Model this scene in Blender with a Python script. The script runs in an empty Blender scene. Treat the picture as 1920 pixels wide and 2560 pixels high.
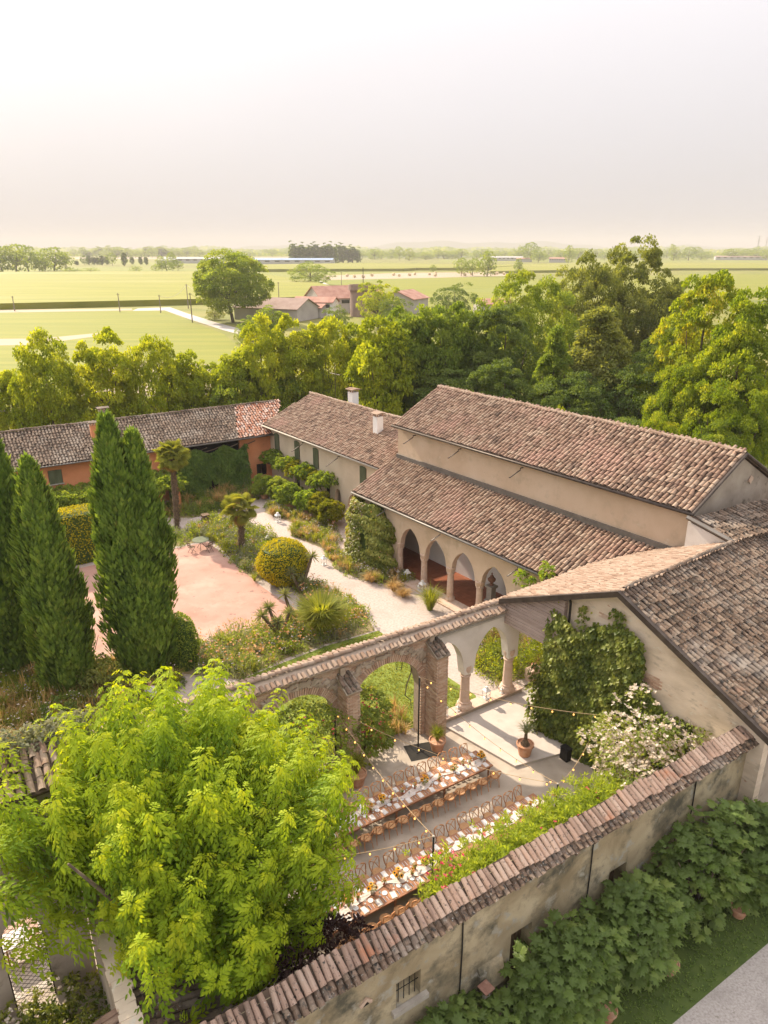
import bpy, math, random
import numpy as np
from mathutils import Matrix, Vector
R = np.random.default_rng(11); random.seed(11)
S = bpy.context.scene; COL = S.collection
rad = math.radians
# ------------------------------------------------------------------ camera
CAMH = 22.0; PITCH = rad(20.08); FPX = 1800.0
cam = bpy.data.objects.new('camera', bpy.data.cameras.new('camera')); COL.objects.link(cam)
cam.location = (0, 0, CAMH); cam.rotation_euler = (rad(90) - PITCH, 0, 0)
cam.data.sensor_fit = 'HORIZONTAL'; cam.data.sensor_width = 36.0; cam.data.lens = 36.0 * FPX / 1920
cam.data.clip_start = 0.1; cam.data.clip_end = 12000; S.camera = cam
# ------------------------------------------------------------------ light
SUN_AZ, SUN_EL = 132.0, 36.0            # degrees, azimuth counter-clockwise from +X
w = bpy.data.worlds.new('World'); S.world = w; w.use_nodes = True
nt = w.node_tree; nt.nodes.clear()
out = nt.nodes.new('ShaderNodeOutputWorld'); bg = nt.nodes.new('ShaderNodeBackground')
sky = nt.nodes.new('ShaderNodeTexSky'); sky.sky_type = 'NISHITA'; sky.sun_disc = False
sky.sun_elevation = rad(SUN_EL); sky.sun_rotation = rad(90 - SUN_AZ)
sky.air_density = 1.0; sky.dust_density = 6.0; sky.ozone_density = 0.6; sky.altitude = 50
SKY_STRENGTH = 0.1
mixn = nt.nodes.new('ShaderNodeMix'); mixn.data_type = 'RGBA'; mixn.inputs[0].default_value = 0.95
# thin even summer cloud over the whole sky, brighter towards the veiled sun, greyer away from it
tc = nt.nodes.new('ShaderNodeTexCoord'); nz = nt.nodes.new('ShaderNodeTexNoise')
nz.inputs['Scale'].default_value = 1.7; nz.inputs['Detail'].default_value = 4.0
dt = nt.nodes.new('ShaderNodeVectorMath'); dt.operation = 'DOT_PRODUCT'
dt.inputs[1].default_value = (math.cos(rad(SUN_AZ)) * math.cos(rad(SUN_EL)), math.sin(rad(SUN_AZ)) * math.cos(rad(SUN_EL)), math.sin(rad(SUN_EL)))
ma = nt.nodes.new('ShaderNodeMath'); ma.operation = 'MULTIPLY_ADD'; ma.inputs[1].default_value = .5; ma.inputs[2].default_value = -.25
mc2 = nt.nodes.new('ShaderNodeMath'); mc2.operation = 'ADD'
rp = nt.nodes.new('ShaderNodeValToRGB'); e = rp.color_ramp.elements
e[0].position = 0.0; e[0].color = (2.45, 2.37, 2.45, 1); e[1].position = 1.0; e[1].color = (2.9, 2.76, 2.8, 1)
x = e.new(.45); x.color = (2.5, 2.4, 2.48, 1); x = e.new(.75); x.color = (2.62, 2.5, 2.56, 1)
nt.links.new(tc.outputs['Generated'], nz.inputs['Vector']); nt.links.new(tc.outputs['Generated'], dt.inputs[0])
nt.links.new(nz.outputs['Fac'], ma.inputs[0]); nt.links.new(dt.outputs['Value'], mc2.inputs[0]); nt.links.new(ma.outputs[0], mc2.inputs[1]); nt.links.new(mc2.outputs[0], rp.inputs['Fac'])
# overcast skies grow brighter from the horizon to the zenith
sx = nt.nodes.new('ShaderNodeSeparateXYZ'); nt.links.new(tc.outputs['Generated'], sx.inputs[0])
zb = nt.nodes.new('ShaderNodeMath'); zb.operation = 'MULTIPLY_ADD'; zb.inputs[1].default_value = 2.2; zb.inputs[2].default_value = 1.0; zb.use_clamp = False
zc_ = nt.nodes.new('ShaderNodeMath'); zc_.operation = 'MAXIMUM'; zc_.inputs[1].default_value = 0.0; nt.links.new(sx.outputs['Z'], zc_.inputs[0]); nt.links.new(zc_.outputs[0], zb.inputs[0])
vm = nt.nodes.new('ShaderNodeVectorMath'); vm.operation = 'SCALE'; nt.links.new(rp.outputs['Color'], vm.inputs[0]); nt.links.new(zb.outputs[0], vm.inputs['Scale'])
nt.links.new(sky.outputs['Color'], mixn.inputs[6]); nt.links.new(vm.outputs[0], mixn.inputs[7])
nt.links.new(mixn.outputs[2], bg.inputs['Color']); bg.inputs['Strength'].default_value = SKY_STRENGTH
nt.links.new(bg.outputs[0], out.inputs[0])
sl = bpy.data.lights.new('sun', 'SUN'); sl.energy = 3.5; sl.angle = rad(1.0); sl.color = (1.0, 0.87, 0.69)
so = bpy.data.objects.new('sun', sl); COL.objects.link(so); so.location = (-40, 60, 60)
sd = Vector((math.cos(rad(SUN_AZ)) * math.cos(rad(SUN_EL)), math.sin(rad(SUN_AZ)) * math.cos(rad(SUN_EL)), math.sin(rad(SUN_EL))))
so.rotation_euler = sd.to_track_quat('Z', 'Y').to_euler()
S.view_settings.view_transform = 'Standard'; S.view_settings.look = 'None'
S.view_settings.gamma = 1.0; S.view_settings.use_curve_mapping = False
S.view_settings.exposure = 1.36
S.render.engine = 'CYCLES'
S.cycles.max_bounces = 7; S.cycles.diffuse_bounces = 5; S.cycles.glossy_bounces = 2; S.cycles.transmission_bounces = 4
S.cycles.transparent_max_bounces = 6; S.cycles.volume_bounces = 1; S.cycles.sample_clamp_indirect = 6
S.cycles.use_denoising = True
# ------------------------------------------------------------------ frames and helpers
FR = {'W': 0.0, 'A': rad(32.4), 'B': rad(-52.5), 'C': rad(-53.5)}   # world, courtyard, house range, cross wing
def wpt(fr, p):
    a = FR[fr]; c, s = math.cos(a), math.sin(a)
    return (p[0] * c - p[1] * s, p[0] * s + p[1] * c, p[2] if len(p) > 2 else 0.0)
def inv(fr, p):
    a = FR[fr]; c, s = math.cos(a), math.sin(a)
    return (p[0] * c + p[1] * s, -p[0] * s + p[1] * c, p[2] if len(p) > 2 else 0.0)
def at(px, py, z=0.0):
    """ground point (world) under a pixel of the photograph, used to survey far fields and trees"""
    x = (px - 960) / FPX; y = (py - 1280) / FPX; c, s = math.cos(PITCH), math.sin(PITCH)
    d = (x, c - y * s, -s - y * c); t = (z - CAMH) / d[2]
    return (t * d[0], t * d[1], z)
def atA(px, py, z=0.0): return inv('A', at(px, py, z))
def pix(p):
    c, s = math.cos(PITCH), math.sin(PITCH); z = p[2] - CAMH
    zc = p[1] * c - z * s; yc = p[1] * s + z * c
    return (960 + FPX * p[0] / max(zc, .01), 1280 - FPX * yc / max(zc, .01), zc)
ORD = ['first', 'second', 'third', 'fourth', 'fifth', 'sixth', 'seventh', 'eighth', 'ninth', 'tenth', 'eleventh', 'twelfth', 'thirteenth',
       'fourteenth', 'fifteenth', 'sixteenth', 'seventeenth', 'eighteenth', 'nineteenth', 'twentieth', 'twenty-first', 'twenty-second', 'twenty-third', 'twenty-fourth']
ORG = {}
def tag(o, label=None, cat=None, group=None, kind=None):
    if label: o['label'] = label
    if cat: o['category'] = cat
    if group: o['group'] = group
    if kind: o['kind'] = kind
    return o
def thing(name, label, cat, fr='W', org=(0, 0, 0), group=None, rz=0.0):
    o = bpy.data.objects.new(name, None); COL.objects.link(o)
    o.location = wpt(fr, org); o.rotation_euler = (0, 0, FR[fr] + rz); o.empty_display_size = .2
    ORG[o.name] = tuple(org) if rz == 0 else (0, 0, 0)
    return tag(o, label, cat, group)
def link(name, me, parent=None, mw=None):
    o = bpy.data.objects.new(name, me); COL.objects.link(o)
    if parent is not None:
        o.parent = parent; ORG[o.name] = ORG.get(parent.name, (0, 0, 0))
    if mw is not None: o.matrix_local = mw
    return o
class MB:
    def __init__(s): s.V = []; s.F = []; s.n = 0
    def add(s, V, F, r=None, m=0):
        """V (n,3); F list of face-index arrays of equal width or one array; r value or per-face array"""
        V = np.asarray(V, float).reshape(-1, 3); s.V.append(V)
        if isinstance(F, np.ndarray): F = [F]
        for f in F:
            f = np.asarray(f, int)
            if f.ndim == 1: f = f[None, :]
            rr = np.zeros(len(f)) if r is None else (np.full(len(f), r) if np.isscalar(r) else np.asarray(r))
            s.F.append((f + s.n, rr, m))
        s.n += len(V); return s
    def box(s, c, d, rz=0.0, r=None, m=0, M=None):
        x, y, z = d[0] / 2, d[1] / 2, d[2] / 2
        V = np.array([(-x, -y, -z), (x, -y, -z), (x, y, -z), (-x, y, -z), (-x, -y, z), (x, -y, z), (x, y, z), (-x, y, z)], float)
        if M is not None: V = V @ np.asarray(M).T
        elif rz: a, b = math.cos(rz), math.sin(rz); V = V @ np.array([[a, b, 0], [-b, a, 0], [0, 0, 1]])
        return s.add(V + np.array(c), BOXF, r, m)
    def span(s, a, b, r=None, m=0):
        return s.box([(a[i] + b[i]) / 2 for i in range(3)], [abs(b[i] - a[i]) for i in range(3)], r=r, m=m)
    def prism(s, poly, ax, a, b, m=0, r=None):
        """polygon of 2-D points swept along axis ax (0,1,2) from a to b"""
        n = len(poly); o = [i for i in range(3) if i != ax]; V = np.zeros((2 * n, 3))
        for k, q in enumerate((a, b)):
            for i, p in enumerate(poly): V[k * n + i, o[0]], V[k * n + i, o[1]], V[k * n + i, ax] = p[0], p[1], q
        i = np.arange(n); j = (i + 1) % n
        return s.add(V, [np.stack([i, j, j + n, i + n], 1), np.arange(n)[None, ::-1], (np.arange(n) + n)[None, :]], r, m)
    def tube(s, pts, rs, n=6, m=0, r=None, cap=True):
        pts = np.asarray(pts, float); k = len(pts); rs = np.full(k, rs) if np.isscalar(rs) else np.asarray(rs, float)
        T = np.gradient(pts, axis=0); T /= np.linalg.norm(T, axis=1)[:, None] + 1e-9
        up = np.array([0, 0, 1.0]) if abs(T[0, 2]) < .9 else np.array([1.0, 0, 0])
        V = []
        for i in range(k):
            a = np.cross(up, T[i]); a /= np.linalg.norm(a) + 1e-9; b = np.cross(T[i], a); up = np.cross(a, T[i]) * -1 if False else up
            th = np.arange(n) * 2 * math.pi / n
            V.append(pts[i] + rs[i] * (np.cos(th)[:, None] * a + np.sin(th)[:, None] * b))
        F = []
        i = np.arange(n); j = (i + 1) % n
        for q in range(k - 1): F.append(np.stack([q * n + i, q * n + j, (q + 1) * n + j, (q + 1) * n + i], 1))
        L = [np.concatenate(F)]
        if cap: L += [np.arange(n)[None, ::-1], (np.arange(n) + (k - 1) * n)[None, :]]
        return s.add(np.concatenate(V), L, r, m)
    def lathe(s, prof, c=(0, 0, 0), n=12, m=0, r=None, ph=0.0):
        k = len(prof); th = np.arange(n) * 2 * math.pi / n + ph; V = []
        for (q, z) in prof: V.append(np.stack([c[0] + q * np.cos(th), c[1] + q * np.sin(th), np.full(n, c[2] + z)], 1))
        i = np.arange(n); j = (i + 1) % n
        F = [np.stack([q * n + i, q * n + j, (q + 1) * n + j, (q + 1) * n + i], 1) for q in range(k - 1)]
        return s.add(np.concatenate(V), [np.concatenate(F), np.arange(n)[None, ::-1], (np.arange(n) + (k - 1) * n)[None, :]], r, m)
    def mesh(s, name, mats, smooth=False, off=(0, 0, 0)):
        me = bpy.data.meshes.new(name)
        V = (np.concatenate(s.V) - np.array(off)) if s.V else np.zeros((0, 3))
        idx = np.concatenate([f.ravel() for f, _, _ in s.F]); ln = np.concatenate([np.full(len(f), f.shape[1]) for f, _, _ in s.F])
        me.vertices.add(len(V)); me.vertices.foreach_set('co', V.astype(np.float32).ravel())
        me.loops.add(len(idx)); me.loops.foreach_set('vertex_index', idx.astype(np.int32))
        me.polygons.add(len(ln)); me.polygons.foreach_set('loop_start', np.concatenate([[0], np.cumsum(ln)[:-1]]).astype(np.int32))
        if not isinstance(mats, (list, tuple)): mats = [mats]
        for q in mats: me.materials.append(q)
        mi = np.concatenate([np.full(len(f), q) for f, _, q in s.F])
        if mi.any(): me.polygons.foreach_set('material_index', mi.astype(np.int32))
        me.polygons.foreach_set('use_smooth', np.full(len(ln), bool(smooth)))
        rr = np.concatenate([q for _, q, _ in s.F])
        if rr.any():
            at_ = me.attributes.new('rnd', 'FLOAT', 'FACE'); at_.data.foreach_set('value', rr.astype(np.float32))
        me.update(calc_edges=True); me.validate(); return me
    def build(s, name, mats, parent=None, fr=None, org=(0, 0, 0), smooth=False, kind=None, label=None):
        if parent is not None:
            o = link(name, s.mesh(name, mats, smooth, ORG.get(parent.name, (0, 0, 0))), parent)
        else:
            o = link(name, s.mesh(name, mats, smooth, org))
            o.location = wpt(fr or 'W', org); o.rotation_euler = (0, 0, FR[fr or 'W']); ORG[o.name] = tuple(org)
        if kind: o['kind'] = kind
        if label: o['label'] = label
        return o
BOXF = np.array([(0, 3, 2, 1), (4, 5, 6, 7), (0, 1, 5, 4), (1, 2, 6, 5), (2, 3, 7, 6), (3, 0, 4, 7)])
def dup(o, parent=None, mw=None):
    c = o.copy(); COL.objects.link(c)
    if parent is not None: c.parent = parent
    for ch in list(o.children): dup(ch, c)
    return c
def inpoly(P, poly):
    x, y = P[:, 0], P[:, 1]; q = np.zeros(len(P), bool); n = len(poly)
    for i in range(n):
        (x1, y1), (x2, y2) = poly[i], poly[(i + 1) % n]
        if y1 == y2: continue
        q ^= ((y1 > y) != (y2 > y)) & (x < (x2 - x1) * (y - y1) / (y2 - y1) + x1)
    return q
def scatter(poly, dens):
    P = np.array(poly); lo, hi = P.min(0), P.max(0); n = int((hi - lo).prod() * dens)
    Q = lo + R.random((n, 2)) * (hi - lo); return Q[inpoly(Q, poly)]
# ------------------------------------------------------------------ materials
MATS = {}
def mat(name, stops, scale=3.0, detail=5.0, rough=.85, bump=0.0, bscale=None, rnd=0.0, trans=0.0, tcol=None, spots=(), stretch=(1, 1, 1),
        spec=.25, metal=0.0, emit=0.0, rot=0.0, ndist=0.0):
    """procedural material: world-position noise mixed with a per-piece random through a colour ramp"""
    if name in MATS: return MATS[name]
    m = bpy.data.materials.new(name); MATS[name] = m; m.use_nodes = True; t = m.node_tree; N = t.nodes; L = t.links
    b = N['Principled BSDF']; b.inputs['Roughness'].default_value = rough; b.inputs['Metallic'].default_value = metal
    b.inputs['Specular IOR Level'].default_value = spec
    g = N.new('ShaderNodeNewGeometry'); mp = N.new('ShaderNodeMapping'); mp.inputs['Scale'].default_value = stretch
    mp.inputs['Rotation'].default_value = (0, 0, rot); L.new(g.outputs['Position'], mp.inputs['Vector'])
    no = N.new('ShaderNodeTexNoise'); no.inputs['Scale'].default_value = scale; no.inputs['Detail'].default_value = detail
    no.inputs['Distortion'].default_value = ndist
    L.new(mp.outputs[0], no.inputs['Vector']); fac = no.outputs['Fac']
    st = N.new('ShaderNodeMapRange'); st.inputs['From Min'].default_value = .28; st.inputs['From Max'].default_value = .72
    L.new(fac, st.inputs['Value']); fac = st.outputs[0]
    if rnd > 0:
        oi = N.new('ShaderNodeObjectInfo'); aa = N.new('ShaderNodeAttribute'); aa.attribute_name = 'rnd'
        ad = N.new('ShaderNodeMath'); fr_ = N.new('ShaderNodeMath')
        if trans > 0:      # leaves: own value plus a gentle shift per object
            ad.operation = 'MULTIPLY_ADD'; ad.inputs[1].default_value = .34; ad.inputs[2].default_value = -.17; L.new(oi.outputs['Random'], ad.inputs[0])
            fr_.operation = 'ADD'; fr_.use_clamp = True; L.new(ad.outputs[0], fr_.inputs[0]); L.new(aa.outputs['Fac'], fr_.inputs[1])
        else:
            ad.operation = 'ADD'; L.new(oi.outputs['Random'], ad.inputs[0]); L.new(aa.outputs['Fac'], ad.inputs[1])
            fr_.operation = 'FRACT'; L.new(ad.outputs[0], fr_.inputs[0])
        mx = N.new('ShaderNodeMix'); mx.inputs[0].default_value = rnd; L.new(fac, mx.inputs[2]); L.new(fr_.outputs[0], mx.inputs[3]); fac = mx.outputs[0]
    cr = N.new('ShaderNodeValToRGB'); e = cr.color_ramp.elements
    while len(e) < len(stops): e.new(.5)
    for i, c in enumerate(stops):
        e[i].position = i / max(1, len(stops) - 1); e[i].color = (*c[:3], 1)
    L.new(fac, cr.inputs['Fac']); col = cr.outputs['Color']
    for (sc, ss, lo, hi) in spots:
        n2 = N.new('ShaderNodeTexNoise'); n2.inputs['Scale'].default_value = ss; n2.inputs['Detail'].default_value = 6; n2.inputs['Roughness'].default_value = .65
        L.new(mp.outputs[0], n2.inputs['Vector'])
        mr = N.new('ShaderNodeMapRange'); mr.inputs['From Min'].default_value = lo; mr.inputs['From Max'].default_value = hi
        L.new(n2.outputs['Fac'], mr.inputs['Value'])
        mc = N.new('ShaderNodeMix'); mc.data_type = 'RGBA'; L.new(mr.outputs[0], mc.inputs[0]); L.new(col, mc.inputs[6]); mc.inputs[7].default_value = (*sc, 1); col = mc.outputs[2]
    L.new(col, b.inputs['Base Color'])
    if bump > 0:
        nb = N.new('ShaderNodeTexNoise'); nb.inputs['Scale'].default_value = bscale or scale * 6; nb.inputs['Detail'].default_value = 4
        L.new(mp.outputs[0], nb.inputs['Vector']); bp = N.new('ShaderNodeBump'); bp.inputs['Strength'].default_value = bump; bp.inputs['Distance'].default_value = .03
        L.new(nb.outputs['Fac'], bp.inputs['Height']); L.new(bp.outputs[0], b.inputs['Normal'])
    if emit > 0:
        L.new(col, b.inputs['Emission Color']); b.inputs['Emission Strength'].default_value = emit
    if trans > 0:
        tr = N.new('ShaderNodeBsdfTranslucent'); ms = N.new('ShaderNodeMixShader'); ms.inputs[0].default_value = trans
        tm = N.new('ShaderNodeMix'); tm.data_type = 'RGBA'; tm.blend_type = 'MULTIPLY'; tm.inputs[0].default_value = 1
        L.new(col, tm.inputs[6]); tm.inputs[7].default_value = (*(tcol or (1.6, 1.5, .6)), 1); L.new(tm.outputs[2], tr.inputs['Color'])
        o = N['Material Output']; L.new(b.outputs[0], ms.inputs[1]); L.new(tr.outputs[0], ms.inputs[2]); L.new(ms.outputs[0], o.inputs['Surface'])
    return m
TILE = mat('roof_tile', [(0.0904, 0.0627, 0.0467), (0.164, 0.106, 0.0754), (0.238, 0.149, 0.102), (0.271, 0.184, 0.128), (0.345, 0.258, 0.189), (0.296, 0.157, 0.0984)], scale=1.6, rnd=.62, bump=.25, bscale=30, spots=[((.10, .09, .075), 9, .58, .72), ((.36, .33, .24), 17, .62, .72), ((.33, .20, .15), .35, .52, .7)])
TILE_OLD = mat('roof_tile_weathered', [(0.047, 0.0353, 0.0272), (0.098, 0.0698, 0.049), (0.149, 0.0994, 0.0681), (0.188, 0.128, 0.0888), (0.251, 0.191, 0.14), (0.211, 0.11, 0.0681)], scale=1.4, rnd=.6, bump=.3, bscale=30, spots=[((.045, .042, .036), 7, .52, .62), ((.36, .34, .30), 13, .6, .68), ((.28, .24, .2), .4, .5, .7)])
TILE_PALE = mat('roof_tile_pale', [(0.155, 0.0973, 0.0659), (0.245, 0.161, 0.112), (0.291, 0.207, 0.152), (0.323, 0.245, 0.185), (0.272, 0.155, 0.0992)], scale=1.5, rnd=.6, bump=.25, bscale=30, spots=[((.2, .15, .11), 9, .6, .72)])
TILE_RED = mat('roof_tile_new', [(.26, .10, .06), (.36, .15, .09), (.42, .21, .13), (.5, .36, .3), (.58, .48, .42)], scale=1.5, rnd=.65, bump=.25, bscale=30, spots=[((.55, .5, .45), 5, .55, .7)])
PAN = mat('roof_pan', [(.05, .035, .028), (.10, .07, .05), (.14, .09, .065)], scale=3, bump=.3)
PLAS = mat('plaster_cream', [(0.493, 0.364, 0.249), (0.567, 0.432, 0.309), (0.604, 0.473, 0.352)], scale=.55, detail=8, bump=.15, bscale=25, spots=[((.42, .33, .23), .8, .54, .76), ((.38, .30, .21), 3.5, .66, .76), ((.6, .5, .38), 1.7, .62, .75)])
PLASH = mat('plaster_house', [(0.54, 0.438, 0.317), (0.616, 0.501, 0.376), (0.648, 0.543, 0.416)], scale=.6, detail=8, bump=.15, bscale=25, spots=[((.42, .35, .26), .9, .62, .8)])
PLASW = mat('plaster_white', [(0.554, 0.495, 0.436), (0.653, 0.594, 0.535), (0.693, 0.634, 0.574)], scale=.9, detail=8, bump=.15, bscale=25, spots=[((.5, .42, .34), 1.3, .62, .78)])
WHITE = mat('whitewash', [(0.726, 0.704, 0.682), (0.814, 0.792, 0.77)], scale=1, bump=.1, bscale=20)
GREYPL_SHADE = mat('plaster_grey_and_shade', [(0.23, 0.19, 0.149), (0.345, 0.287, 0.23), (0.414, 0.356, 0.287)], scale=.8, detail=9, bump=.2, bscale=22, spots=[((.14, .11, .08), 1.2, .58, .72)])
STREET = mat('plaster_old', [(0.224, 0.175, 0.103), (0.315, 0.25, 0.152), (0.432, 0.356, 0.229), (0.498, 0.415, 0.274)], scale=.7, detail=9, rough=.95, bump=.35, bscale=14, ndist=.6, spots=[((.27, .17, .10), 1.1, .66, .74), ((.10, .092, .065), .85, .48, .66), ((.13, .12, .09), 3.2, .6, .74), ((.36, .34, .28), 1.6, .56, .66), ((.1, .085, .06), 6, .74, .8)])
ORANGE = mat('plaster_orange', [(0.495, 0.192, 0.0847), (0.633, 0.251, 0.116), (0.688, 0.304, 0.152)], scale=.6, detail=8, bump=.15, bscale=25, spots=[((.55, .36, .24), 1.6, .67, .74), ((.3, .14, .08), .8, .6, .8)])
GABLE = mat('plaster_gable', [(0.538, 0.434, 0.323), (0.658, 0.542, 0.416), (0.74, 0.617, 0.485)], scale=.9, detail=9, bump=.4, bscale=9, spots=[((.46, .25, .15), 1.9, .65, .70), ((.30, .25, .19), 1.1, .56, .74), ((.66, .6, .5), 2.6, .6, .68)], stretch=(1, 1, 2.5))
BRICK = mat('brick', [(0.275, 0.169, 0.112), (0.413, 0.263, 0.181), (0.5, 0.338, 0.237), (0.55, 0.413, 0.312), (0.45, 0.237, 0.15)], scale=2.0, rnd=.6, bump=.3, bscale=30, spots=[((.42, .36, .29), 3, .62, .74)])
MORTAR = mat('mortar', [(0.348, 0.264, 0.198), (0.456, 0.36, 0.276)], scale=6, bump=.4, bscale=20)
STONE = mat('stone', [(0.24, 0.192, 0.144), (0.372, 0.3, 0.228), (0.504, 0.42, 0.336)], scale=3, rnd=.5, bump=.4, bscale=18)
PINK = mat('stone_pink', [(.46, .31, .225), (.56, .42, .33), (.52, .36, .27)], scale=2.5, bump=.25, bscale=16, spots=[((.42, .22, .14), 3, .6, .75)])
SILL = mat('stone_sill', [(.34, .30, .25), (.44, .40, .34)], scale=4, bump=.2)
METAL = mat('gutter_metal', [(.055, .042, .035), (.10, .08, .066)], scale=3, rough=.5, metal=.5)
FLASH = mat('flashing_metal', [(.15, .135, .12), (.22, .20, .18)], scale=2, rough=.5, metal=.4)
IRON = mat('iron_black', [(.012, .012, .012), (.028, .026, .024)], scale=6, rough=.55, metal=.3)
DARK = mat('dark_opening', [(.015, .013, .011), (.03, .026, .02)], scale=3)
SHUT = mat('shutter_green', [(.07, .085, .045), (.11, .125, .07), (.14, .15, .09)], scale=3, rough=.7, stretch=(1, 1, .2))
PLANK = mat('plank_grey', [(0.26, 0.195, 0.169), (0.377, 0.293, 0.254), (0.468, 0.37, 0.325)], scale=5, rnd=.4, stretch=(.5, .5, 5), bump=.3, bscale=20)
WOOD = mat('table_wood', [(.20, .085, .045), (.30, .14, .075), (.36, .18, .10)], scale=3, rnd=.4, rough=.45, stretch=(6, 6, 1), rot=rad(-32))
CHWOOD = mat('chair_wood', [(0.3, 0.131, 0.0562), (0.506, 0.235, 0.103), (0.619, 0.3, 0.14)], scale=8, rnd=.3, rough=.5)
RATTAN = mat('rattan', [(.42, .23, .11), (.54, .31, .155)], scale=30, bump=.3, bscale=80)
CHARG = mat('charger_wood', [(.36, .185, .10), (.44, .25, .14)], scale=10, rnd=.3)
GAUZE = mat('gauze', [(.52, .42, .36), (.66, .58, .53)], scale=9, bump=.3, bscale=40)
CLOTH = mat('cloth_white', [(0.585, 0.533, 0.499), (0.671, 0.628, 0.602)], scale=5, bump=.2, bscale=30)
CHINA = mat('china', [(0.59, 0.574, 0.574), (0.64, 0.631, 0.631)], scale=2, rough=.25, spec=.5)
STEEL = mat('steel', [(.5, .49, .48), (.62, .61, .6)], scale=8, rough=.3, metal=.85)
TERRA = mat('terracotta_pot', [(.40, .19, .10), (.50, .26, .155), (.52, .33, .23)], scale=5, bump=.15)
GRAVEL = mat('gravel', [(0.336, 0.268, 0.228), (0.416, 0.34, 0.296), (0.464, 0.392, 0.348)], scale=7, detail=10, bump=.6, bscale=26, spots=[((.34, .275, .23), .3, .52, .72), ((.27, .23, .17), 1.4, .64, .78)])
GRAVELG = mat('gravel_grey', [(0.27, 0.239, 0.211), (0.378, 0.338, 0.302), (0.45, 0.405, 0.369)], scale=13, detail=10, bump=.7, bscale=30, spots=[((.26, .23, .2), .7, .5, .72), ((.2, .18, .14), 2.5, .66, .74)])
CONC = mat('courtyard_ground', [(0.276, 0.228, 0.179), (0.393, 0.324, 0.255), (0.483, 0.407, 0.331)], scale=.9, detail=12, bump=.4, bscale=30, ndist=.4, spots=[((.38, .32, .255), .5, .52, .66), ((.13, .11, .09), 2.2, .64, .76)])
PAVE = mat('paving', [(0.435, 0.373, 0.32), (0.517, 0.455, 0.399)], scale=1.5, detail=8, bump=.15, bscale=18, spots=[((.36, .30, .25), 1.1, .58, .75)])
PATIO = mat('terrace_tile', [(0.344, 0.18, 0.133), (0.396, 0.22, 0.168), (0.421, 0.248, 0.195)], scale=.6, detail=10, bump=.06, spots=[((.19, .12, .095), 1.3, .61, .68), ((.33, .19, .15), 4.5, .6, .72), ((.46, .30, .235), .35, .5, .7)])
COTTO = mat('cotto_floor', [(.20, .065, .03), (.29, .10, .05)], scale=4, rnd=.5, rough=.45)
LAWN = mat('lawn', [(0.091, 0.13, 0.0156), (0.156, 0.195, 0.026), (0.221, 0.24, 0.0455)], scale=1.1, detail=10, bump=.6, bscale=40, spots=[((.2, .19, .06), .5, .6, .8)])
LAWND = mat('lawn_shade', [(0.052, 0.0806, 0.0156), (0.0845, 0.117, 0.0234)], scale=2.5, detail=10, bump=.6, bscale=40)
SOIL = mat('bed_soil', [(0.137, 0.108, 0.049), (0.255, 0.196, 0.098), (0.274, 0.255, 0.0882)], scale=3, detail=8, bump=.6)
MEADOW = mat('ground_meadow', [(0.111, 0.132, 0.0178), (0.17, 0.17, 0.0297), (0.238, 0.204, 0.0595)], scale=.05, detail=9)
LAMP = mat('bulb_light', [(1.0, .42, .09), (1.0, .5, .14)], emit=1.0)
def leafmat(name, stops, trans=.5, tcol=(1.7, 1.5, .5), rough=.6, rnd=.75, scale=.5): return mat(name, stops, scale=scale, rnd=rnd, trans=trans, tcol=tcol, rough=rough, spec=.2)
LF_BRIGHT = leafmat('leaf_bright', [(0.0631, 0.126, 0.0072), (0.152, 0.241, 0.012), (0.277, 0.367, 0.0168), (0.429, 0.456, 0.024)], trans=.42, tcol=(1.9, 1.65, .4))
LF_LIME = leafmat('leaf_lime', [(0.111, 0.164, 0.014), (0.222, 0.291, 0.022), (0.353, 0.411, 0.034), (0.47, 0.491, 0.045)], tcol=(1.8, 1.5, .5))
LF_MID = leafmat('leaf_mid', [(0.08, 0.135, 0.0245), (0.161, 0.231, 0.0368), (0.24, 0.303, 0.0489), (0.319, 0.352, 0.0644)])
LF_DARK = leafmat('leaf_dark', [(0.044, 0.0807, 0.0216), (0.0954, 0.146, 0.034), (0.146, 0.202, 0.0432), (0.205, 0.251, 0.0618)], trans=.4)
LF_OLIVE = leafmat('leaf_olive', [(0.0892, 0.113, 0.0287), (0.156, 0.189, 0.0483), (0.234, 0.26, 0.0713), (0.323, 0.336, 0.109)])
LF_VIVID = leafmat('leaf_vivid', [(0.0917, 0.155, 0.0138), (0.183, 0.256, 0.0207), (0.282, 0.337, 0.0299), (0.489, 0.405, 0.046)], tcol=(1.8, 1.55, .5))
LF_CYP = leafmat('leaf_cypress', [(0.0598, 0.111, 0.0252), (0.12, 0.199, 0.0377), (0.19, 0.284, 0.0524), (0.279, 0.373, 0.0713), (.17, .12, .05)], trans=.3)
LF_IVY = leafmat('leaf_ivy', [(.035, .06, .012), (.095, .13, .02), (.18, .21, .035), (.30, .31, .07), (.46, .43, .13)], trans=.35, rough=.4)  # ramp ends put bright highlights and dark hollows into the leaf colour
LF_CREEP = leafmat('leaf_creeper', [(0.0585, 0.113, 0.0234), (0.107, 0.176, 0.0312), (0.176, 0.254, 0.0429)], trans=.35)
LF_BOX = leafmat('leaf_box', [(0.16, 0.182, 0.0096), (0.334, 0.315, 0.012), (0.522, 0.434, 0.0168)], trans=.4, tcol=(1.7, 1.45, .4))
LF_FIG = leafmat('leaf_fig', [(0.0807, 0.121, 0.0287), (0.131, 0.186, 0.0419), (0.202, 0.251, 0.0598)], trans=.3, rough=.5, tcol=(1.2, 1.6, .5))
LF_OLEA = leafmat('leaf_oleander', [(0.077, 0.121, 0.0242), (0.143, 0.198, 0.0385), (0.231, 0.281, 0.0605), (0.33, 0.352, 0.11)], trans=.45)
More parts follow.
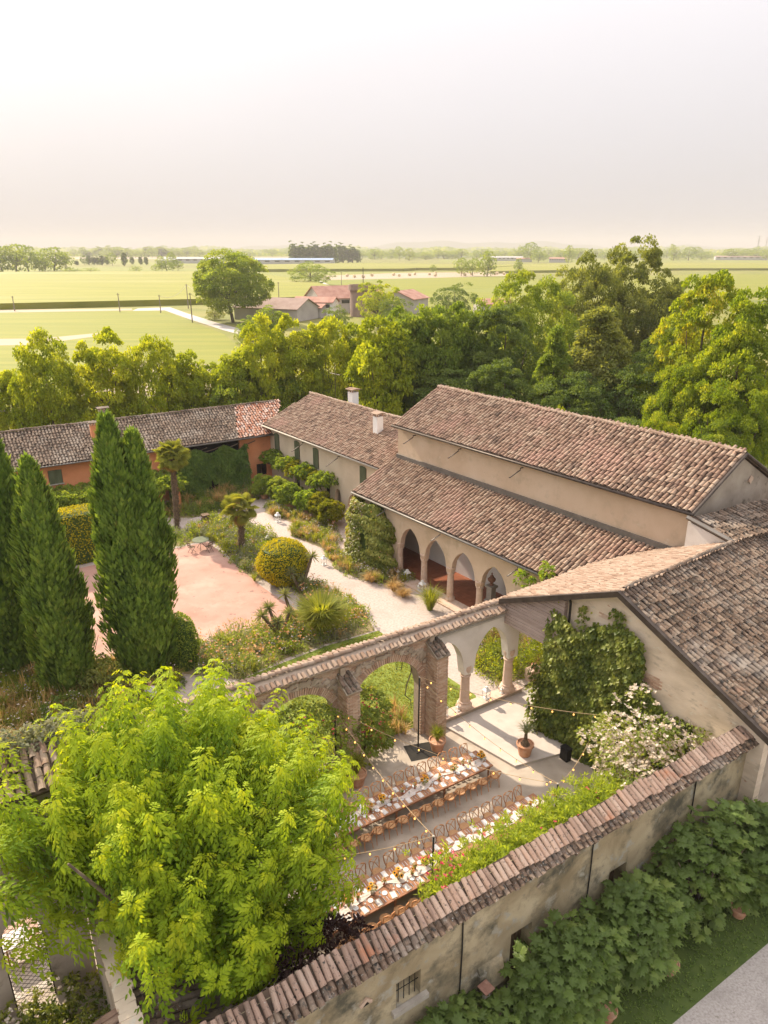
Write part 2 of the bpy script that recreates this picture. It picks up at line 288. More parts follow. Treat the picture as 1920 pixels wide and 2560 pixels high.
LF_OLEB = leafmat('leaf_oleander_bright', [(0.121, 0.187, 0.0198), (0.187, 0.275, 0.0275), (0.286, 0.363, 0.055), (0.396, 0.44, 0.11)], trans=.5)
LF_LEMON = leafmat('leaf_lemon', [(0.103, 0.138, 0.0115), (0.196, 0.207, 0.0138), (0.322, 0.287, 0.023)], trans=.5)
LF_PALM = leafmat('leaf_palm', [(0.157, 0.19, 0.0403), (0.269, 0.291, 0.0582), (0.381, 0.37, 0.0784)], trans=.35)
LF_YUC = leafmat('leaf_yucca', [(0.121, 0.154, 0.066), (0.198, 0.22, 0.099), (0.275, 0.286, 0.143)], trans=.3)
LF_GRASS = leafmat('leaf_grass', [(0.129, 0.172, 0.0201), (0.245, 0.273, 0.0359), (0.389, 0.374, 0.0719)], trans=.5)
LF_TAN = leafmat('leaf_tan_grass', [(0.329, 0.216, 0.0759), (0.506, 0.341, 0.133), (0.632, 0.455, 0.202)], trans=.45, tcol=(1.2, 1.1, .8))
LF_GREY = leafmat('leaf_grey', [(0.13, 0.156, 0.091), (0.221, 0.234, 0.143), (0.312, 0.305, 0.208)], trans=.4, tcol=(1.3, 1.2, .7))
LF_PURP = leafmat('leaf_purple', [(.018, .010, .010), (.04, .02, .018), (.06, .032, .026)], trans=.3, tcol=(1.5, .7, .5))
FL_PINK = leafmat('flower_pink', [(.55, .05, .09), (.68, .10, .14), (.75, .22, .24)], trans=.3, tcol=(1, .8, .8))
FL_WHITE = leafmat('flower_white', [(.62, .50, .40), (.72, .62, .52), (.78, .72, .64)], trans=.35, tcol=(1, 1, .9))
FL_ORANGE = leafmat('flower_orange', [(.55, .22, .06), (.65, .33, .13), (.7, .45, .25)], trans=.3, tcol=(1, .9, .7))
FL_LILAC = leafmat('flower_lilac', [(.30, .24, .34), (.42, .36, .46), (.6, .56, .62)], trans=.3, tcol=(1, 1, 1))
SUNF = leafmat('petal_yellow', [(.72, .27, .01), (.80, .36, .015), (.82, .45, .03)], trans=.3, tcol=(1, .9, .6))
BARK = mat('bark', [(.06, .045, .03), (.12, .09, .06), (.17, .13, .09)], scale=5, stretch=(1, 1, .25), bump=.5)
PALMB = mat('bark_palm', [(.06, .04, .025), (.13, .09, .055), (.2, .14, .085)], scale=9, bump=.8, bscale=16)
FRAMEW = mat('frame_wood', [(.10, .06, .035), (.16, .10, .06)], scale=5)
GLASS = mat('dark_glass', [(.02, .022, .022), (.04, .04, .04)], scale=2, rough=.15, spec=.6)
# ------------------------------------------------------------------ foliage generators
def unit(v): return v / (np.linalg.norm(v, axis=-1, keepdims=True) + 1e-9)
def rdirs(n): return unit(R.normal(size=(n, 3)))
def leaves(mb, P, D, N, L, Wd, r, m=0, droop=.15, fold=.0):
    """pointed leaves: base P, axis D, face normal N (arrays), two triangles each"""
    n = len(P); D = unit(D); Sd = unit(np.cross(D, N)); Nn = np.cross(Sd, D)
    L = np.broadcast_to(L, (n,))[:, None]; Wd = np.broadcast_to(Wd, (n,))[:, None]
    a = P; tip = P + D * L - np.array([0, 0, 1.0]) * L * droop
    mid = P + D * L * .45
    b = mid + Sd * Wd * .5 + Nn * Wd * fold; c = mid - Sd * Wd * .5 + Nn * Wd * fold
    V = np.stack([a, b, tip, c], 1).reshape(-1, 3); i = np.arange(n) * 4
    F = np.stack([np.stack([i, i + 1, i + 2], 1), np.stack([i, i + 2, i + 3], 1)], 1).reshape(-1, 3)
    mb.add(V, F, np.repeat(np.broadcast_to(r, (n,)), 2), m)
def sph(n):
    i = np.arange(n) + .5; ph = np.arccos(1 - 2 * i / n); th = math.pi * (1 + 5 ** .5) * i
    return np.stack([np.cos(th) * np.sin(ph), np.sin(th) * np.sin(ph), np.cos(ph)], 1)
def crown(mb, c, rx, ry, rz, nc, per, leaf, cr=.24, asp=.55, low=-.75, inner=.25, m=0, droop=.3, taper=0.0, rough_=.16):
    """crown of leaf clumps spread over and inside an uneven ellipsoid; taper > 0 narrows the top"""
    d = unit(sph(nc) + R.normal(size=(nc, 3)) * .12); d = d[d[:, 2] > low]
    ph = R.random(3) * 6
    lump = 1 + rough_ * (np.sin(d[:, 0] * 4.1 + ph[0]) * np.cos(d[:, 1] * 3.7 + ph[1]) + .6 * np.sin(d[:, 2] * 7 + d[:, 0] * 5 + ph[2])) + np.clip(R.normal(size=len(d)) * .045, -.09, .08)
    k = np.where(R.random(len(d)) < inner, R.uniform(.35, .8, len(d)), R.uniform(.86, 1.0, len(d))) * lump
    C = d * k[:, None]; s = np.ones(len(C))
    if taper: s = 1 - taper * np.clip((C[:, 2] + .6) / 1.6, 0, 1)
    C = C * np.array([rx, ry, rz]) * np.stack([s, s, np.ones(len(C))], 1) + np.array(c)
    n = len(C) * per; ci = np.repeat(np.arange(len(C)), per); mean = (rx * ry * rz) ** (1 / 3)
    q = rdirs(n); q[:, 2] = np.abs(q[:, 2]) * 1.1 - .25; q = unit(q); q = unit(q + d[ci] * .8)
    crr = cr * mean * R.uniform(.7, 1.3, len(C))
    P = C[ci] + q * (crr[ci] * R.uniform(.55, 1.0, n))[:, None] * np.array([1, 1, .8])
    D = unit(q + rdirs(n) * .7 + np.array([0, 0, -.25])); N = unit(q + rdirs(n) * .6)
    crn = R.random(len(C)); r = np.clip(crn[ci] * .55 + R.random(n) * .45, 0, .999)
    ls = leaf * R.uniform(.7, 1.3, n)
    leaves(mb, P, D, N, ls, ls * asp, r, m, droop)
    return C
def trunk(mb, base, h, r, spread, n=5, m=0, top=None):
    b = np.array(base, float); lean = R.normal(size=2) * .04 * h
    fork = b + np.array([lean[0], lean[1], h * .38])
    mb.tube([b - [0, 0, .1], b + (fork - b) * .5, fork, b + np.array([lean[0] * 1.5, lean[1] * 1.5, h * .85])], [r * 1.25, r, r * .85, r * .25], 7, m)
    for i in range(n):
        a = 2 * math.pi * (i + R.random() * .5) / n; e = fork + np.array([math.cos(a) * spread, math.sin(a) * spread, h * R.uniform(.25, .45)])
        mid = (fork + e) / 2 + np.array([math.cos(a) * spread * .15, math.sin(a) * spread * .15, -h * .03])
        mb.tube([fork - [0, 0, h * .04 * i / n], mid, e], [r * .6, r * .4, r * .12], 5, m)
def blades(mb, P, h, spread, wd, n, m=0, r0=0, r1=1, seg=2, lean=0.0):
    """arching grass blades from the points P (each point gets n blades)"""
    k = len(P) * n; ci = np.repeat(np.arange(len(P)), n)
    hs = np.broadcast_to(h, (len(P),))[ci] * R.uniform(.6, 1.15, k); sp = np.broadcast_to(spread, (len(P),))[ci]
    a = R.random(k) * 2 * math.pi; o = np.stack([np.cos(a), np.sin(a), np.zeros(k)], 1)
    B = P[ci] + o * (R.random(k) * .15 * sp)[:, None]
    rr_ = R.uniform(.3, 1.1, k) * sp
    M = B + o * (rr_ * .38)[:, None] + np.array([0, 0, 1.0]) * (hs * .68)[:, None]
    T = B + o * rr_[:, None] + np.array([0, 0, 1.0]) * (hs * R.uniform(.62, 1.0, k))[:, None]
    sd = np.stack([-np.sin(a), np.cos(a), np.zeros(k)], 1) * (wd * .5)
    V = np.stack([B - sd * .6, B + sd * .6, M - sd, M + sd, T], 1).reshape(-1, 3); i = np.arange(k) * 5
    q = np.stack([i, i + 1, i + 3, i + 2], 1); t = np.stack([i + 2, i + 3, i + 4], 1)
    r = np.clip(r0 + (r1 - r0) * R.random(k), 0, .999)
    mb.add(V, [q], r, m); mb.F.append((t + mb.n - len(V), r, m))
def dots(mb, P, s, m=0, petals=5):
    """small open flowers: petals as leaves radiating from the points"""
    n = len(P) * petals; ci = np.repeat(np.arange(len(P)), petals); D = rdirs(n); D[:, 2] = np.abs(D[:, 2]) * .8 + .1
    leaves(mb, P[ci], D, unit(rdirs(n) * .5 + np.array([0, 0, 1.0])), s * R.uniform(.7, 1.2, n), s * .7, R.random(n), m, .1)
def shell(mb, f, n, leaf, asp=.6, m=0, depth=.06, out=.5):
    """clipped topiary skin: f(k) gives points and outward normals"""
    P, N = f(n); P = P - N * (R.random(n) * depth)[:, None]
    D = unit(rdirs(n) + N * out); ls = leaf * R.uniform(.7, 1.3, n)
    leaves(mb, P, D, unit(N + rdirs(n) * .7), ls, ls * asp, R.random(n), m, .05)
def sweep_leaves(mb, P, N, leaf, asp=.8, m=0, droop=.5, clump=1.0):
    """creeper leaves hanging on a wall: points and wall normals"""
    n = len(P); D = unit(np.array([0, 0, -1.0]) * .8 + N * .5 + rdirs(n) * .6); ls = leaf * R.uniform(.6, 1.35, n)
    g = (np.sin(P[:, 0] * 2.1 + P[:, 2] * 1.7) * np.sin(P[:, 1] * 1.9 - P[:, 2] * 2.3) + 1) / 2
    leaves(mb, P, D, unit(N * .9 + rdirs(n) * .6 + np.array([0, 0, .35])), ls, ls * asp, np.clip(g * .45 * clump + R.random(n) * .55, 0, .999), m, .15)
# ------------------------------------------------------------------ roofs and walls
def tile_mesh(name, r, ln, m, n=5, lip=.018, zf=.9):
    mb = MB(); th = np.linspace(0, math.pi, n + 1); V = []
    for (q, y, z) in ((r, 0, .035), (r * .84, ln, 0.0)):
        V += [(q * math.cos(a), y, z + q * zf * math.sin(a)) for a in th]
    q = r - lip; V += [(q * math.cos(a), .004, .035 + q * zf * math.sin(a)) for a in th]
    k = n + 1; i = np.arange(n)
    mb.add(V, [np.stack([i, i + 1, i + 1 + k, i + k], 1), np.stack([i + 1, i, i + 2 * k, i + 1 + 2 * k], 1)])
    return mb, mb.mesh(name, m)
TM = {}
def tiles(roof, P0, U, V, poly, m, pitch=.26, rows=None, expose=.36, ln=.46, r=None, cap=300, jit=.018, name='tile', zf=.9):
    """barrel tiles in columns up a roof plane, the 300 that show largest as parts and the rest joined"""
    P0, U, V = np.array(P0, float), np.array(U, float), np.array(V, float); U /= np.linalg.norm(U); V /= np.linalg.norm(V); N = np.cross(U, V)
    r = r or pitch * .40; key = (m.name, round(r, 3), ln, zf)
    if key not in TM: TM[key] = tile_mesh(name, r, ln, m, zf=zf)
    tmb, tme = TM[key]
    P = np.array(poly); a = np.arange(P[:, 0].min() + pitch / 2, P[:, 0].max(), pitch)
    b = np.array(rows) if rows is not None else np.arange(P[:, 1].min(), P[:, 1].max() - expose * .3, expose)
    A, Bq = np.meshgrid(a, b); Q = np.stack([A.ravel(), Bq.ravel()], 1)
    Q = Q[inpoly(Q + np.array([0, expose * .4]), poly)] if rows is None else Q
    Q = Q + R.normal(size=Q.shape) * np.array([jit, jit * 2]); n = len(Q)
    W = P0 + Q[:, :1] * U + Q[:, 1:] * V + N * (R.normal(size=n) * .008 + .018 + .022 * np.sin(Q[:, 0] * 1.1) * np.cos(Q[:, 1] * .9 + Q[:, 0] * .3))[:, None]
    yaw = R.normal(size=n) * .045
    fr = roof.get('_fr', 'W'); org = ORG[roof.name]
    wx = np.array([wpt(fr, q) for q in W]); pz = [pix(q) for q in wx]
    vis = np.array([(-30 < q[0] < 1950 and -30 < q[1] < 2590 and q[2] > 0) for q in pz]); dist = np.linalg.norm(wx - np.array([0, 0, CAMH]), axis=1)
    order = np.argsort(np.where(vis, dist, 1e6 + dist)); near = set(order[:cap].tolist())
    cs, sn = np.cos(yaw), np.sin(yaw); tv = tmb.V[0]; rest = [i for i in range(n) if i not in near]
    for i in near:
        u = U * cs[i] + V * sn[i]; v = V * cs[i] - U * sn[i]; w_ = W[i] - np.array(org); sc = 1 + .06 * math.sin(i * 12.9)
        o = bpy.data.objects.new(name, tme); COL.objects.link(o); o.parent = roof
        o.matrix_local = Matrix(((u[0] * sc, v[0] * sc, N[0], w_[0]), (u[1] * sc, v[1] * sc, N[1], w_[1]), (u[2] * sc, v[2] * sc, N[2], w_[2]), (0, 0, 0, 1)))
    if rest:
        rs = np.array(rest); u = U * cs[rs, None] + V * sn[rs, None]; v = V * cs[rs, None] - U * sn[rs, None]
        X = W[rs][:, None, :] + tv[None, :, 0:1] * u[:, None, :] + tv[None, :, 1:2] * v[:, None, :] + tv[None, :, 2:3] * N
        nv = len(tv); mb = MB(); F = np.concatenate([f for f, _, _ in tmb.F])
        FF = (F[None] + (np.arange(len(rs)) * nv)[:, None, None]).reshape(-1, 4)
        mb.add(X.reshape(-1, 3), FF, np.repeat(R.random(len(rs)), len(F)) * .998 + .001)
        mb.build('tiles', m, roof, kind='stuff')
def slab(parent, name, P0, U, V, poly, m, th=.12, fr='A'):
    P0, U, V = np.array(P0, float), np.array(U, float), np.array(V, float); U /= np.linalg.norm(U); V /= np.linalg.norm(V); N = np.cross(U, V); n = len(poly)
    T = np.array([P0 + a * U + b * V for a, b in poly]); mb = MB(); i = np.arange(n); j = (i + 1) % n
    mb.add(np.concatenate([T - N * th, T]), [np.arange(n)[None, ::-1], (np.arange(n) + n)[None, :], np.stack([i, j, j + n, i + n], 1)])
    o = mb.build(name, m, parent); o['_fr'] = fr; return o
def ridge_tiles(roof, P0, P1, m, r=.13, ln=.44, step=.37, name='ridge_tile'):
    P0, P1 = np.array(P0, float), np.array(P1, float); V = P1 - P0; L = np.linalg.norm(V); V /= L; U = unit(np.cross(V, [0, 0, 1.0])); N = np.cross(U, V)
    key = (m.name, 'ridge', r, ln)
    if key not in TM: TM[key] = tile_mesh(name, r, ln, m)
    me = TM[key][1]; org = np.array(ORG[roof.name])
    for i in range(int(L / step)):
        w_ = P0 + V * (i * step) - org + N * (R.normal() * .012 + .02 * math.sin(i * .35)); a = R.normal() * .03; u = U * math.cos(a) + V * math.sin(a); v = V * math.cos(a) - U * math.sin(a)
        o = bpy.data.objects.new(name, me); COL.objects.link(o); o.parent = roof
        o.matrix_local = Matrix(((u[0], v[0], N[0], w_[0]), (u[1], v[1], N[1], w_[1]), (u[2], v[2], N[2], w_[2]), (0, 0, 0, 1)))
def rnd_arch(xc, w_, zs, za, a=0.0):
    """curve of an arch head; a=0 round or segmental, a>0 pointed"""
    k = math.sqrt(max(1e-6, 1 - (a / (1 + a)) ** 2))
    return lambda x: zs + (za - zs) * math.sqrt(max(0.0, 1 - ((min(1, abs(x - xc) / w_) + a) / (1 + a)) ** 2)) / k
def arch_wall(mb, x0, x1, zb, zt, ops, y0, y1, n=14, m=0, mi=None, low=None):
    """wall x0..x1 with openings [(xl, xr, zsill, curve or z)], front y0, back y1, built with real reveals; low = underside of the solid parts"""
    mi = m if mi is None else mi; zb_ = zb if low is None else low; x = x0
    def solid(a, b, z0, z1):
        if b - a > 1e-4 and z1 - z0 > 1e-4: mb.span((a, y0, z0), (b, y1, z1), m=m)
    for (xl, xr, zs, fz) in sorted(ops, key=lambda q: q[0]):
        solid(x, xl, zb_, zt); f = fz if callable(fz) else (lambda _x, q=fz: q)
        if zs > zb: solid(xl, xr, zb, zs)
        xs = np.linspace(xl, xr, n + 1) if callable(fz) else np.array([xl, xr])
        zz = np.array([f(q) for q in xs]); k = len(xs)
        V = np.concatenate([np.stack([xs, np.full(k, yy), z_], 1) for yy in (y0, y1) for z_ in (zz, np.full(k, zt))])
        i = np.arange(k - 1)
        mb.add(V, [np.stack([i, i + 1, k + i + 1, k + i], 1), np.stack([2 * k + i + 1, 2 * k + i, 3 * k + i, 3 * k + i + 1], 1), np.stack([k + i, k + i + 1, 3 * k + i + 1, 3 * k + i], 1)], m=m)
        mb.add(V, np.stack([i + 1, i, 2 * k + i, 2 * k + i + 1], 1), m=mi); x = xr
    solid(x, x1, zb_, zt)
def brickwork(parent, rects, m, fr, cap=300, bl=.25, bh=.062, gap=.014, inside=None, name='brick'):
    """bricks laid proud of the wall: rects = [(P0, X axis, width, height, normal)] in frame coordinates"""
    TB = MB().box((0, 0, 0), (bl, bh, .05)); me = TB.mesh(name, m); L = []
    for (P0, X, W_, H_, N) in rects:
        P0, X, N = np.array(P0, float), np.array(X, float), np.array(N, float)
        nr = int(H_ / (bh + gap)); ncol = int(W_ / (bl + gap)) + 1
        for j in range(nr):
            off = (j % 2) * .5 * (bl + gap)
            for i in range(ncol):
                a = i * (bl + gap) + off
                if a + bl > W_ + .05: continue
                p = P0 + X * (a + bl / 2) + np.array([0, 0, 1.0]) * ((j + .5) * (bh + gap))
                if inside is None or inside(p): L.append((p + N * R.uniform(-.018, .006), X, N))
    wx = np.array([wpt(fr, q[0]) for q in L]); dist = np.linalg.norm(wx - np.array([0, 0, CAMH]), axis=1)
    order = np.argsort(dist); near = order[:cap]; rest = order[cap:]; org = np.array(ORG[parent.name])
    for i in near:
        p, X, N = L[i]; Z = np.cross(N, X); w_ = p - org
        o = bpy.data.objects.new(name, me); COL.objects.link(o); o.parent = parent
        o.matrix_local = Matrix(((X[0], Z[0], N[0], w_[0]), (X[1], Z[1], N[1], w_[1]), (X[2], Z[2], N[2], w_[2]), (0, 0, 0, 1)))
    if len(rest):
        mb = MB(); tv = TB.V[0]
        for i in rest:
            p, X, N = L[i]; Z = np.cross(N, X); mb.add(p + tv[:, :1] * X + tv[:, 1:2] * Z + tv[:, 2:] * N, BOXF, R.random() * .998 + .001)
        mb.build('bricks', m, parent, kind='stuff')
def sheet(name, poly, z, m, fr='W', kind='structure', n=None):
    mb = MB(); P = [(p[0], p[1], z) for p in poly]; mb.add(P, np.arange(len(P))[None, :]); o = mb.build(name, m, fr=fr); o['kind'] = kind; return o
def block(name, poly, z0, z1, m, fr='W', kind='structure'):
    o = MB().prism(poly, 2, z0, z1).build(name, m, fr=fr); o['kind'] = kind; return o
# ------------------------------------------------------------------ ground, fields, courtyard floors
big = [(-7000, -60), (7000, -60), (7000, 9000), (-7000, 9000)]
sheet('ground', big, -.06, MEADOW)
F_GREEN = mat('field_green', [(0.137, 0.159, 0.0127), (0.177, 0.184, 0.0179), (0.214, 0.208, 0.0255)], scale=.22, detail=8, rot=rad(-8), stretch=(.07, 1, 1), spots=[((.33, .26, .12), .06, .60, .74)])
F_CROP = mat('field_maize', [(0.152, 0.166, 0.0149), (0.198, 0.198, 0.0213), (0.24, 0.228, 0.034)], scale=.2, rot=rad(-6), stretch=(.09, 1, 1), detail=10, spots=[((.30, .27, .10), .012, .52, .7)])
F_STUB = mat('field_stubble', [(0.306, 0.243, 0.162), (0.369, 0.297, 0.209)], scale=.02, detail=8)
F_PALE = mat('field_pale', [(0.156, 0.176, 0.0234), (0.202, 0.204, 0.0374)], scale=.01, detail=8)
F_DARK = mat('field_dark', [(.08, .11, .025), (.13, .15, .035)], scale=.02, detail=8)
ROADM = mat('farm_road', [(.38, .34, .31), (.46, .42, .38)], scale=.4, detail=6)
def gp(*pp): return [at(x, y)[:2] for x, y in pp]
sheet('field', gp((-500, 792), (330, 772), (415, 778), (560, 835), (640, 900), (700, 1010), (-700, 1010)), -.03, F_GREEN)
sheet('field', gp((-300, 868), (80, 862), (230, 842), (250, 832), (100, 846), (-300, 850)), -.015, F_STUB)
sheet('field', gp((280, 900), (520, 910), (560, 930), (560, 990), (200, 990)), -.015, F_STUB)
def crop(name, poly, h, m):
    o = MB().prism(poly, 2, -.02, h).build(name, m); o['kind'] = 'structure'; return o
crop('field', gp((-900, 775), (0, 774), (470, 762), (700, 757), (905, 750), (830, 725), (760, 708), (640, 690), (470, 684), (0, 686), (-900, 690)), 2.3, F_CROP)
sheet('field', gp((-900, 689), (0, 685.5), (480, 683), (640, 689), (790, 707), (840, 723), (1400, 735), (1300, 690), (1290, 684), (300, 668), (-900, 672)), -.04, F_PALE)
sheet('field', gp((870, 760), (1010, 726), (1300, 732), (1600, 780), (1600, 800), (900, 800)), -.03, F_GREEN)
sheet('field', gp((840, 722), (860, 706), (1290, 686), (1330, 700), (1300, 714), (1200, 722), (1000, 728)), -.035, F_GREEN)
sheet('field', gp((770, 691), (1000, 682), (1260, 680), (1275, 685), (1262, 690), (1100, 694), (820, 700)), -.03, F_STUB)
crop('field', gp((640, 680), (1010, 678), (1040, 676), (1210, 676), (1300, 668), (900, 662), (640, 666)), 2.6, F_CROP)
crop('field', gp((1225, 684), (1700, 676), (2400, 676), (2400, 662), (1500, 660), (1240, 666)), 2.2, F_CROP)
sheet('field', gp((1290, 700), (1800, 684), (2600, 690), (2600, 740), (1300, 740)), -.045, F_GREEN)
for k, (y0, y1, x0, x1, m_) in enumerate([(660, 650, -800, 330, F_PALE), (664, 656, 330, 900, F_PALE), (656, 648, 1100, 2600, F_PALE), (648, 643, -600, 900, F_STUB), (645, 638, 900, 2200, F_DARK), (640, 635, -900, 1200, F_PALE)]):
    sheet('field', gp((x0, y0), (x1, y0 - 1), (x1, y1), (x0, y1)), -.045 + .002 * k, m_)
sheet('farm_road', gp((345, 771), (425, 768), (470, 784), (540, 806), (600, 822), (640, 836), (620, 842), (560, 826), (480, 800), (412, 776), (330, 777)), 0.0, ROADM)
sheet('farm_road', gp((795, 702), (806, 704), (852, 726), (840, 727)), 0.0, ROADM)
sheet('verge', gp((-500, 780), (330, 771), (330, 776), (-500, 790)), -.01, F_STUB)
# the walled garden
A4 = [(-9, 23.9), (34, 23.9), (34, 64.5), (-9, 64.5)]
sheet('garden_path', A4, 0.0, GRAVEL, 'A')
sheet('courtyard_floor', [(1, 11.6), (24, 11.6), (24, 23.9), (1, 23.9)], 0.004, CONC, 'A')
sheet('forecourt_path', [(-12, -14), (60, -14), (60, 8.1), (-12, 8.1)], 0.0, GRAVELG, 'A')
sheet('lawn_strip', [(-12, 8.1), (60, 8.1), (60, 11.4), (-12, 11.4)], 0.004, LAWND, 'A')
sheet('courtyard_floor', [(-9, 11.4), (1.0, 11.4), (1.0, 23.9), (-9, 23.9)], 0.0, CONC, 'A')
block('paved_platform', [(18.25, 23.42), (19.2, 19.25), (21.9, 18.7), (25.0, 23.42)], .004, .12, PAVE, 'A')
sheet('iron_cover', [(15.5, 22.1), (16.9, 21.7), (17.2, 22.75), (15.8, 23.2)], .009, DARK, 'A')
# terrace of fine terracotta tiles
TQ = [(4.6, 52.6), (16.6, 52.4), (17.0, 42.2), (17.7, 37.0), (13.8, 37.6), (9.5, 36.9), (5.0, 36.5), (4.6, 40)]
terr = block('terrace', TQ, .004, .05, PATIO, 'A'); ORG[terr.name] = (0, 0, 0)
# its tiles are too fine to pick apart: the surface material carries them
# lawns
sheet('lawn', [(3, 24.1), (21.0, 24.1), (21.3, 24.6), (21.0, 27.8), (20.6, 33.1), (17, 33.2), (11.4, 32.6), (3, 31.5)], .006, LAWN, 'A')
mb = MB(); g = scatter([(12.5, 24.2), (21.0, 24.4), (20.9, 27.8), (20.6, 33.0), (12.5, 32.6)], 95)
blades(mb, np.column_stack([g, np.full(len(g), 0)]), .09, .1, .03, 3); mb.build('grass', LF_GRASS, fr='A', kind='stuff')
mb = MB(); g = scatter([(4, 8.2), (34, 8.2), (34, 11.2), (4, 11.2)], 60)
blades(mb, np.column_stack([g, np.full(len(g), 0)]), .08, .1, .03, 3); mb.build('grass', LF_FIG, fr='A', kind='stuff')
# ------------------------------------------------------------------ the big barn (frame B)
def gutter(parent, p0, p1, m=METAL, r=.085, name='gutter'):
    MB().tube([p0, p1], r, 8).build(name, m, parent, smooth=True)
def bracket(parent, p, n, u, L=.75, m=METAL, name='iron_stay'):
    """bent iron stay sticking out under the eaves"""
    p, n, u = np.array(p, float), np.array(n, float), np.array(u, float)
    mb = MB(); q = p + n * .25; e = q + n * L * .75 + u * L * -.2 + np.array([0, 0, -L * .55])
    mb.tube([p, q, q + np.array([0, 0, -.12]), e], .035, 6); mb.lathe([(.06, -.02), (.06, .03)], e, 6); mb.build(name, m, parent)
barn = thing('barn', 'tall cream barn with long tiled gable roof behind the portico', 'barn', 'B', (-41.3, 33.0, 0))
MB().prism([(33.0, 0), (41.4, 0), (41.4, 9.45), (37.05, 11.75), (33.0, 9.6)], 0, -41.25, -17.45, m=0).build('wall', PLAS, barn)
gb = MB(); gb.add([(-17.44, 33.0, 0), (-17.44, 41.4, 0), (-17.44, 41.4, 9.45), (-17.44, 37.05, 11.75), (-17.44, 33.0, 9.6)], np.arange(5)[None, :]); gb.build('gable_wall', GREYPL_SHADE, barn)  # end wall turned from the sun, its shade put into a darker plaster
sv = (0, 4.45, 2.33); L1 = math.hypot(4.45, 2.33)
r1 = slab(barn, 'roof', (-41.4, 32.6, 9.68), (1, 0, 0), sv, [(0, 0), (24.1, 0), (24.1, L1), (0, L1)], PAN, fr='B')
tiles(r1, (-41.4, 32.6, 9.68), (1, 0, 0), sv, [(0, 0), (24.1, 0), (24.1, L1), (0, L1)], TILE, pitch=.28, expose=.37, ln=.47)
r1b = slab(barn, 'roof', (-17.3, 41.8, 9.45), (-1, 0, 0), (0, -4.75, 2.5), [(0, 0), (24.1, 0), (24.1, 5.37), (0, 5.37)], PAN, fr='B')
ridge_tiles(r1, (-41.4, 37.05, 12.03), (-17.2, 37.05, 12.03), TILE_PALE, r=.14)
gutter(barn, (-41.4, 32.48, 9.62), (-17.2, 32.48, 9.62))
MB().tube([(-17.25, 32.5, 9.62), (-17.25, 37.05, 11.98), (-17.25, 41.8, 9.5)], .09, 6).build('verge_flashing', METAL, barn)
for s_ in (-39.2, -34.4, -28.8): bracket(barn, (s_, 33.0, 9.25), (0, -1, 0), (1, 0, 0), .95)
mb = MB(); mb.box((-17.40, 38.3, 10.3), (.06, .5, .06), M=np.array(Matrix.Rotation(rad(20), 3, 'X'))); mb.box((-17.38, 38.3, 10.3), (.05, .34, .34), M=np.array(Matrix.Rotation(rad(45), 3, 'X'))); mb.build('wall_anchor', BRICK, barn)
# ------------------------------------------------------------------ portico along the barn
port = thing('portico', 'low tiled portico with pointed arches in front of the barn', 'portico', 'B', (-41.3, 29.45, 0))
cols = [-36.75, -34.1, -31.45, -28.75, -26.05]; cs_ = [(-35.42, 1.13), (-32.77, 1.13), (-30.1, 1.15), (-27.4, 1.15)]
ops = [(xc - w_, xc + w_, 0, rnd_arch(xc, w_, 2.1, 3.95, .3)) for xc, w_ in cs_]
mb = MB(); arch_wall(mb, -36.7, -25.9, 0, 5.0, ops, 29.45, 29.85, m=0, mi=1, low=2.1); mb.build('arcade_wall', [PLAS, PINK], port)
MB().span((-41.35, 29.45, 0), (-36.9, 29.85, 5.0)).build('wall', PLAS, port); MB().span((-36.899, 29.451, 2.1), (-36.7, 29.849, 4.999)).build('wall', PLAS, port); MB().span((-25.9, 29.45, 0), (-22.4, 29.85, 5.0)).build('wall', PLAS, port)
mb = MB(); mb.span((-41.35, 29.86, 0), (-41.05, 32.96, 5.0)); mb.build('end_wall', PLAS, port)
mb = MB(); mb.span((-41.04, 32.92, .05), (-20, 32.985, 6.4)); mb.build('back_wall', WHITE, port)
fl = MB().span((-41.04, 29.0, .0), (-22.4, 32.92, .1)).build('floor', COTTO, port)
mb = MB(); mb.span((-41.3, 28.75, 0), (-23, 29.9, .105)); mb.build('plinth', PINK, port)
# floor tiles, the nearest ones singly
tm = MB().box((0, 0, 0), (.29, .29, .02)).mesh('floor_tile', COTTO); C_ = [(-39.5 + i * .3, 30.05 + j * .3) for i in range(52) for j in range(9)]
C_.sort(key=lambda p: np.linalg.norm(np.array(wpt('B', (p[0], p[1], 0))) - np.array([0, 0, CAMH])))
for p in C_[:300]:
    o = link('floor_tile', tm, port); o.location = (p[0] + 41.3, p[1] - 29.45, .108 + R.normal() * .001)
mb = MB()
for p in C_[300:]: mb.box((p[0], p[1], .108), (.29, .29, .02), r=R.random())
mb.build('floor_tiles', COTTO, port, kind='stuff')
for s_ in cols:
    c = MB(); c.lathe([(.36, .1), (.36, .22), (.30, .3)], (s_, 29.65, 0), 8, ph=rad(22.5)); c.lathe([(.27, .3), (.24, .36), (.235, .5), (.205, 1.98), (.25, 2.0), (.26, 2.06), (.22, 2.1), (.25, 2.2), (.33, 2.45), (.3, 2.5)], (s_, 29.65, 0), 14)
    co = c.build('column', PINK, port, smooth=False)
sp = (0, 4.05, 1.97); L2 = math.hypot(4.05, 1.97)
pol = [(0, 0), (18.7, 0), (23.4, L2), (0, L2)]
r2 = slab(port, 'roof', (-41.6, 28.95, 5.12), (1, 0, 0), sp, pol, PAN, fr='B')
tiles(r2, (-41.6, 28.95, 5.12), (1, 0, 0), sp, pol, TILE, pitch=.28, expose=.37, ln=.47)
gutter(port, (-41.6, 28.85, 5.06), (-22.7, 28.85, 5.06), FLASH, .075)
mb = MB(); mb.span((-41.3, 32.86, 7.1), (-18.0, 32.995, 7.42)); mb.build('flashing', FLASH, port)
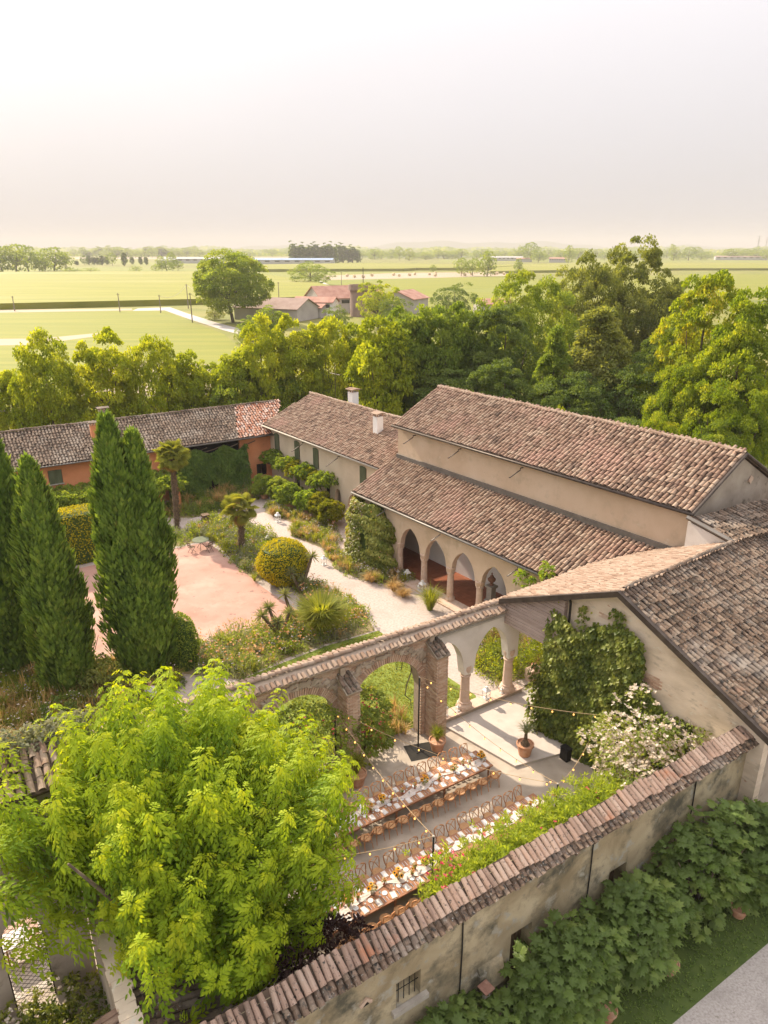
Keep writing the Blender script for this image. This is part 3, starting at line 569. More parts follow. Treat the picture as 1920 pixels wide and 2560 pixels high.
for s_ in (-37.9, -32.1, -25.4): bracket(port, (s_, 29.45, 4.75), (0, -1, 0), (1, 0, 0), .8, FLASH)
mb = MB(); mb.span((-31.15, 32.86, 2.55), (-30.25, 32.915, 3.35)); wn = mb.build('window', DARK, port)
mb = MB()
for k in range(4): mb.span((-31.0 + k * .2, 32.83, 2.55), (-30.97 + k * .2, 32.86, 3.35))
mb.build('bar', IRON, wn)
# ------------------------------------------------------------------ cream farmhouse (frame B)
house = thing('farmhouse', 'long cream farmhouse with green shutters and tiled roof', 'house', 'B', (-61.5, 33.1, 0))
ops = [(-57.05, -56.15, 0, 2.5), (-54.1, -53.3, .25, rnd_arch(-53.7, .4, 2.3, 2.55)), (-51.85, -51.0, .05, rnd_arch(-51.42, .43, 2.25, 2.55)), (-50.3, -49.2, .0, rnd_arch(-49.75, .55, 1.2, 2.35)), (-48.3, -45.6, 0, rnd_arch(-46.95, 1.35, 1.1, 2.6)), (-44.6, -43.8, .2, 2.4)]
mb = MB(); arch_wall(mb, -61.5, -41.35, 0, 5.75, ops, 33.1, 33.5); mb.build('wall', PLASH, house)
MB().prism([(33.75, 0), (43.2, 0), (43.2, 5.7), (38.1, 8.1), (33.75, 5.95)], 0, -61.5, -41.35).build('inner_wall', PLASH, house)
def door(parent, xl, xr, z0, z1, y, m, bars=0, name='door'):
    d = MB().span((xl, y, z0), (xr, y + .06, z1)).build(name, m, parent)
    fr_ = MB(); fr_.span((xl, y - .03, z0), (xl + .06, y, z1)); fr_.span((xr - .06, y - .03, z0), (xr, y, z1)); fr_.span(((xl + xr) / 2 - .03, y - .028, z0), ((xl + xr) / 2 + .03, y - .002, z1)); fr_.build('frame', FRAMEW, d)
    for k in range(bars):
        x = xl + (xr - xl) * (k + 1) / (bars + 1); MB().tube([(x, y - .12, z0), (x, y - .12, z1)], .014, 5).build('bar', IRON, d)
    return d
door(house, -57.05, -56.15, 0, 2.5, 33.35, DARK); door(house, -54.1, -53.3, .25, 2.55, 33.35, GLASS, 3, 'window'); door(house, -51.85, -51.0, .05, 2.55, 33.35, GLASS, 3, 'window'); door(house, -44.6, -43.8, .2, 2.4, 33.35, GLASS, 3, 'window')
def shutters(parent, xc, w_, z0, z1, y, sill=True, arch=.12):
    mb = MB(); f = rnd_arch(xc, w_ / 2 + .02, z1 - arch, z1)
    fr_ = mb; fr_.span((xc - w_ / 2 - .05, y - .012, z0), (xc + w_ / 2 + .05, y, z1 - arch)); win = fr_.build('window', FRAMEW, parent)
    for sgn in (-1, 1):
        m_ = MB(); xa, xb = (xc - w_ / 2, xc - .008) if sgn < 0 else (xc + .008, xc + w_ / 2)
        xs = np.linspace(xa, xb, 6); top = [(q, f(q)) for q in xs]
        m_.prism([(xa, z0)] + [(xb, z0)] + top[::-1], 1, y - .055, y - .013)
        sh = m_.build('shutter', SHUT, win); s2 = MB()
        for k in range(3):
            zc = z0 + (z1 - z0) * (.12 + .33 * k); s2.span((xa + .03, y - .066, zc), (xb - .03, y - .056, zc + .07))
        for k in range(1, 4): x = xa + (xb - xa) * k / 4; s2.span((x - .008, y - .062, z0 + .02), (x + .008, y - .0555, z1 - arch - .05))
        s2.build('batten', SHUT, win)
    if sill: MB().span((xc - w_ / 2 - .12, y - .13, z0 - .09), (xc + w_ / 2 + .12, y + .02, z0)).build('sill', SILL, win)
for xc in (-60.15, -56.4, -53.15, -45.95): shutters(house, xc, .85, 3.42 if xc < -46 else 3.3, 5.3, 33.1)
sh_ = (0, 5.5, 2.45); L3 = math.hypot(5.5, 2.45); pol = [(0, 0), (20.6, 0), (20.6, L3), (0.2, L3)]
r3 = slab(house, 'roof', (-62.0, 32.6, 5.85), (1, 0, 0), sh_, pol, PAN, fr='B')
tiles(r3, (-62.0, 32.6, 5.85), (1, 0, 0), sh_, pol, TILE, pitch=.26, expose=.36)
slab(house, 'roof', (-41.4, 43.6, 5.85), (-1, 0, 0), (0, -5.5, 2.45), [(0, 0), (20.6, 0), (20.6, L3), (0, L3)], PAN, fr='B')
ridge_tiles(r3, (-61.9, 38.1, 8.36), (-41.5, 38.1, 8.36), TILE_PALE, r=.14)
gutter(house, (-62.0, 32.5, 5.80), (-43.2, 32.5, 5.80), SILL, .075)
bracket(house, (-55.0, 33.1, 5.45), (0, -1, 0), (1, 0, 0), 1.3); bracket(house, (-49.3, 33.1, 5.4), (0, -1, 0), (1, 0, 0), 1.3)
def chimney(parent, c, w_, d, z0, h, m=WHITE, capm=TILE_PALE):
    mb = MB(); mb.box((c[0], c[1], z0 + h / 2), (w_, d, h)); ch = mb.build('chimney', m, parent)
    mb = MB()
    for dx in (-1, 0, 1):
        for dy in (-1, 1): mb.box((c[0] + dx * w_ * .4, c[1] + dy * d * .42, z0 + h + .11), (.09, .09, .22))
    mb.build('brick_post', BRICK, ch)
    mb = MB(); mb.prism([(c[1] - d * .75, z0 + h + .22), (c[1] + d * .75, z0 + h + .22), (c[1] + d * .75, z0 + h + .27), (c[1], z0 + h + .36), (c[1] - d * .75, z0 + h + .27)], 0, c[0] - w_ * .75, c[0] + w_ * .75); mb.build('chimney_cap', capm, ch)
chimney(r3, (-47.75, 36.0), .62, .62, 7.0, 1.75); chimney(r3, (-55.2, 38.7), .75, .7, 7.8, 1.6)
def antenna(p, h, fr, label, L=1.6):
    t = thing('antenna', label, 'antenna', fr, p); mb = MB(); mb.tube([(p[0], p[1], p[2]), (p[0], p[1], p[2] + h)], .03, 5); mb.build('mast', METAL, t)
    mb = MB(); mb.tube([(p[0] - L / 2, p[1], p[2] + h * .72), (p[0] + L / 2, p[1], p[2] + h * .72)], .02, 4)
    for k in range(7): x = p[0] - L / 2 + L * k / 6; mb.tube([(x, p[1] - .3, p[2] + h * .72), (x, p[1] + .3, p[2] + h * .72)], .012, 4)
    mb.build('boom', METAL, t)
antenna((-57.6, 38.3, 8.2), 3.6, 'B', 'thin television antenna on the ridge of the cream farmhouse roof')
# porch canopy with vine
can = thing('porch_canopy', 'dark rounded porch canopy under a vine on the cream farmhouse', 'canopy', 'B', (-60.9, 33.1, 2.6))
mb = MB(); mb.prism([(33.08, 2.95), (33.08, 2.75), (31.9, 2.45), (31.75, 2.55), (31.9, 2.72)], 0, -61.3, -51.2); mb.build('hood', FRAMEW, can)
for s_ in (-60.9, -57.6, -54.3, -51.4): MB().tube([(s_, 33.05, 2.1), (s_, 31.95, 2.5)], .03, 5).build('strut', IRON, can)
vn = thing('climbing_vine', 'leafy vine with twisted stem covering the farmhouse porch canopy', 'vine', 'B', (-52.6, 32.6, 0))
mb = MB(); mb.tube([(-51.3, 32.7, 0), (-51.6, 32.75, .9), (-51.2, 32.6, 1.6), (-52.0, 32.5, 2.3), (-52.4, 32.4, 2.8)], [.07, .06, .05, .05, .03], 6); mb.build('stem', BARK, vn, smooth=True)
mb = MB()
for k in range(17):
    s_ = -60.4 + k * .63; hz = 3.0 + .25 * math.sin(k * 1.3); crown(mb, (s_, 32.3 + .15 * math.sin(k * 2.1), hz), .75, .75, .48, 22, 26, .24, m=0 if k % 5 not in (2, 3) or k < 6 else 1, inner=.1, cr=.3)
mb.build('foliage', [LF_MID, LF_LEMON], vn)
# ------------------------------------------------------------------ long orange range (frame A)
oran = thing('orange_farm_range', 'long orange farm building with weathered tiled roof at the back', 'building', 'A', (-8, 64.2, 0))
ops = [(2.2, 3.0, 1.4, 2.4), (6.6, 8.0, 0, 2.3), (9.6, 11.0, 0, 2.3), (17.4, 24.3, 0, 4.75), (25.9, 27.0, .9, 2.1)]
mb = MB(); arch_wall(mb, -8, 27.5, 0, 5.0, ops, 64.2, 64.55); mb.build('wall', ORANGE, oran)
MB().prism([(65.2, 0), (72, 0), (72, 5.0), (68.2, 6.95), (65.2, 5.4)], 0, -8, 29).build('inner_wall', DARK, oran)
door(oran, 25.9, 27.0, .9, 2.1, 64.42, DARK, 4, 'window'); door(oran, 6.6, 8.0, 0, 2.3, 64.42, DARK); door(oran, 9.6, 11.0, 0, 2.3, 64.42, DARK)
for xc in (7.75, 14.2): shutters(oran, xc, 1.0, 3.25, 4.45, 64.2, arch=.02)
so_ = (0, 4.6, 2.15); L4 = math.hypot(4.6, 2.15); pol = [(0, 0), (30.3 - 2.2, 0), (38.7, L4), (-8, L4)]
pol = [(0, 0), (35.6, 0), (38.6, L4), (0, L4)]
r4 = slab(oran, 'roof', (-8, 63.55, 5.08), (1, 0, 0), so_, pol, PAN, fr='A')
tiles(r4, (-8, 63.55, 5.08), (1, 0, 0), so_, [(7, 0), (32.0, 0), (33.6, L4), (7, L4)], TILE_OLD, pitch=.27, expose=.37, cap=300)
tiles(r4, (-8, 63.55, 5.08), (1, 0, 0), so_, [(32.0, 0), (35.6, 0), (38.6, L4), (33.6, L4)], TILE_RED, pitch=.27, expose=.37, cap=0)
slab(oran, 'roof', (30.6, 72.7, 5.08), (-1, 0, 0), (0, -4.55, 2.15), [(0, 0), (38.6, 0), (38.6, 5.03), (0, 5.03)], PAN, fr='A')
ridge_tiles(r4, (-1, 68.15, 7.28), (30.4, 68.15, 7.28), TILE_OLD, r=.14)
gutter(oran, (-8, 63.45, 5.02), (27.6, 63.45, 5.02), FLASH, .07)
chimney(r4, (11.7, 66.2), .6, .55, 6.1, 1.35, ORANGE, TILE_OLD); chimney(r4, (13.1, 68.6), .7, .6, 6.9, 1.25, GREYPL_SHADE, TILE_OLD)
antenna((4.3, 67.6, 6.9), 3.2, 'A', 'white television antenna with dish arm on the orange building roof')
# vines on it
iv = thing('wall_creeper', 'dark green creeper hanging like a curtain over the orange barn opening', 'creeper', 'A', (20.8, 64.1, 0))
mb = MB(); n = 15000; u = R.uniform(17.0, 24.9, n); z = 4.7 * R.random(n) ** .85 + .25; ed = np.where(u > 24.2, .5, 1)
kp = ((z < 4.35 + .3 * np.sin(u * 2.3)) & ~((np.abs(u - 21.2) < .5) & (z < 1.3 + .3 * np.sin(u * 9))) & (z > .25 + .5 * (np.sin(u * 5) + 1) * .5)); u, z = u[kp], z[kp]
y = 63.85 + .18 * np.sin(u * 3.1) * np.cos(z * 1.7) - (5 - z) * .06 + R.normal(size=len(u)) * .10
sweep_leaves(mb, np.stack([u, y, z], 1), np.tile([0, -1.0, 0], (len(u), 1)), .24, .5, droop=.8); mb.build('foliage', LF_CREEP, iv)
mb = MB()
for k in range(5): u = 17.4 + k * 1.6; mb.tube([(u, 64.05, 4.5 - .2 * k), (u + 1.0, 63.9, 4.3), (u + 2.0, 63.95, 4.55)], .05, 5)
mb.build('stem', BARK, iv)
pg = thing('vine_pergola', 'leafy vine pergola on orange pillars before the orange building', 'pergola', 'A', (11, 61.9, 0))
for u in (4.6, 8.2, 11.8, 15.2, 16.9):
    MB().span((u - .2, 60.5, 0), (u + .2, 60.9, 2.5)).build('pillar', ORANGE, pg)
for u in np.arange(4.0, 17.3, .95): MB().span((u - .05, 60.3, 2.5), (u + .05, 64.15, 2.62)).build('beam', FRAMEW, pg)
MB().span((3.8, 60.6, 2.38), (17.2, 60.75, 2.5)).build('beam', FRAMEW, pg)
mb = MB()
for k in range(30):
    u = 4.2 + k * .44
    crown(mb, (u, 61.0 + .3 * math.sin(k * 1.9), 2.7 + .15 * math.sin(k)), .8, 1.0, .45, 18, 26, .26, m=0, inner=.1, cr=.3, low=-.95)
    if k % 2: crown(mb, (u, 62.9, 2.75), .9, 1.2, .4, 16, 26, .26, inner=.1, cr=.3)
mb.build('foliage', LF_MID, pg)
# ------------------------------------------------------------------ cross wing with ivy gable (frame C)
cw = thing('cross_wing', 'gabled wing with large tiled roof beside the courtyard', 'building', 'C', (-15.5, 23.57, 0))
MB().prism([(-18.75, 0), (-9.1, 0), (-9.1, 5.85), (-15.5, 8.72), (-18.75, 7.2)], 1, 23.75, 24.2).build('gable_wall', GABLE, cw)
gf = MB(); gf.add([(-18.6, 23.745, 0), (-9.1, 23.745, 0), (-9.1, 23.745, 5.85), (-15.5, 23.745, 8.72), (-18.6, 23.745, 7.3)], np.arange(5)[None, :])
MB().prism([(-18.6, 0), (-9.1, 0), (-9.1, 5.7), (-15.5, 8.6), (-18.6, 7.2)], 1, 24.21, 46).build('inner_wall', GREYPL_SHADE, cw)
# open passage under the left half: timber cladding, plank by plank
for k in range(16):
    z0 = 4.68 + k * .165; z1 = z0 + .146; roofz = lambda s_: 5.92 + (s_ + 21.95) * .457
    xl = max(-21.78, -21.95 + (z1 - 5.92) / .457 + .12); xr = -18.25
    if xr - xl > .2: MB().span((xl, 23.5 + R.normal() * .008, z0), (xr, 23.74, z1)).build('plank', PLANK, cw)
MB().span((-21.78, 23.745, 0.0), (-21.3, 24.0, .02)).build('threshold', PAVE, cw)
g1 = (6.45, 0, 2.95); Lg = math.hypot(6.45, 2.95)
polL = [(0, 0), (22.5, 0), (22.5, Lg), (0, Lg)]
slope_l = (2.95 / 6.45)
P0 = (-21.95, 23.35, 5.93)
rl = slab(cw, 'roof', (-21.95, 33.9, 5.93), (0, -1, 0), (6.45, 0, 2.95), [(0, 0), (10.55, 0), (10.55, Lg), (0, Lg)], PAN, fr='C')
tiles(rl, (-21.95, 33.9, 5.93), (0, -1, 0), (6.45, 0, 2.95), [(0, 0), (10.55, 0), (10.55, Lg), (0, Lg)], TILE_PALE, pitch=.25, expose=.36)
rr = slab(cw, 'roof', (-8.6, 23.35, 5.75), (0, 1, 0), (-6.9, 0, 3.13), [(0, 0), (24, 0), (24, 7.57), (0, 7.57)], PAN, fr='C')
tiles(rr, (-8.6, 23.35, 5.75), (0, 1, 0), (-6.9, 0, 3.13), [(0.05, 0), (24, 0), (24, 7.57), (0.05, 7.57)], TILE_OLD, pitch=.25, expose=.38, ln=.48)
ridge_tiles(rl, (-15.5, 32.2, 8.95), (-15.5, 23.4, 8.95), TILE_OLD, r=.13)
ru = slab(cw, 'upper_roof', (-15.5, 32.0, 8.92), (.17, 1, 0.02), (-2.4, .0, .55), [(0, 0), (12, 0), (12, 2.3), (-.0, 2.45)], PAN, fr='C')
tiles(ru, (-15.5, 32.0, 8.92), (.17, 1, .02), (-2.4, .0, .55), [(0.05, 0), (12, 0), (12, 2.2), (0.3, 2.2)], TILE_OLD, pitch=.25, expose=.38, ln=.48)
mb = MB(); mb.prism([(-15.55, 8.80), (-17.9, 9.28), (-17.9, 7.5)], 1, 32.05, 32.2); mb.build('side_wall', PLASW, cw)
MB().tube([(-15.5, 31.98, 9.0), (-17.95, 32.0, 9.5)], .11, 5).build('verge_flashing', FLASH, cw)
for (a, b) in (((-22.0, 5.86), (-15.5, 8.86)), ((-15.5, 8.86), (-8.5, 5.66))):
    mb = MB(); mb.add([(a[0], 23.25, a[1] - .16), (b[0], 23.25, b[1] - .16), (b[0], 23.25, b[1] + .10), (a[0], 23.25, a[1] + .10), (a[0], 23.5, a[1] - .16), (b[0], 23.5, b[1] - .16), (b[0], 23.5, b[1] + .10), (a[0], 23.5, a[1] + .10)], BOXF); mb.build('verge_flashing', METAL, cw)
MB().tube([(-17.95, 23.42, 7.6), (-17.97, 23.55, 7.3), (-18.0, 23.6, 3.5), (-18.0, 23.6, 0.1)], .055, 8).build('downpipe', IRON, cw, smooth=True)
mb = MB(); n_ = 12
brickwork(cw, [((-14.2, 23.745, 5.2), (1, 0, 0), .9, .55, (0, -1, 0)), ((-13.3, 23.745, 3.6), (1, 0, 0), .5, .4, (0, -1, 0)), ((-11.0, 23.745, 4.1), (1, 0, 0), .5, .25, (0, -1, 0)), ((-16.6, 23.745, 7.2), (1, 0, 0), .5, .25, (0, -1, 0))], BRICK, 'C', cap=60)
# ivy mass on the gable
ivy = thing('ivy', 'dense ivy covering the gable wall beside the courtyard platform', 'ivy', 'C', (-15.6, 23.5, 0))
top = [(-19.1, 6.1), (-18.6, 6.75), (-17.9, 6.5), (-17.3, 6.1), (-16.6, 6.9), (-15.9, 7.1), (-15.1, 7.3), (-14.5, 7.35), (-14.15, 7.0), (-14.05, 5.4), (-13.3, 4.9), (-12.5, 4.4), (-11.6, 3.9), (-11.2, 0)]
poly = [(-19.1, 0)] + top; mb = MB(); Q = scatter(poly, 520); n = len(Q)
bul = .27 + .13 * np.sin(Q[:, 0] * 2.2 + Q[:, 1]) * np.cos(Q[:, 1] * 1.6) + .12 * np.sin(Q[:, 0] * 6.1 - Q[:, 1] * 2) * np.sin(Q[:, 1] * 5.3 + Q[:, 0]) + .15 * np.exp(-((Q[:, 0] + 18.6) / .8) ** 2) * (Q[:, 1] < 3.5)
y = 23.7 - np.clip(bul, .06, .8) * R.uniform(.55, 1.1, n)
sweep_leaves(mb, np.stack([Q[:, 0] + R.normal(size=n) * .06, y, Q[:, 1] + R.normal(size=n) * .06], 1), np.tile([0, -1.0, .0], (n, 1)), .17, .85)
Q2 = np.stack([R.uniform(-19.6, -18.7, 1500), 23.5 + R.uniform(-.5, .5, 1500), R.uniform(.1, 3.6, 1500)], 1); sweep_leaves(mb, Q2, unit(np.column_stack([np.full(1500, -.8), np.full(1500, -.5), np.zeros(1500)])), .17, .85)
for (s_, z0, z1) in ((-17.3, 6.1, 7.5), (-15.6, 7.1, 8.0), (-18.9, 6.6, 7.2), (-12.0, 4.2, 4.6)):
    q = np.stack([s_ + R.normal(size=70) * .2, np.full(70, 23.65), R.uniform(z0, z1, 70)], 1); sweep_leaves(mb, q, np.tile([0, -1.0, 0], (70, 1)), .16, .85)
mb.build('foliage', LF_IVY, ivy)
mb = MB()
for s_ in (-18.9, -18.2, -16.4, -14.6): mb.tube([(s_, 23.6, 0), (s_ + .15, 23.62, 2), (s_ - .1, 23.66, 4.2), (s_ + .2, 23.7, 6.1)], [.06, .05, .04, .02], 5)
mb.build('stem', BARK, ivy)
# small creeper by the roof valley
vv = thing('creeper_tuft', 'bright green creeper tuft on the portico eaves by the roof valley', 'creeper', 'B', (-23.6, 28.9, 4.7))
mb = MB(); crown(mb, (-22.9, 28.7, 5.35), .35, .3, .75, 16, 16, .22, inner=.1); crown(mb, (-24.3, 28.6, 4.6), .65, .3, .4, 16, 16, .22, inner=.1); mb.build('foliage', LF_OLEB, vv)
# ------------------------------------------------------------------ arcade wall between courtyard and garden (frame A)
arc = thing('arcade_wall', 'brick and plaster arcade wall with tiled coping between courtyard and garden', 'wall', 'A', (10, 23.45, 0))
AR = [(15.05, 1.9, 2.7, 4.62), (10.6, 1.88, 2.6, 4.5), (6.1, 1.9, 2.6, 4.5)]
ops = [(xc - w_, xc + w_, 0, rnd_arch(xc, w_, zs, za)) for xc, w_, zs, za in AR]
mb = MB(); arch_wall(mb, 2.6, 17.75, 0, 5.42, ops, 23.47, 24.05); mb.build('brick_wall', MORTAR, arc)
def ok_(p, pad=.0):
    for xc, w_, zs, za in AR:
        d = abs(p[0] - xc)
        if p[2] < zs and d < w_ + .06 + pad: return False
        if p[2] >= zs and ((p[0] - xc) / (w_ + .36 + pad)) ** 2 + ((p[2] - zs) / (za - zs + .36 + pad)) ** 2 < 1: return False
    return True
brickwork(arc, [((2.8, 23.47, 0), (1, 0, 0), 14.9, 5.4, (0, -1, 0))], BRICK, 'A', inside=lambda p: ok_(p) and not (12.5 < p[0] < 13.15 and p[2] < 4.7))
# voussoirs round the arches, single bricks on edge
vm = MB().box((0, 0, 0), (.075, .07, .34)).mesh('voussoir', BRICK)
sm = MB(); 
for ai, (xc, w_, zs, za) in enumerate(AR[:2]):
    n = 58
    for k in range(n):
        th = math.pi * (k + .5) / n; h = za - zs; p = (xc + (w_ + .17) * math.cos(th), 23.455 + R.uniform(-.01, .01), zs + (h + .17) * math.sin(th)); nx, nz_ = math.cos(th) * h, math.sin(th) * w_
        o = link('voussoir', vm, arc); o.location = (p[0] - 10, p[1] - 23.45, p[2]); o.rotation_euler = (0, math.atan2(nx, nz_), 0)
    for k in range(150):   # rough stones above the springing
        th = R.uniform(.12, .88) * math.pi; d = R.uniform(.42, .8) + .2 * abs(math.cos(th)); p = np.array([xc + (w_ + d) * math.cos(th), 23.44, zs + (h + d * .8) * math.sin(th)])
        if p[2] > 5.1 or p[0] > 17.1: continue
        if any(((p[0] - a) / (b + .36)) ** 2 + ((p[2] - c) / (e - c + .36)) ** 2 < 1 for a, b, c, e in AR): continue
        sx, sz = R.uniform(.12, .28), R.uniform(.08, .16); q = sph(14) * np.array([sx, .09, sz]) * .55 * R.uniform(.8, 1.2, (14, 1))
        sm.box(p, (sx, R.uniform(.07, .13), sz), M=np.array(Matrix.Rotation(R.normal() * .5 + th - math.pi / 2, 3, 'Y')), r=R.random())
sm.build('rubble_stones', STONE, arc, kind='stuff')
# two buttress piers
for u0, zt in ((17.2, 4.95), (12.5, 4.75)):
    p = MB(); p.prism([(22.62, 0), (23.46, 0), (23.46, zt + .05), (22.62, zt - .3)], 0, u0 + .02, u0 + .60); pier = p.build('pier', MORTAR, arc)
    brickwork(pier, [((u0, 22.62, 0), (1, 0, 0), .62, zt - .33, (0, -1, 0)), ((u0, 23.46, 0), (0, -1, 0), .86, zt - .33, (-1, 0, 0)), ((u0 + .62, 22.6, 0), (0, 1, 0), .86, zt - .33, (1, 0, 0))], BRICK, 'A', cap=300)
    c = slab(pier, 'cap', (u0 - .06, 22.5, zt - .32), (1, 0, 0), (0, .96, .42), [(0, 0), (.76, 0), (.76, 1.06), (0, 1.06)], STONE, .08)
    tiles(c, (u0 - .06, 22.5, zt - .32), (1, 0, 0), (0, .96, .42), [(0, 0), (.76, 0), (.76, 1.06), (0, 1.06)], TILE_OLD, pitch=.25, expose=.36)
    MB().span((u0 + .1, 23.3, zt), (u0 + .34, 23.47, zt + .5)).build('stub', MORTAR, arc)
# white plastered bays with pointed arches on two columns
wa = [(18.42, 1.12, 2.42, 4.62), (21.22, 1.16, 2.42, 4.62)]
ops = [(xc - w_, xc + w_, 0, rnd_arch(xc, w_, zs, za, .28)) for xc, w_, zs, za in wa]
mb = MB(); arch_wall(mb, 17.76, 22.98, 0, 5.42, ops, 23.45, 23.95, m=0, mi=0, low=2.42); mb.build('plaster_wall', PLASW, arc)
mb = MB(); mb.span((17.8, 23.36, 5.05), (22.0, 23.449, 5.13)); mb.span((17.8, 23.4, 5.13), (22.0, 23.449, 5.2)); mb.build('string_course', SILL, arc)
mb = MB(); mb.span((17.8, 23.42, 0), (23.45, 23.98, .3)); mb.build('parapet', STONE, arc); mb = MB(); mb.span((17.78, 23.38, .3), (23.48, 24.02, .36)); mb.build('parapet_cap', PINK, arc)
for u0 in (19.80, 22.62):
    c = MB(); c.box((u0, 23.7, .42), (.62, .6, .13)); c.lathe([(.42, .48), (.40, .60), (.30, .70)], (u0, 23.7, 0), 8, ph=rad(22.5))
    c.lathe([(.30, .7), (.31, .76), (.26, .80), (.25, .95), (.215, 2.2), (.26, 2.22), (.28, 2.28), (.23, 2.32), (.25, 2.45), (.31, 2.7), (.30, 2.85)], (u0, 23.7, 0), 16); co = c.build('column', PINK, arc)
# coping
cpo = slab(arc, 'coping', (2.6, 23.22, 5.40), (1, 0, 0), (0, .54, .22), [(0, 0), (20.2, 0), (20.2, .583), (0, .583)], MORTAR, .07)
tiles(cpo, (2.6, 23.2, 5.41), (1, 0, 0), (0, .54, .22), [(0, 0), (20.2, 0), (20.2, .5), (0, .5)], TILE_PALE, pitch=.235, rows=[0.0], ln=.34, r=.1, name='coping_tile')
cpb = slab(arc, 'coping', (22.8, 24.3, 5.40), (-1, 0, 0), (0, -.54, .22), [(0, 0), (20.2, 0), (20.2, .583), (0, .583)], MORTAR, .07)
tiles(cpb, (22.8, 24.32, 5.41), (-1, 0, 0), (0, -.54, .22), [(0, 0), (20.2, 0), (20.2, .5), (0, .5)], TILE_PALE, pitch=.235, rows=[0.0, .2], ln=.4, r=.1, name='coping_tile')
ridge_tiles(cpo, (2.6, 23.76, 5.68), (22.6, 23.76, 5.68), TILE_PALE, r=.12, ln=.38, step=.30)
MB().tube([(3, 23.43, 5.22), (8, 23.43, 5.22), (17.3, 23.43, 5.25)], .018, 5).build('cable', SILL, arc)
# ------------------------------------------------------------------ street wall with tiled coping (frame A)
stw = thing('street_wall', 'long weathered outer wall with thick tiled coping above fig trees', 'wall', 'A', (12, 11.3, 0))
ops = [(7.55, 8.35, 2.85, 3.75), (11.65, 12.5, 0, 2.85), (15.9, 16.75, 0, 2.85)]
mb = MB(); arch_wall(mb, .8, 24.6, 0, 5.15, ops, 11.3, 11.95); mb.build('wall', STREET, stw)
mb = MB(); mb.span((24.601, 11.29, 0), (34, 11.96, 5.16)); mb.build('wall', STREET, stw)
mb = MB(); mb.span((7.4, 11.16, 2.68), (8.55, 11.31, 2.85)); sl_ = mb.build('window_sill', SILL, stw)
wn = MB(); wn.span((7.55, 11.86, 2.85), (8.35, 11.90, 2.9)); wn = wn.build('window_grille', IRON, stw)
for k in range(4): MB().tube([(7.7 + k * .18, 11.42, 2.84), (7.7 + k * .18, 11.42, 3.76)], .014, 5).build('bar', IRON, wn)
MB().tube([(7.55, 11.42, 3.3), (8.35, 11.42, 3.3)], .012, 5).build('bar', IRON, wn)
for xl, xr in ((11.65, 12.5), (15.9, 16.75)):
    g_ = MB(); g_.span((xl + .45, 11.75, 0), (xr, 11.85, 2.8)); gd = g_.build('door', FRAMEW, stw)
    for k in range(3): MB().span((xl + .47 + k * .13, 11.72, .02), (xl + .58 + k * .13, 11.75, 2.78)).build('plank', FRAMEW, gd)
mb = MB(); mb.prism([(11.05, 1.5), (11.31, 1.5), (11.31, 2.35), (11.2, 2.2)], 0, 10.4, 11.3); mb.build('stone_ledge', STREET, stw)
mb = MB(); mb.tube([(6.45, 11.28, 3.75), (6.6, 11.24, 3.95), (6.75, 11.28, 3.75)], .06, 6); mb.build('putlog_hole_rim', BRICK, stw); MB().span((6.5, 11.285, 3.66), (6.7, 11.31, 3.86)).build('putlog_hole_shade', DARK, stw)  # dark block on the wall face, the hole's shade put into its colour
MB().tube([(12.55, 11.28, 4.2), (12.68, 11.25, 4.3), (12.8, 11.28, 4.18)], .03, 6).build('putlog_hole_rim', STONE, stw)
for u0 in (9.72, 14.85, 19.95):
    MB().tube([(u0, 11.27, 5.05), (u0 + .02, 11.26, 3.6), (u0 - .01, 11.27, 0.2)], .022, 5).build('cable', IRON, stw)
pol = [(0, 0), (23.4, 0), (23.4, .88), (0, .88)]
pol = [(0, 0), (25.2, 0), (25.2, .86), (0, .86)]
so1 = slab(stw, 'coping', (.9, 11.02, 5.06), (1, 0, 0), (0, .75, .43), pol, PAN, .1)
tiles(so1, (.9, 10.99, 5.05), (1, 0, 0), (0, .75, .43), pol, TILE_OLD, pitch=.2, rows=[0.0, .16], ln=.27, r=.09, zf=1.25, cap=230, jit=.014, name='coping_tile')
tiles(so1, (.9, 10.99, 5.09), (1, 0, 0), (0, .75, .43), pol, mat('roof_tile_coping', [(.14, .10, .08), (.24, .165, .125), (.33, .22, .165), (.38, .28, .22), (.42, .25, .17)], scale=.8, rnd=.55, bump=.3, bscale=30, spots=[((.05, .046, .04), 10, .56, .66), ((.40, .37, .33), 13, .62, .70), ((.36, .17, .10), .5, .6, .7)]), pitch=.2, rows=[.31], ln=.56, r=.09, zf=1.25, cap=120, jit=.012, name='coping_tile')
MB().prism([(11.5, 5.151), (11.9, 5.151), (11.78, 5.40), (11.6, 5.40)], 0, .9, 24.3).build('coping_fill', STREET, stw)
# ------------------------------------------------------------------ left side: lean-to, gate wall
lw = thing('side_wall', 'pale topped side wall at the lower left of the courtyard', 'wall', 'A', (1.3, 15, 0))
MB().span((1.15, 11.96, 0), (1.55, 18.6, 4.3)).build('wall', GREYPL_SHADE, lw)
mb = MB()
for k in range(34):
    v0 = 12.0 + k * .195; mb.box((1.35 + R.normal() * .015, v0, 4.35), (.46 + R.normal() * .03, .19, .10 + R.uniform(0, .02)), rz=R.normal() * .02, r=R.random())
mb.build('cap_stones', GABLE, lw, kind='stuff')
lt = thing('lean_to_roof', 'lichen covered lean-to tile roof at the lower left courtyard corner', 'roof', 'A', (1.6, 14.5, 0))
pol = [(0, 0), (4.3, 0), (4.3, 2.6), (0, 2.6)]; vs = (-2.45, 0, .87)
l1 = slab(lt, 'roof', (4.05, 12.4, 3.2), (0, 1, 0), vs, pol, PAN, fr='A')
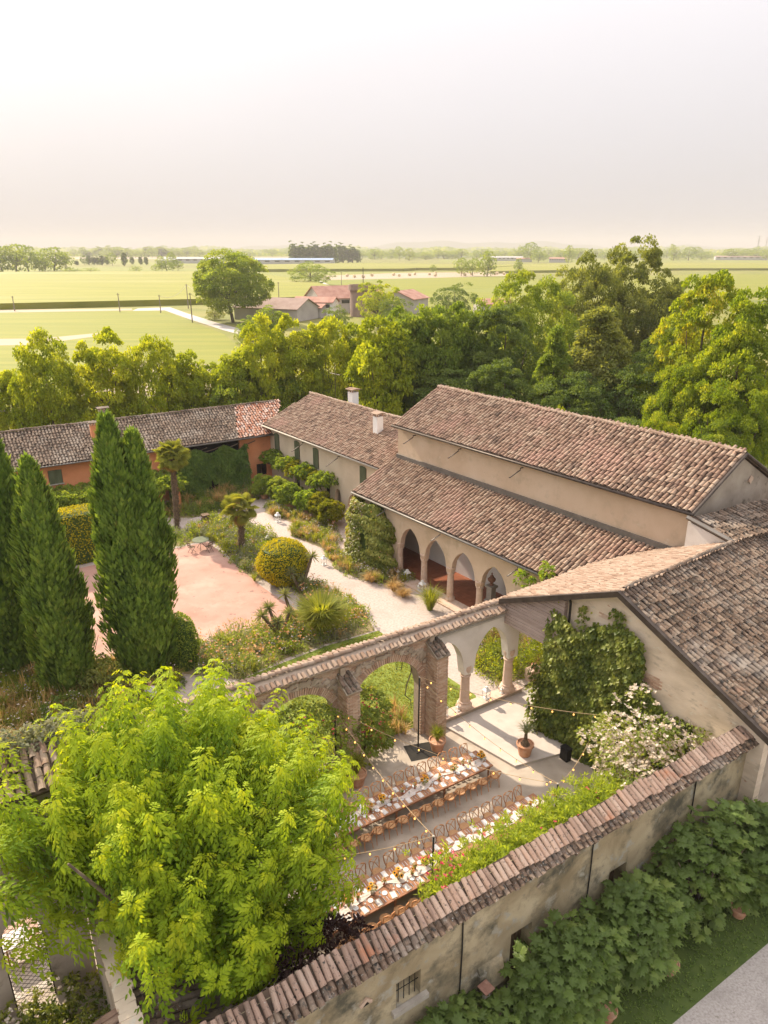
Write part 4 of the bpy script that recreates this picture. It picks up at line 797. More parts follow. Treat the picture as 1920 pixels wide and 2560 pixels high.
tiles(l1, (4.05, 12.4, 3.2), (0, 1, 0), vs, pol, TILE_OLD, pitch=.24, expose=.4, ln=.5, r=.105)
for v0 in (12.7, 14.6, 16.5): MB().span((3.75, v0 - .08, 0), (3.91, v0 + .08, 3.15)).build('post', FRAMEW, lt)
sr = thing('tiled_ledge', 'short row of orange roof tiles on the outer face of the side wall', 'roof', 'A', (1.0, 13.4, 0))
l2 = slab(sr, 'roof', (.55, 14.6, 3.55), (0, -1, 0), (.6, 0, .25), [(0, 0), (1.6, 0), (1.6, .64), (0, .64)], MORTAR, fr='A')
tiles(l2, (.55, 14.6, 3.57), (0, -1, 0), (.6, 0, .25), [(0, 0), (1.6, 0), (1.6, .6), (0, .6)], TILE_PALE, pitch=.24, rows=[0, .25], ln=.42, r=.105)
gw = thing('gate_wall', 'dark weathered gate wall with a tall arched lattice opening', 'wall', 'A', (-1, 19, 0))
mb = MB(); arch_wall(mb, -6, 1.15, 0, 7.85, [(-1.2, -.08, .0, rnd_arch(-.64, .56, 2.9, 3.55))], 19.0, 19.4); mb.build('wall', GREYPL_SHADE, gw)
gr = slab(gw, 'roof', (-6, 18.65, 7.85), (1, 0, 0), (0, 1.55, .62), [(0, 0), (7.2, 0), (7.2, 1.67), (0, 1.67)], PAN, fr='A')
tiles(gr, (-6, 18.65, 7.87), (1, 0, 0), (0, 1.55, .62), [(0, 0), (7.2, 0), (7.2, 1.6), (0, 1.6)], TILE_PALE, pitch=.26, expose=.38, ln=.48)
lat = thing('lattice_gate', 'black iron lattice gate in the arched opening at lower left', 'gate', 'A', (-.64, 19.1, 0))
fz = rnd_arch(-.64, .56, 2.9, 3.55); xs = np.linspace(-1.2, -.08, 15)
MB().tube([(-1.19, 19.08, .02)] + [(x, 19.08, fz(x) - .02) for x in xs] + [(-.09, 19.08, .02)], .03, 5).build('frame', IRON, lat)
def clipbar(p, d):
    t = [k * .02 for k in range(-300, 300)]; q = [(p[0] + d[0] * k, p[1] + d[1] * k) for k in t]
    q = [a for a in q if -1.18 < a[0] < -.1 and 0.03 < a[1] < fz(a[0]) - .03]
    return (q[0], q[-1]) if len(q) > 4 else None
for k in range(44):
    for sg in (-1, 1):
        c = clipbar((-.64, -1.2 + k * .17), (.64, .42 * sg * 1.25))
        if c: MB().tube([(c[0][0], 19.08 + sg * .008, c[0][1]), (c[1][0], 19.08 + sg * .008, c[1][1])], .009, 4).build('bar', IRON, lat)
sheet('gate_yard', [(-6, 19.5), (1.0, 19.5), (1.0, 23.4), (-6, 23.4)], .012, PAVE, 'A')
# ------------------------------------------------------------------ the big bright tree in the courtyard corner
bt = thing('courtyard_tree', 'large bright yellow-green tree filling the lower left of the courtyard', 'tree', 'A', (3.6, 16.6, 0))
mb = MB(); b = np.array([3.6, 16.6, 0.0]); mb.tube([b, b + [.1, 0, 1.4], b + [0, .1, 2.6]], [.32, .26, .24], 8)
for k in range(9):
    a = k * .7 + .2; e = b + np.array([math.cos(a) * 3.4, math.sin(a) * 3.4, 6.4 + (k % 3) * 1.1]); mb.tube([b + [0, .1, 2.4], b + (e - b) * .45 + [0, 0, .8], e], [.15, .09, .03], 5)
mb.build('trunk', BARK, bt, smooth=True)
def shoot_mesh(seed, n_l=11, L=1.15):
    rg = np.random.default_rng(seed); mb = MB(); P = []; D = []; Nn = []; LL = []; rr = []
    for k in range(n_l):
        f = k / (n_l - 1); z = L * (.02 + .98 * f)
        for sgn in (0, math.pi):
            a = k * 1.65 + sgn + rg.normal() * .3; ln = (.50 - .30 * f) * rg.uniform(.8, 1.2); o = np.array([math.cos(a), math.sin(a), 0])
            up = .50 + .5 * f; tone = rg.uniform(0, .25)
            for j in range(7):     # leaflets hanging along an arching leaf stalk
                q = (j + 1) / 7; st = np.array([0, 0, z]) + o * ln * q + np.array([0, 0, 1]) * (up * ln * q - 1.1 * ln * q * q)
                sd = np.array([-o[1], o[0], 0]) * (1 if j % 2 else -1) * (0 if j == 6 else 1)
                d = o * .55 + sd * .6 + np.array([0, 0, -.62 + .3 * f]); P.append(st); D.append(d); Nn.append(o * .6 + np.array([0, 0, 1]) + rg.normal(size=3) * .2); LL.append((.175 - .055 * f) * rg.uniform(.8, 1.25)); rr.append(min(.99, .05 + .62 * f + tone + rg.uniform(0, .08)))
    leaves(mb, np.array(P), np.array(D), np.array(Nn), np.array(LL), np.array(LL) * .5, np.array(rr), 0, .22)
    return mb
SH = [shoot_mesh(q) for q in range(5)]; SHM = [q.mesh('shoot', LF_BRIGHT) for q in SH]
d = unit(sph(740) + R.normal(size=(740, 3)) * .05); d = d[d[:, 2] > -.86]
ph = 1 + .09 * np.sin(d[:, 0] * 5 + 1) * np.cos(d[:, 1] * 4.3) + .07 * np.sin(d[:, 2] * 9 + d[:, 0] * 6)
cA = np.array([3.55, 17.05, 5.65]); Pc = d * ph[:, None] * R.choice([.74, .88, 1.0, 1.1], len(d))[:, None]
wz = np.where(d[:, 2] > 0, 3.9, 4.0); Pc = Pc * np.column_stack([np.full(len(d), 4.6), np.full(len(d), 4.4), wz]); sq = 1 - .10 * np.clip(-d[:, 2], 0, 1); Pc[:, :2] *= sq[:, None]
inn = unit(rdirs(520)) * (R.uniform(.3, .74, 520))[:, None] * np.array([4.6, 4.4, 4.0]); Pc = np.concatenate([Pc, inn]); d = np.concatenate([d, unit(inn)])  # inner shoots added to block light coming through the crown from behind
Pw = Pc + cA; keep = (Pw[:, 2] > .7) & (Pw[:, 0] > -.9) & ~((Pw[:, 0] < 1.5) & (Pw[:, 1] < 15.9)) & ~((Pw[:, 0] < 1.1) & (Pw[:, 2] < 4.9)) & ~((Pw[:, 0] < 2.9) & (Pw[:, 1] < 15.0) & (Pw[:, 2] < 5.2)) & ~((Pw[:, 1] < 12.3) & (Pw[:, 2] < 5.0)) & ~((Pw[:, 0] < 1.7) & (Pw[:, 1] < 18.7) & (Pw[:, 2] < 4.5)); Pw = Pw[keep]; d = d[keep]
wx = np.array([wpt('A', q) for q in Pw]); vd = np.linalg.norm(wx - np.array([0, 0, CAMH]), axis=1) + 4 * (np.einsum('ij,ij->i', np.array([wpt('A', q) for q in d]), unit(wx - np.array([0, 0, CAMH]))))
order = np.argsort(vd); big = MB()
for rank, i in enumerate(order):
    ax = unit(d[i] * .75 + np.array([0, 0, .95]) + R.normal(size=3) * .18); q = Vector(ax).to_track_quat('Z', 'Y').to_matrix() @ Matrix.Rotation(R.random() * 6.28, 3, 'Z'); sc = R.uniform(.85, 1.25); k = int(R.integers(5)); M = np.array(q) * sc
    p = Pw[i] - ax * .55 * sc
    if rank < 300:
        o = bpy.data.objects.new('leafy_shoot', SHM[k]); COL.objects.link(o); o.parent = bt; w_ = p - np.array([3.6, 16.6, 0])
        o.matrix_local = Matrix([[*M[0], w_[0]], [*M[1], w_[1]], [*M[2], w_[2]], [0, 0, 0, 1]])
    else:
        V, F, r = SH[k].V[0], SH[k].F[0][0], SH[k].F[0][1]
        big.add(V @ M.T + p, F, np.mod(r * .75 + R.random() * .25, .999))
big.build('crown', LF_BRIGHT, bt, kind='stuff')
# ------------------------------------------------------------------ cypresses
def cypress(name, label, pos, h, rmax, tops, seed, base=.35, n=5200):
    t = thing(name, label, 'tree', 'A', (pos[0], pos[1], 0), 'cypresses at the left of the terrace')
    mb = MB(); mb.tube([(pos[0], pos[1], -.1), (pos[0], pos[1], h * .5)], [.22, .1], 7)
    for k in range(5): a = k * 1.25; mb.tube([(pos[0] + .15 * math.cos(a), pos[1] + .15 * math.sin(a), 0), (pos[0] + .5 * math.cos(a), pos[1] + .5 * math.sin(a), 1.6)], [.08, .06], 5)
    mb.build('trunk', BARK, t)
    mb = MB()
    for (dx, dy, hh, f) in tops:
        m = int(n * f); z = R.random(m) ** .9; a = R.random(m) * 2 * math.pi
        prof = np.where(z < .22, .70 + .30 * np.sin(z / .22 * math.pi / 2), 1.0) * np.clip(1 - np.clip((z - .25) / .75, 0, 1) ** 1.75, 0, 1) ** .8
        rr = rmax * (f ** .35) * prof * (1 + .15 * np.sin(a * 3 + z * 11 + seed) + .11 * np.sin(a * 7 - z * 23 + seed) + .09 * np.sin(a * 5 + z * 47)) * np.where(R.random(m) < .2, R.uniform(.6, .9, m), R.uniform(.9, 1.06, m))
        zz = base + z * (hh - base); o = np.stack([np.cos(a), np.sin(a), np.zeros(m)], 1)
        C = np.stack([pos[0] + dx * np.clip(z * 1.6, 0, 1) + rr * np.cos(a), pos[1] + dy * np.clip(z * 1.6, 0, 1) + rr * np.sin(a), zz], 1)
        k = 5; ci = np.repeat(np.arange(m), k); q = rdirs(m * k) * .13 * np.array([1, 1, 1.9])
        D = unit(o[ci] * .42 + np.array([0, 0, 1.0]) + rdirs(m * k) * .32); crn = R.random(m)
        ls = .40 * R.uniform(.6, 1.35, m * k)
        leaves(mb, C[ci] + q, D, unit(o[ci] + rdirs(m * k) * .5), ls, ls * .36, np.clip(crn[ci] * .6 + .4 * R.random(m * k), 0, .999), 0, -.02)
    mb.build('crown', LF_CYP, t)
    cr = MB()
    for (dx, dy, hh, f) in tops:
        pr = [(rmax * (f ** .35) * .78 * (.7 + .3 * min(1, q / .22)) * max(.02, 1 - max(0, (q - .25) / .75) ** 1.75) ** .8, base + .2 + q * (hh * .96 - base)) for q in np.linspace(0, 1, 12)]
        cr.lathe(pr, (pos[0] + dx * .6, pos[1] + dy * .6, 0), 10)
    cr.build('inner_foliage', LF_CYP, t)
cypress('cypress_tree', 'dark cypress at the left edge, split into two tips', (1.35, 40.3), 13.2, 1.7, [(-.5, 0, 13.4, .75), (.9, .0, 13.0, .45)], 1)
cypress('cypress_tree', 'single pointed dark cypress, shorter than both split ones beside it', (3.55, 36.3), 12.6, 1.27, [(-.25, .3, 12.4, 1.0)], 4)
cypress('cypress_tree', 'largest cypress, tall twin tips, at the terrace corner nearest the round tree', (7.25, 35.6), 14.3, 1.6, [(-.35, .1, 14.2, .62), (.72, .0, 13.3, .62)], 9, n=6500)
# ------------------------------------------------------------------ clipped shrubs
def topiary(name, label, pos, f, leaf, m, n, core, stem=None):
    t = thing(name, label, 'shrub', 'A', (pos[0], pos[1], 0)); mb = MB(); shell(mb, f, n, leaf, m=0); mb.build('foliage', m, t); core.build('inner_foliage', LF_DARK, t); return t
def ballf(c, rx, rz):
    def f(n):
        d_ = unit(rdirs(n)); k = 1 + .035 * np.sin(d_[:, 0] * 7 + 1) * np.cos(d_[:, 2] * 6) + .02 * np.sin(d_[:, 1] * 13); return np.array(c) + d_ * np.array([rx, rx, rz]) * k[:, None], d_
    return f
topiary('box_ball', 'big clipped yellow-green box ball beside the gravel path', (18.6, 42.3), ballf((18.6, 42.3, 1.62), 1.82, 1.62), .13, LF_BOX, 9000, MB().lathe([(.1, .1), (1.4, .6), (1.7, 1.6), (1.4, 2.7), (.1, 3.1)], (18.6, 42.3, 0), 14))
topiary('clipped_cone', 'dark clipped dome shrub at the foot of the largest cypress', (9.25, 35.7), ballf((9.25, 35.7, 1.35), .98, 1.85), .11, LF_MID, 5200, MB().lathe([(.8, 0), (.9, 1.2), (.7, 2.4), (.1, 3.0)], (9.25, 35.7, 0), 12))
def boxf(c, hx, hy, h, e=.35):
    def f(n):
        d_ = unit(rdirs(n)); k = np.abs(d_).max(1, keepdims=True); q = d_ / k; nn = unit(np.sign(d_) * np.abs(d_) ** 3 / k); q = q * (1 - e * (np.sort(np.abs(q), 1)[:, 1:2] ** 6) * .35)
        P = np.array(c) + q * np.array([hx, hy, h / 2]); return P, nn
    return f
topiary('clipped_hedge', 'rounded clipped hedge block with sunlit top behind the cypresses', (7.0, 53.9), boxf((6.2, 54.2, 2.0), 2.9, 1.15, 4.1), .14, LF_BOX, 11000, MB().span((3.6, 53.3, 0), (8.8, 55.1, 3.8)))
# ------------------------------------------------------------------ ivy tower at the portico end
it = thing('flowering_ivy_tower', 'thick flowering ivy pillar against the left end of the portico', 'ivy', 'B', (-38.9, 29.0, 0))
mb = MB(); n = 12500; z = R.random(n) * 5.0; a = R.random(n) * 2 * math.pi
hw = np.where(z < 3.2, 2.3, 2.3 - (z - 3.2) * .7); cx = -39.3 - np.clip(z - 2.5, 0, 3) * .22; lob = 1 + .12 * np.sin(a * 3 + z * 2) + .08 * np.sin(z * 7 + a * 5)
P = np.stack([cx + hw * np.cos(a) * lob, 29.0 + np.where(z < 4.2, 1.15, .7) * np.sin(a) * lob, z], 1)
kp = P[:, 1] < 29.6; P = P[kp]; Nn = unit(np.stack([np.cos(a[kp]) * .8, np.sin(a[kp]), np.zeros(kp.sum())], 1))
dk = (np.abs(P[:, 0] + 38.7) < .35) & (np.abs(P[:, 2] - 2.4) < .7); P, Nn = P[~dk], Nn[~dk]
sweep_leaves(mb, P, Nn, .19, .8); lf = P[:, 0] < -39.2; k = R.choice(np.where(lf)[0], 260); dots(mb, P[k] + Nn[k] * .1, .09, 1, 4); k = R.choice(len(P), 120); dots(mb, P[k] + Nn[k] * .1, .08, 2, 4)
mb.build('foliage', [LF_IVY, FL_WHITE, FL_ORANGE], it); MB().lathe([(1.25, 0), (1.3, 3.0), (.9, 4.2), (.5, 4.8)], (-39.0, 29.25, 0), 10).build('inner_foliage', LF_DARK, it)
# ------------------------------------------------------------------ generic shrubs, pots, grasses
def pot(parent, c, r, h, m=TERRA):
    MB().lathe([(r * .62, 0), (r * .70, .02), (r * .95, h * .82), (r * 1.06, h * .84), (r * 1.08, h), (r * .95, h), (r * .9, h * .92), (.01, h * .9)], c, 18).build('pot', m, parent, smooth=False)
def shrub(name, label, cat, fr, p, r, h, m, leaf=.16, nc=60, per=60, group=None, potr=None, fl=None, low=-.9, cr=.3, taper=0.0):
    t = thing(name, label, cat, fr, (p[0], p[1], 0), group); z0 = 0
    if potr: pot(t, (p[0], p[1], 0), potr, potr * 1.5); z0 = potr * 1.4
    mb = MB(); mb.tube([(p[0], p[1], z0), (p[0] + .05, p[1], z0 + h * .5)], [.05, .03], 5)
    for k in range(4): mb.tube([(p[0], p[1], z0 + h * .1), (p[0] + r * .6 * math.cos(k * 1.6), p[1] + r * .6 * math.sin(k * 1.6), z0 + h * .7)], [.03, .012], 4)
    mb.build('stem', BARK, t)
    mb = MB(); C = crown(mb, (p[0], p[1], z0 + h * .52), r, r, h * .5, nc, per, leaf, m=0, low=low, cr=cr, taper=taper, inner=.3); ms = [m]
    if fl:
        n_, s_, fm = fl; q = C[R.integers(len(C), size=n_)] + rdirs(n_) * cr * r * .9; dots(mb, q, s_, 1); ms.append(fm)
    mb.build('foliage', ms, t); return t
shrub('oleander', 'oleander with pink flowers under the left brick arch', 'shrub', 'A', (11.2, 23.35), 1.5, 3.9, LF_OLEA, .17, 80, 60, fl=(60, .09, FL_PINK))
shrub('oleander', 'oleander with red-pink flowers inside the round brick arch', 'shrub', 'A', (13.85, 23.5), 1.1, 3.5, LF_OLEA, .17, 80, 62, fl=(130, .10, FL_PINK))
shrub('white_oleander', 'white flowering oleander in the courtyard corner by the ivy gable', 'shrub', 'A', (22.3, 14.4), 2.3, 4.6, LF_OLEA, .18, 120, 62, fl=(3200, .16, FL_WHITE))
shrub('purple_shrub', 'dark purple leaved shrub inside the outer wall under the bright tree', 'shrub', 'A', (6.3, 13.3), 1.5, 4.4, LF_PURP, .16, 80, 70)
# oleander hedge on the inner side of the street wall
hd = thing('oleander_hedge', 'bright green oleander hedge with pink blooms along the outer wall', 'hedge', 'A', (15, 13.8, 0))
mb = MB()
for k in range(36):
    u = 11.35 + k * .245; hh = 2.55 + .25 * math.sin(k * 1.1) + (.2 if 4 < k < 28 else 0); v = 13.85 + .3 * math.sin(k * 1.7)
    P0 = np.stack([u + R.normal(size=105) * .38, v + R.normal(size=105) * .58, np.full(105, 0)], 1); zb = R.uniform(.4, 1.0, 105) * hh; P0[:, 2] = zb
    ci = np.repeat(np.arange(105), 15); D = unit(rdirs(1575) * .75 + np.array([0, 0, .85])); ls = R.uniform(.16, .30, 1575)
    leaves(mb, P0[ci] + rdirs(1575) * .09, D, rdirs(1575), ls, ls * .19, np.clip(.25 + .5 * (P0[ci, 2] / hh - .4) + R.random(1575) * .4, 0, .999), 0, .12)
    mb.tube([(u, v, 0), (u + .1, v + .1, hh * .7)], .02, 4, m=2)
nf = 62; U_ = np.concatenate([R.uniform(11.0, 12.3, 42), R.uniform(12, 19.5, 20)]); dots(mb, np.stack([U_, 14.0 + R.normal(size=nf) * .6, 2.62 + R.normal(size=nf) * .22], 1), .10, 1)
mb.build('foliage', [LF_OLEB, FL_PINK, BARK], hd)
# lemon trees in pots along the house
LEM = [((24.8, 60.0), 1.5, 2.6, LF_MID, 'darkest rounded shrub in the garden corner by the orange wall'), ((25.6, 58.3), 1.35, 2.6, LF_MID, 'dark green potted shrub before the dark door of the farmhouse'),
       ((25.5, 56.0), 1.5, 2.9, LF_MID, 'large mid green potted shrub in front of the farmhouse vine'), ((26.2, 53.6), 1.3, 2.6, LF_OLEB, 'light green potted citrus below the end of the farmhouse vine'),
       ((26.6, 52.1), 1.35, 2.8, LF_LEMON, 'yellow-green potted citrus before the barred farmhouse window'), ((26.6, 50.3), 1.3, 2.7, LF_LEMON, 'yellowest potted citrus, nearest the flowering ivy pillar')]
for p, r, h, m_, lb in LEM: shrub('potted_citrus', lb, 'potted shrub', 'A', p, r * .72, h * .58, m_, .19, 60, 60, 'potted shrubs along the farmhouse', .42)
def tuft(name, label, fr, p, h, sp, n, m, wd=.03, group=None, cat='grass clump', potr=None, extra=None):
    t = thing(name, label, cat, fr, (p[0], p[1], 0), group); z0 = 0
    if potr: pot(t, (p[0], p[1], 0), potr, potr * 1.5); z0 = potr * 1.4
    mb = MB(); blades(mb, np.array([[p[0], p[1], z0]]), h, sp, wd, n); mb.build('foliage', m, t); return t
mound = thing('grass_mound', 'large round mound of yellow-green ornamental grass beside the terrace', 'grass clump', 'A', (17.5, 34.6, 0))
mb = MB(); blades(mb, np.array([[17.5, 34.6, 0]]), 2.5, 1.75, .06, 1900); mb.build('foliage', LF_GRASS, mound)
tuft('potted_grass', 'spiky green grass in a terracotta pot by the right brick pier', 'A', (17.0, 22.15), .75, .42, 380, LF_GRASS, .022, cat='potted plant', potr=.38)
tuft('potted_grass', 'green grass in a terracotta pot at the foot of the left brick pier', 'A', (12.65, 22.15), 1.0, .5, 380, LF_GRASS, .022, cat='potted plant', potr=.42)
shrub('potted_flowers', 'small flowering plant in a terracotta pot left of the potted grass', 'potted plant', 'A', (11.95, 22.2), .38, .6, LF_MID, .1, 20, 30, potr=.36, fl=(25, .06, FL_PINK))
yp = thing('potted_ponytail_palm', 'ponytail palm in a terracotta pot on the paved platform corner', 'potted plant', 'A', (20.1, 19.6, 0)); ORG[yp.name] = (20.1, 19.6, -.12)
yp.location.z = .12
pot(yp, (20.1, 19.6, -.12), .38, .62); MB().lathe([(.25, .5), (.2, .62), (.09, .8), (.07, 1.15), (.05, 1.2)], (20.1, 19.6, -.12), 9).build('trunk', PALMB, yp)
mb = MB(); blades(mb, np.array([[20.1, 19.6, 1.05]]), .5, .5, .02, 150); mb.build('foliage', LF_YUC, yp)
# fig trees in front of the street wall
def fig_leaf(seed):
    mb = MB(); s = .36; pts = [(0, 0), (.10, .02), (.36, .10), (.30, .24), (.50, .45), (.30, .46), (.22, .50), (.28, .82), (.10, .72), (0, 1.0)]
    L_ = [(-x, y) for x, y in pts[1:-1]][::-1]; P = pts + L_; V = [(x * s, y * s, -.12 * s * (abs(x) * 1.2 + y * y)) for x, y in P] + [(0, .45 * s, .03 * s)]
    n = len(P); i = np.arange(n); mb.add(V, np.stack([np.full(n, n), i, (i + 1) % n], 1)); return mb
FLM = fig_leaf(0); FME = FLM.mesh('leaf', LF_FIG)
FIGS = [((1085, 2560, 1.2), 2.0, 2.3, 'fig tree below the barred window, lowest in the picture'), ((1395, 2420, 1.6), 2.1, 3.0, 'fig tree right of the doorway in the outer wall'), ((1585, 2310, 1.7), 1.7, 3.0, 'fig tree with a lamp post among its leaves, middle of the row'),
        ((1750, 2160, 2.0), 2.2, 3.9, 'tallest fig tree, near the right end of the outer wall'), ((1905, 2130, 1.8), 1.6, 3.3, 'fig tree cut by the right edge of the view')]
for (px_, py_, z_), r, h, lb in FIGS:
    u, v, _ = atA(px_, py_, z_); v = min(max(v, 9.6), 10.2); t = thing('fig_tree', lb, 'tree', 'A', (u, v, 0), 'fig trees along the outer wall')
    mb = MB()
    for k in range(6): a = k * 1.05; mb.tube([(u, v, 0), (u + .3 * r * math.cos(a), v + .3 * r * math.sin(a) * .6, h * .4), (u + .75 * r * math.cos(a), v + .6 * r * math.sin(a) * .7, h * .8)], [.06, .045, .02], 5)
    mb.build('trunk', BARK, t); pot(t, (u + .5 * r, v - .9, 0), .3, .4)
    n = 230; d = unit(sph(n) + R.normal(size=(n, 3)) * .15); d = d[d[:, 2] > -.8]; k = (1 + .2 * np.sin(d[:, 0] * 5 + u) * np.cos(d[:, 2] * 6)) * R.uniform(.6, 1.12, len(d))
    C = d * k[:, None] * np.array([r * .9, min(1.05, r), h * .52]) + np.array([u, v, h * .5]); C = C[(C[:, 1] < 11.15) & (C[:, 2] > .2)]; L_ = []
    for c in C:
        dd = unit(c - np.array([u, v, h * .35]))
        for j in range(8):
            a = j * 2.4 + R.random(); ax = unit(np.array([math.cos(a), math.sin(a), -.15]) + dd * .5 + R.normal(size=3) * .2); nn = unit(dd * .6 + np.array([0, 0, .8]) + R.normal(size=3) * .3); L_.append((c + ax * .08 + R.normal(size=3) * .07, ax, nn, R.choice([.5, .75, 1.0, 1.15]) * R.uniform(.85, 1.15)))
    wx = np.array([wpt('A', q[0]) for q in L_]); dist = np.linalg.norm(wx - np.array([0, 0, CAMH]), axis=1); od = np.argsort(dist); mb = MB(); V0, F0 = FLM.V[0], FLM.F[0][0]
    for rank, i in enumerate(od):
        p, ax, nn, s = L_[i]; sx = unit(np.cross(ax, nn)); nz_ = np.cross(sx, ax); M = np.column_stack([sx, ax, nz_]) * s
        if rank < 300:
            o = bpy.data.objects.new('leaf', FME); COL.objects.link(o); o.parent = t; w_ = p - np.array([u, v, 0]); o.matrix_local = Matrix([[*M[0], w_[0]], [*M[1], w_[1]], [*M[2], w_[2]], [0, 0, 0, 1]])
        else: mb.add(V0 @ M.T + p, F0, R.random() * .998 + .001)
    mb.build('foliage', LF_FIG, t, kind='stuff')
# palms
def palm(label, p, h, seed, nf=30, fr=.95):
    t = thing('fan_palm', label, 'palm tree', 'A', (p[0], p[1], 0), 'fan palms in the garden'); mb = MB(); zs = np.linspace(0, h, 14)
    mb.tube(np.stack([p[0] + .15 * np.sin(zs / h * 2), np.full(14, p[1]), zs], 1), .20 + .03 * np.sin(zs * 9) + .04 * (zs / h), 9)
    a = R.random(500) * 6.28; z = R.random(500) * h; o = np.stack([np.cos(a), np.sin(a), np.zeros(500)], 1)
    leaves(mb, np.stack([p[0] + .15 * np.sin(z / h * 2) + .22 * np.cos(a), p[1] + .22 * np.sin(a), z], 1), unit(o * .5 + np.array([0, 0, -.8])), o, .22, .08, R.random(500), 0, .1)
    mb.build('trunk', PALMB, t)
    fm = MB(); k = 18                      # a fan: narrow blades round a stalk
    fm.tube([(0, 0, 0), (0, .55, .12), (0, .85, .1)], [.02, .015, .012], 4)
    th = np.linspace(-1.9, 1.9, k); D = np.stack([np.sin(th), np.cos(th), .12 - .25 * np.abs(th) / 2], 1)
    leaves(fm, np.tile([0, .8, .1], (k, 1)), D, np.tile([0, -.2, 1.0], (k, 1)), .72, .17, np.linspace(.1, .9, k), 0, .38, .15); me = fm.mesh('frond', LF_PALM); dm = fm.mesh('frond', LF_TAN)
    for i in range(nf + 8):
        dead = i >= nf; el = (1.25 - 2.0 * (i / nf) ** .9) if not dead else R.uniform(-1.35, -1.0); az = i * 2.4 + seed
        o_ = link('frond', dm if dead else me, t); s = fr * R.uniform(.8, 1.1) * (.75 if dead else 1)
        o_.matrix_local = Matrix.Translation((.15 * math.sin(2), 0, h + .05 - (.15 if dead else 0))) @ Matrix.Rotation(az, 4, 'Z') @ Matrix.Rotation(el, 4, 'X') @ Matrix.Rotation(R.normal() * .3, 4, 'Y') @ Matrix.Scale(s, 4)
    return t
palm('tall fan palm standing before the dark creeper curtain', (15.4, 56.4), 6.2, 0, 34, 1.02)
palm('short fan palm at the bend of the gravel path', (18.2, 49.3), 3.4, 2, 26, 1.05)
# yuccas
def yucca(label, p, heads):
    t = thing('yucca', label, 'plant', 'A', (p[0], p[1], 0), 'yuccas along the garden bed')
    for (dx, dy, h) in heads:
        MB().tube([(p[0], p[1], 0), (p[0] + dx * .5, p[1] + dy * .6, h * .5), (p[0] + dx, p[1] + dy, h)], [.12, .11, .09], 7).build('trunk', PALMB, t)
        mb = MB(); n = 70; d_ = unit(rdirs(n) + np.array([0, 0, .5])); leaves(mb, np.tile([p[0] + dx, p[1] + dy, h], (n, 1)), d_, rdirs(n), R.uniform(.5, .75, n), .06, R.random(n), 0, .12)
        mb.build('rosette', LF_YUC, t)
yucca('group of four yuccas in front of the yellow box ball', (18.9, 40.3), [(-.6, .1, 1.6), (.25, .5, 1.3), (.1, -.3, .9), (1.1, .4, 2.3)])
yucca('leaning single yucca beside the terrace, right of the long-stemmed group', (17.0, 37.8), [(-.3, .3, 1.4)])
yucca('four-headed yucca rising from the bed at the terrace edge', (15.2, 35.6), [(-.9, .5, 1.5), (-.3, .8, 1.7), (-.2, -.2, 1.2), (.8, .3, 1.3)])
# planted beds: uncountable mixed perennials
def bed(name, polyA, spec, soil=True, fr='A', z=.02):
    if soil: sheet('bed_soil', polyA, z - .008, SOIL, fr)
    mb = MB(); ms = []; mid = {}
    def mi(m_):
        if m_.name not in mid: mid[m_.name] = len(ms); ms.append(m_)
        return mid[m_.name]
    for (kind, dens, m_, h, sp) in spec:
        g = scatter(polyA, dens); n = len(g)
        if not n: continue
        P = np.column_stack([g, np.full(n, z)]); hh = h * R.uniform(.6, 1.3, n)
        if kind == 'grass': blades(mb, P, hh, sp, .03, 46, mi(m_))
        elif kind == 'bush':
            for p, q in zip(P, hh):
                nl = 130; d_ = unit(rdirs(nl)); d_[:, 2] = np.abs(d_[:, 2]); X = p + d_ * np.array([sp, sp, q]) * R.uniform(.6, 1.05, nl)[:, None]; c_ = R.random() * .5
                leaves(mb, X, unit(d_ + rdirs(nl) * .7), unit(d_ + rdirs(nl) * .6), R.uniform(.1, .2, nl), R.uniform(.05, .09, nl), np.clip(c_ + R.random(nl) * .5, 0, .999), mi(m_), .2)
        elif kind == 'spike':
            ci = np.repeat(np.arange(n), 12); D = unit(rdirs(n * 12) * .3 + np.array([0, 0, 1.0])); leaves(mb, P[ci] + rdirs(n * 12) * np.array([sp, sp, 0]), D, rdirs(n * 12), hh[ci], .05, R.random(n * 12), mi(m_), 0)
        elif kind == 'flower':
            Pz = P.copy(); Pz[:, 2] += hh; dots(mb, Pz, sp, mi(m_))
    o = mb.build(name, ms, fr=fr); o['kind'] = 'stuff'; return o
MIX = [('bush', 1.3, LF_MID, .6, .5), ('bush', 1.0, LF_GREY, .55, .45), ('grass', 1.1, LF_GRASS, .8, .5), ('grass', .5, LF_TAN, .7, .5), ('flower', 3, FL_LILAC, .75, .07), ('flower', 2, FL_WHITE, .7, .07)]
bed('perennials', [(9.0, 34.8), (11.4, 32.6), (14.2, 33.2), (17.0, 33.4), (20.4, 33.2), (21.0, 35.0), (20.9, 38.5), (19.9, 42.0), (18.9, 41.2), (17.8, 37.0), (13.8, 37.5), (9.6, 37.2)], MIX + [('flower', 9, FL_ORANGE, .9, .10), ('bush', .8, LF_OLEA, .9, .6), ('spike', .8, LF_GREY, .9, .4)])
bed('perennials', [(16.9, 43.5), (17.0, 51.5), (16.8, 53.0), (15.5, 54.0), (16.5, 56.0), (19.0, 57.0), (20.6, 54.5), (21.2, 52.3), (21.0, 47.0), (20.2, 44.2)], MIX + [('bush', 1.2, LF_GREY, .8, .6), ('bush', .7, LF_LIME, .9, .6)])
bed('perennials', [(9.0, 52.9), (16.0, 52.9), (15.2, 56.0), (12.0, 55.6), (9.0, 55.4)], [('bush', 2.2, LF_MID, .7, .55), ('bush', .9, LF_GREY, .8, .5), ('grass', .5, LF_GREY, .8, .5)])
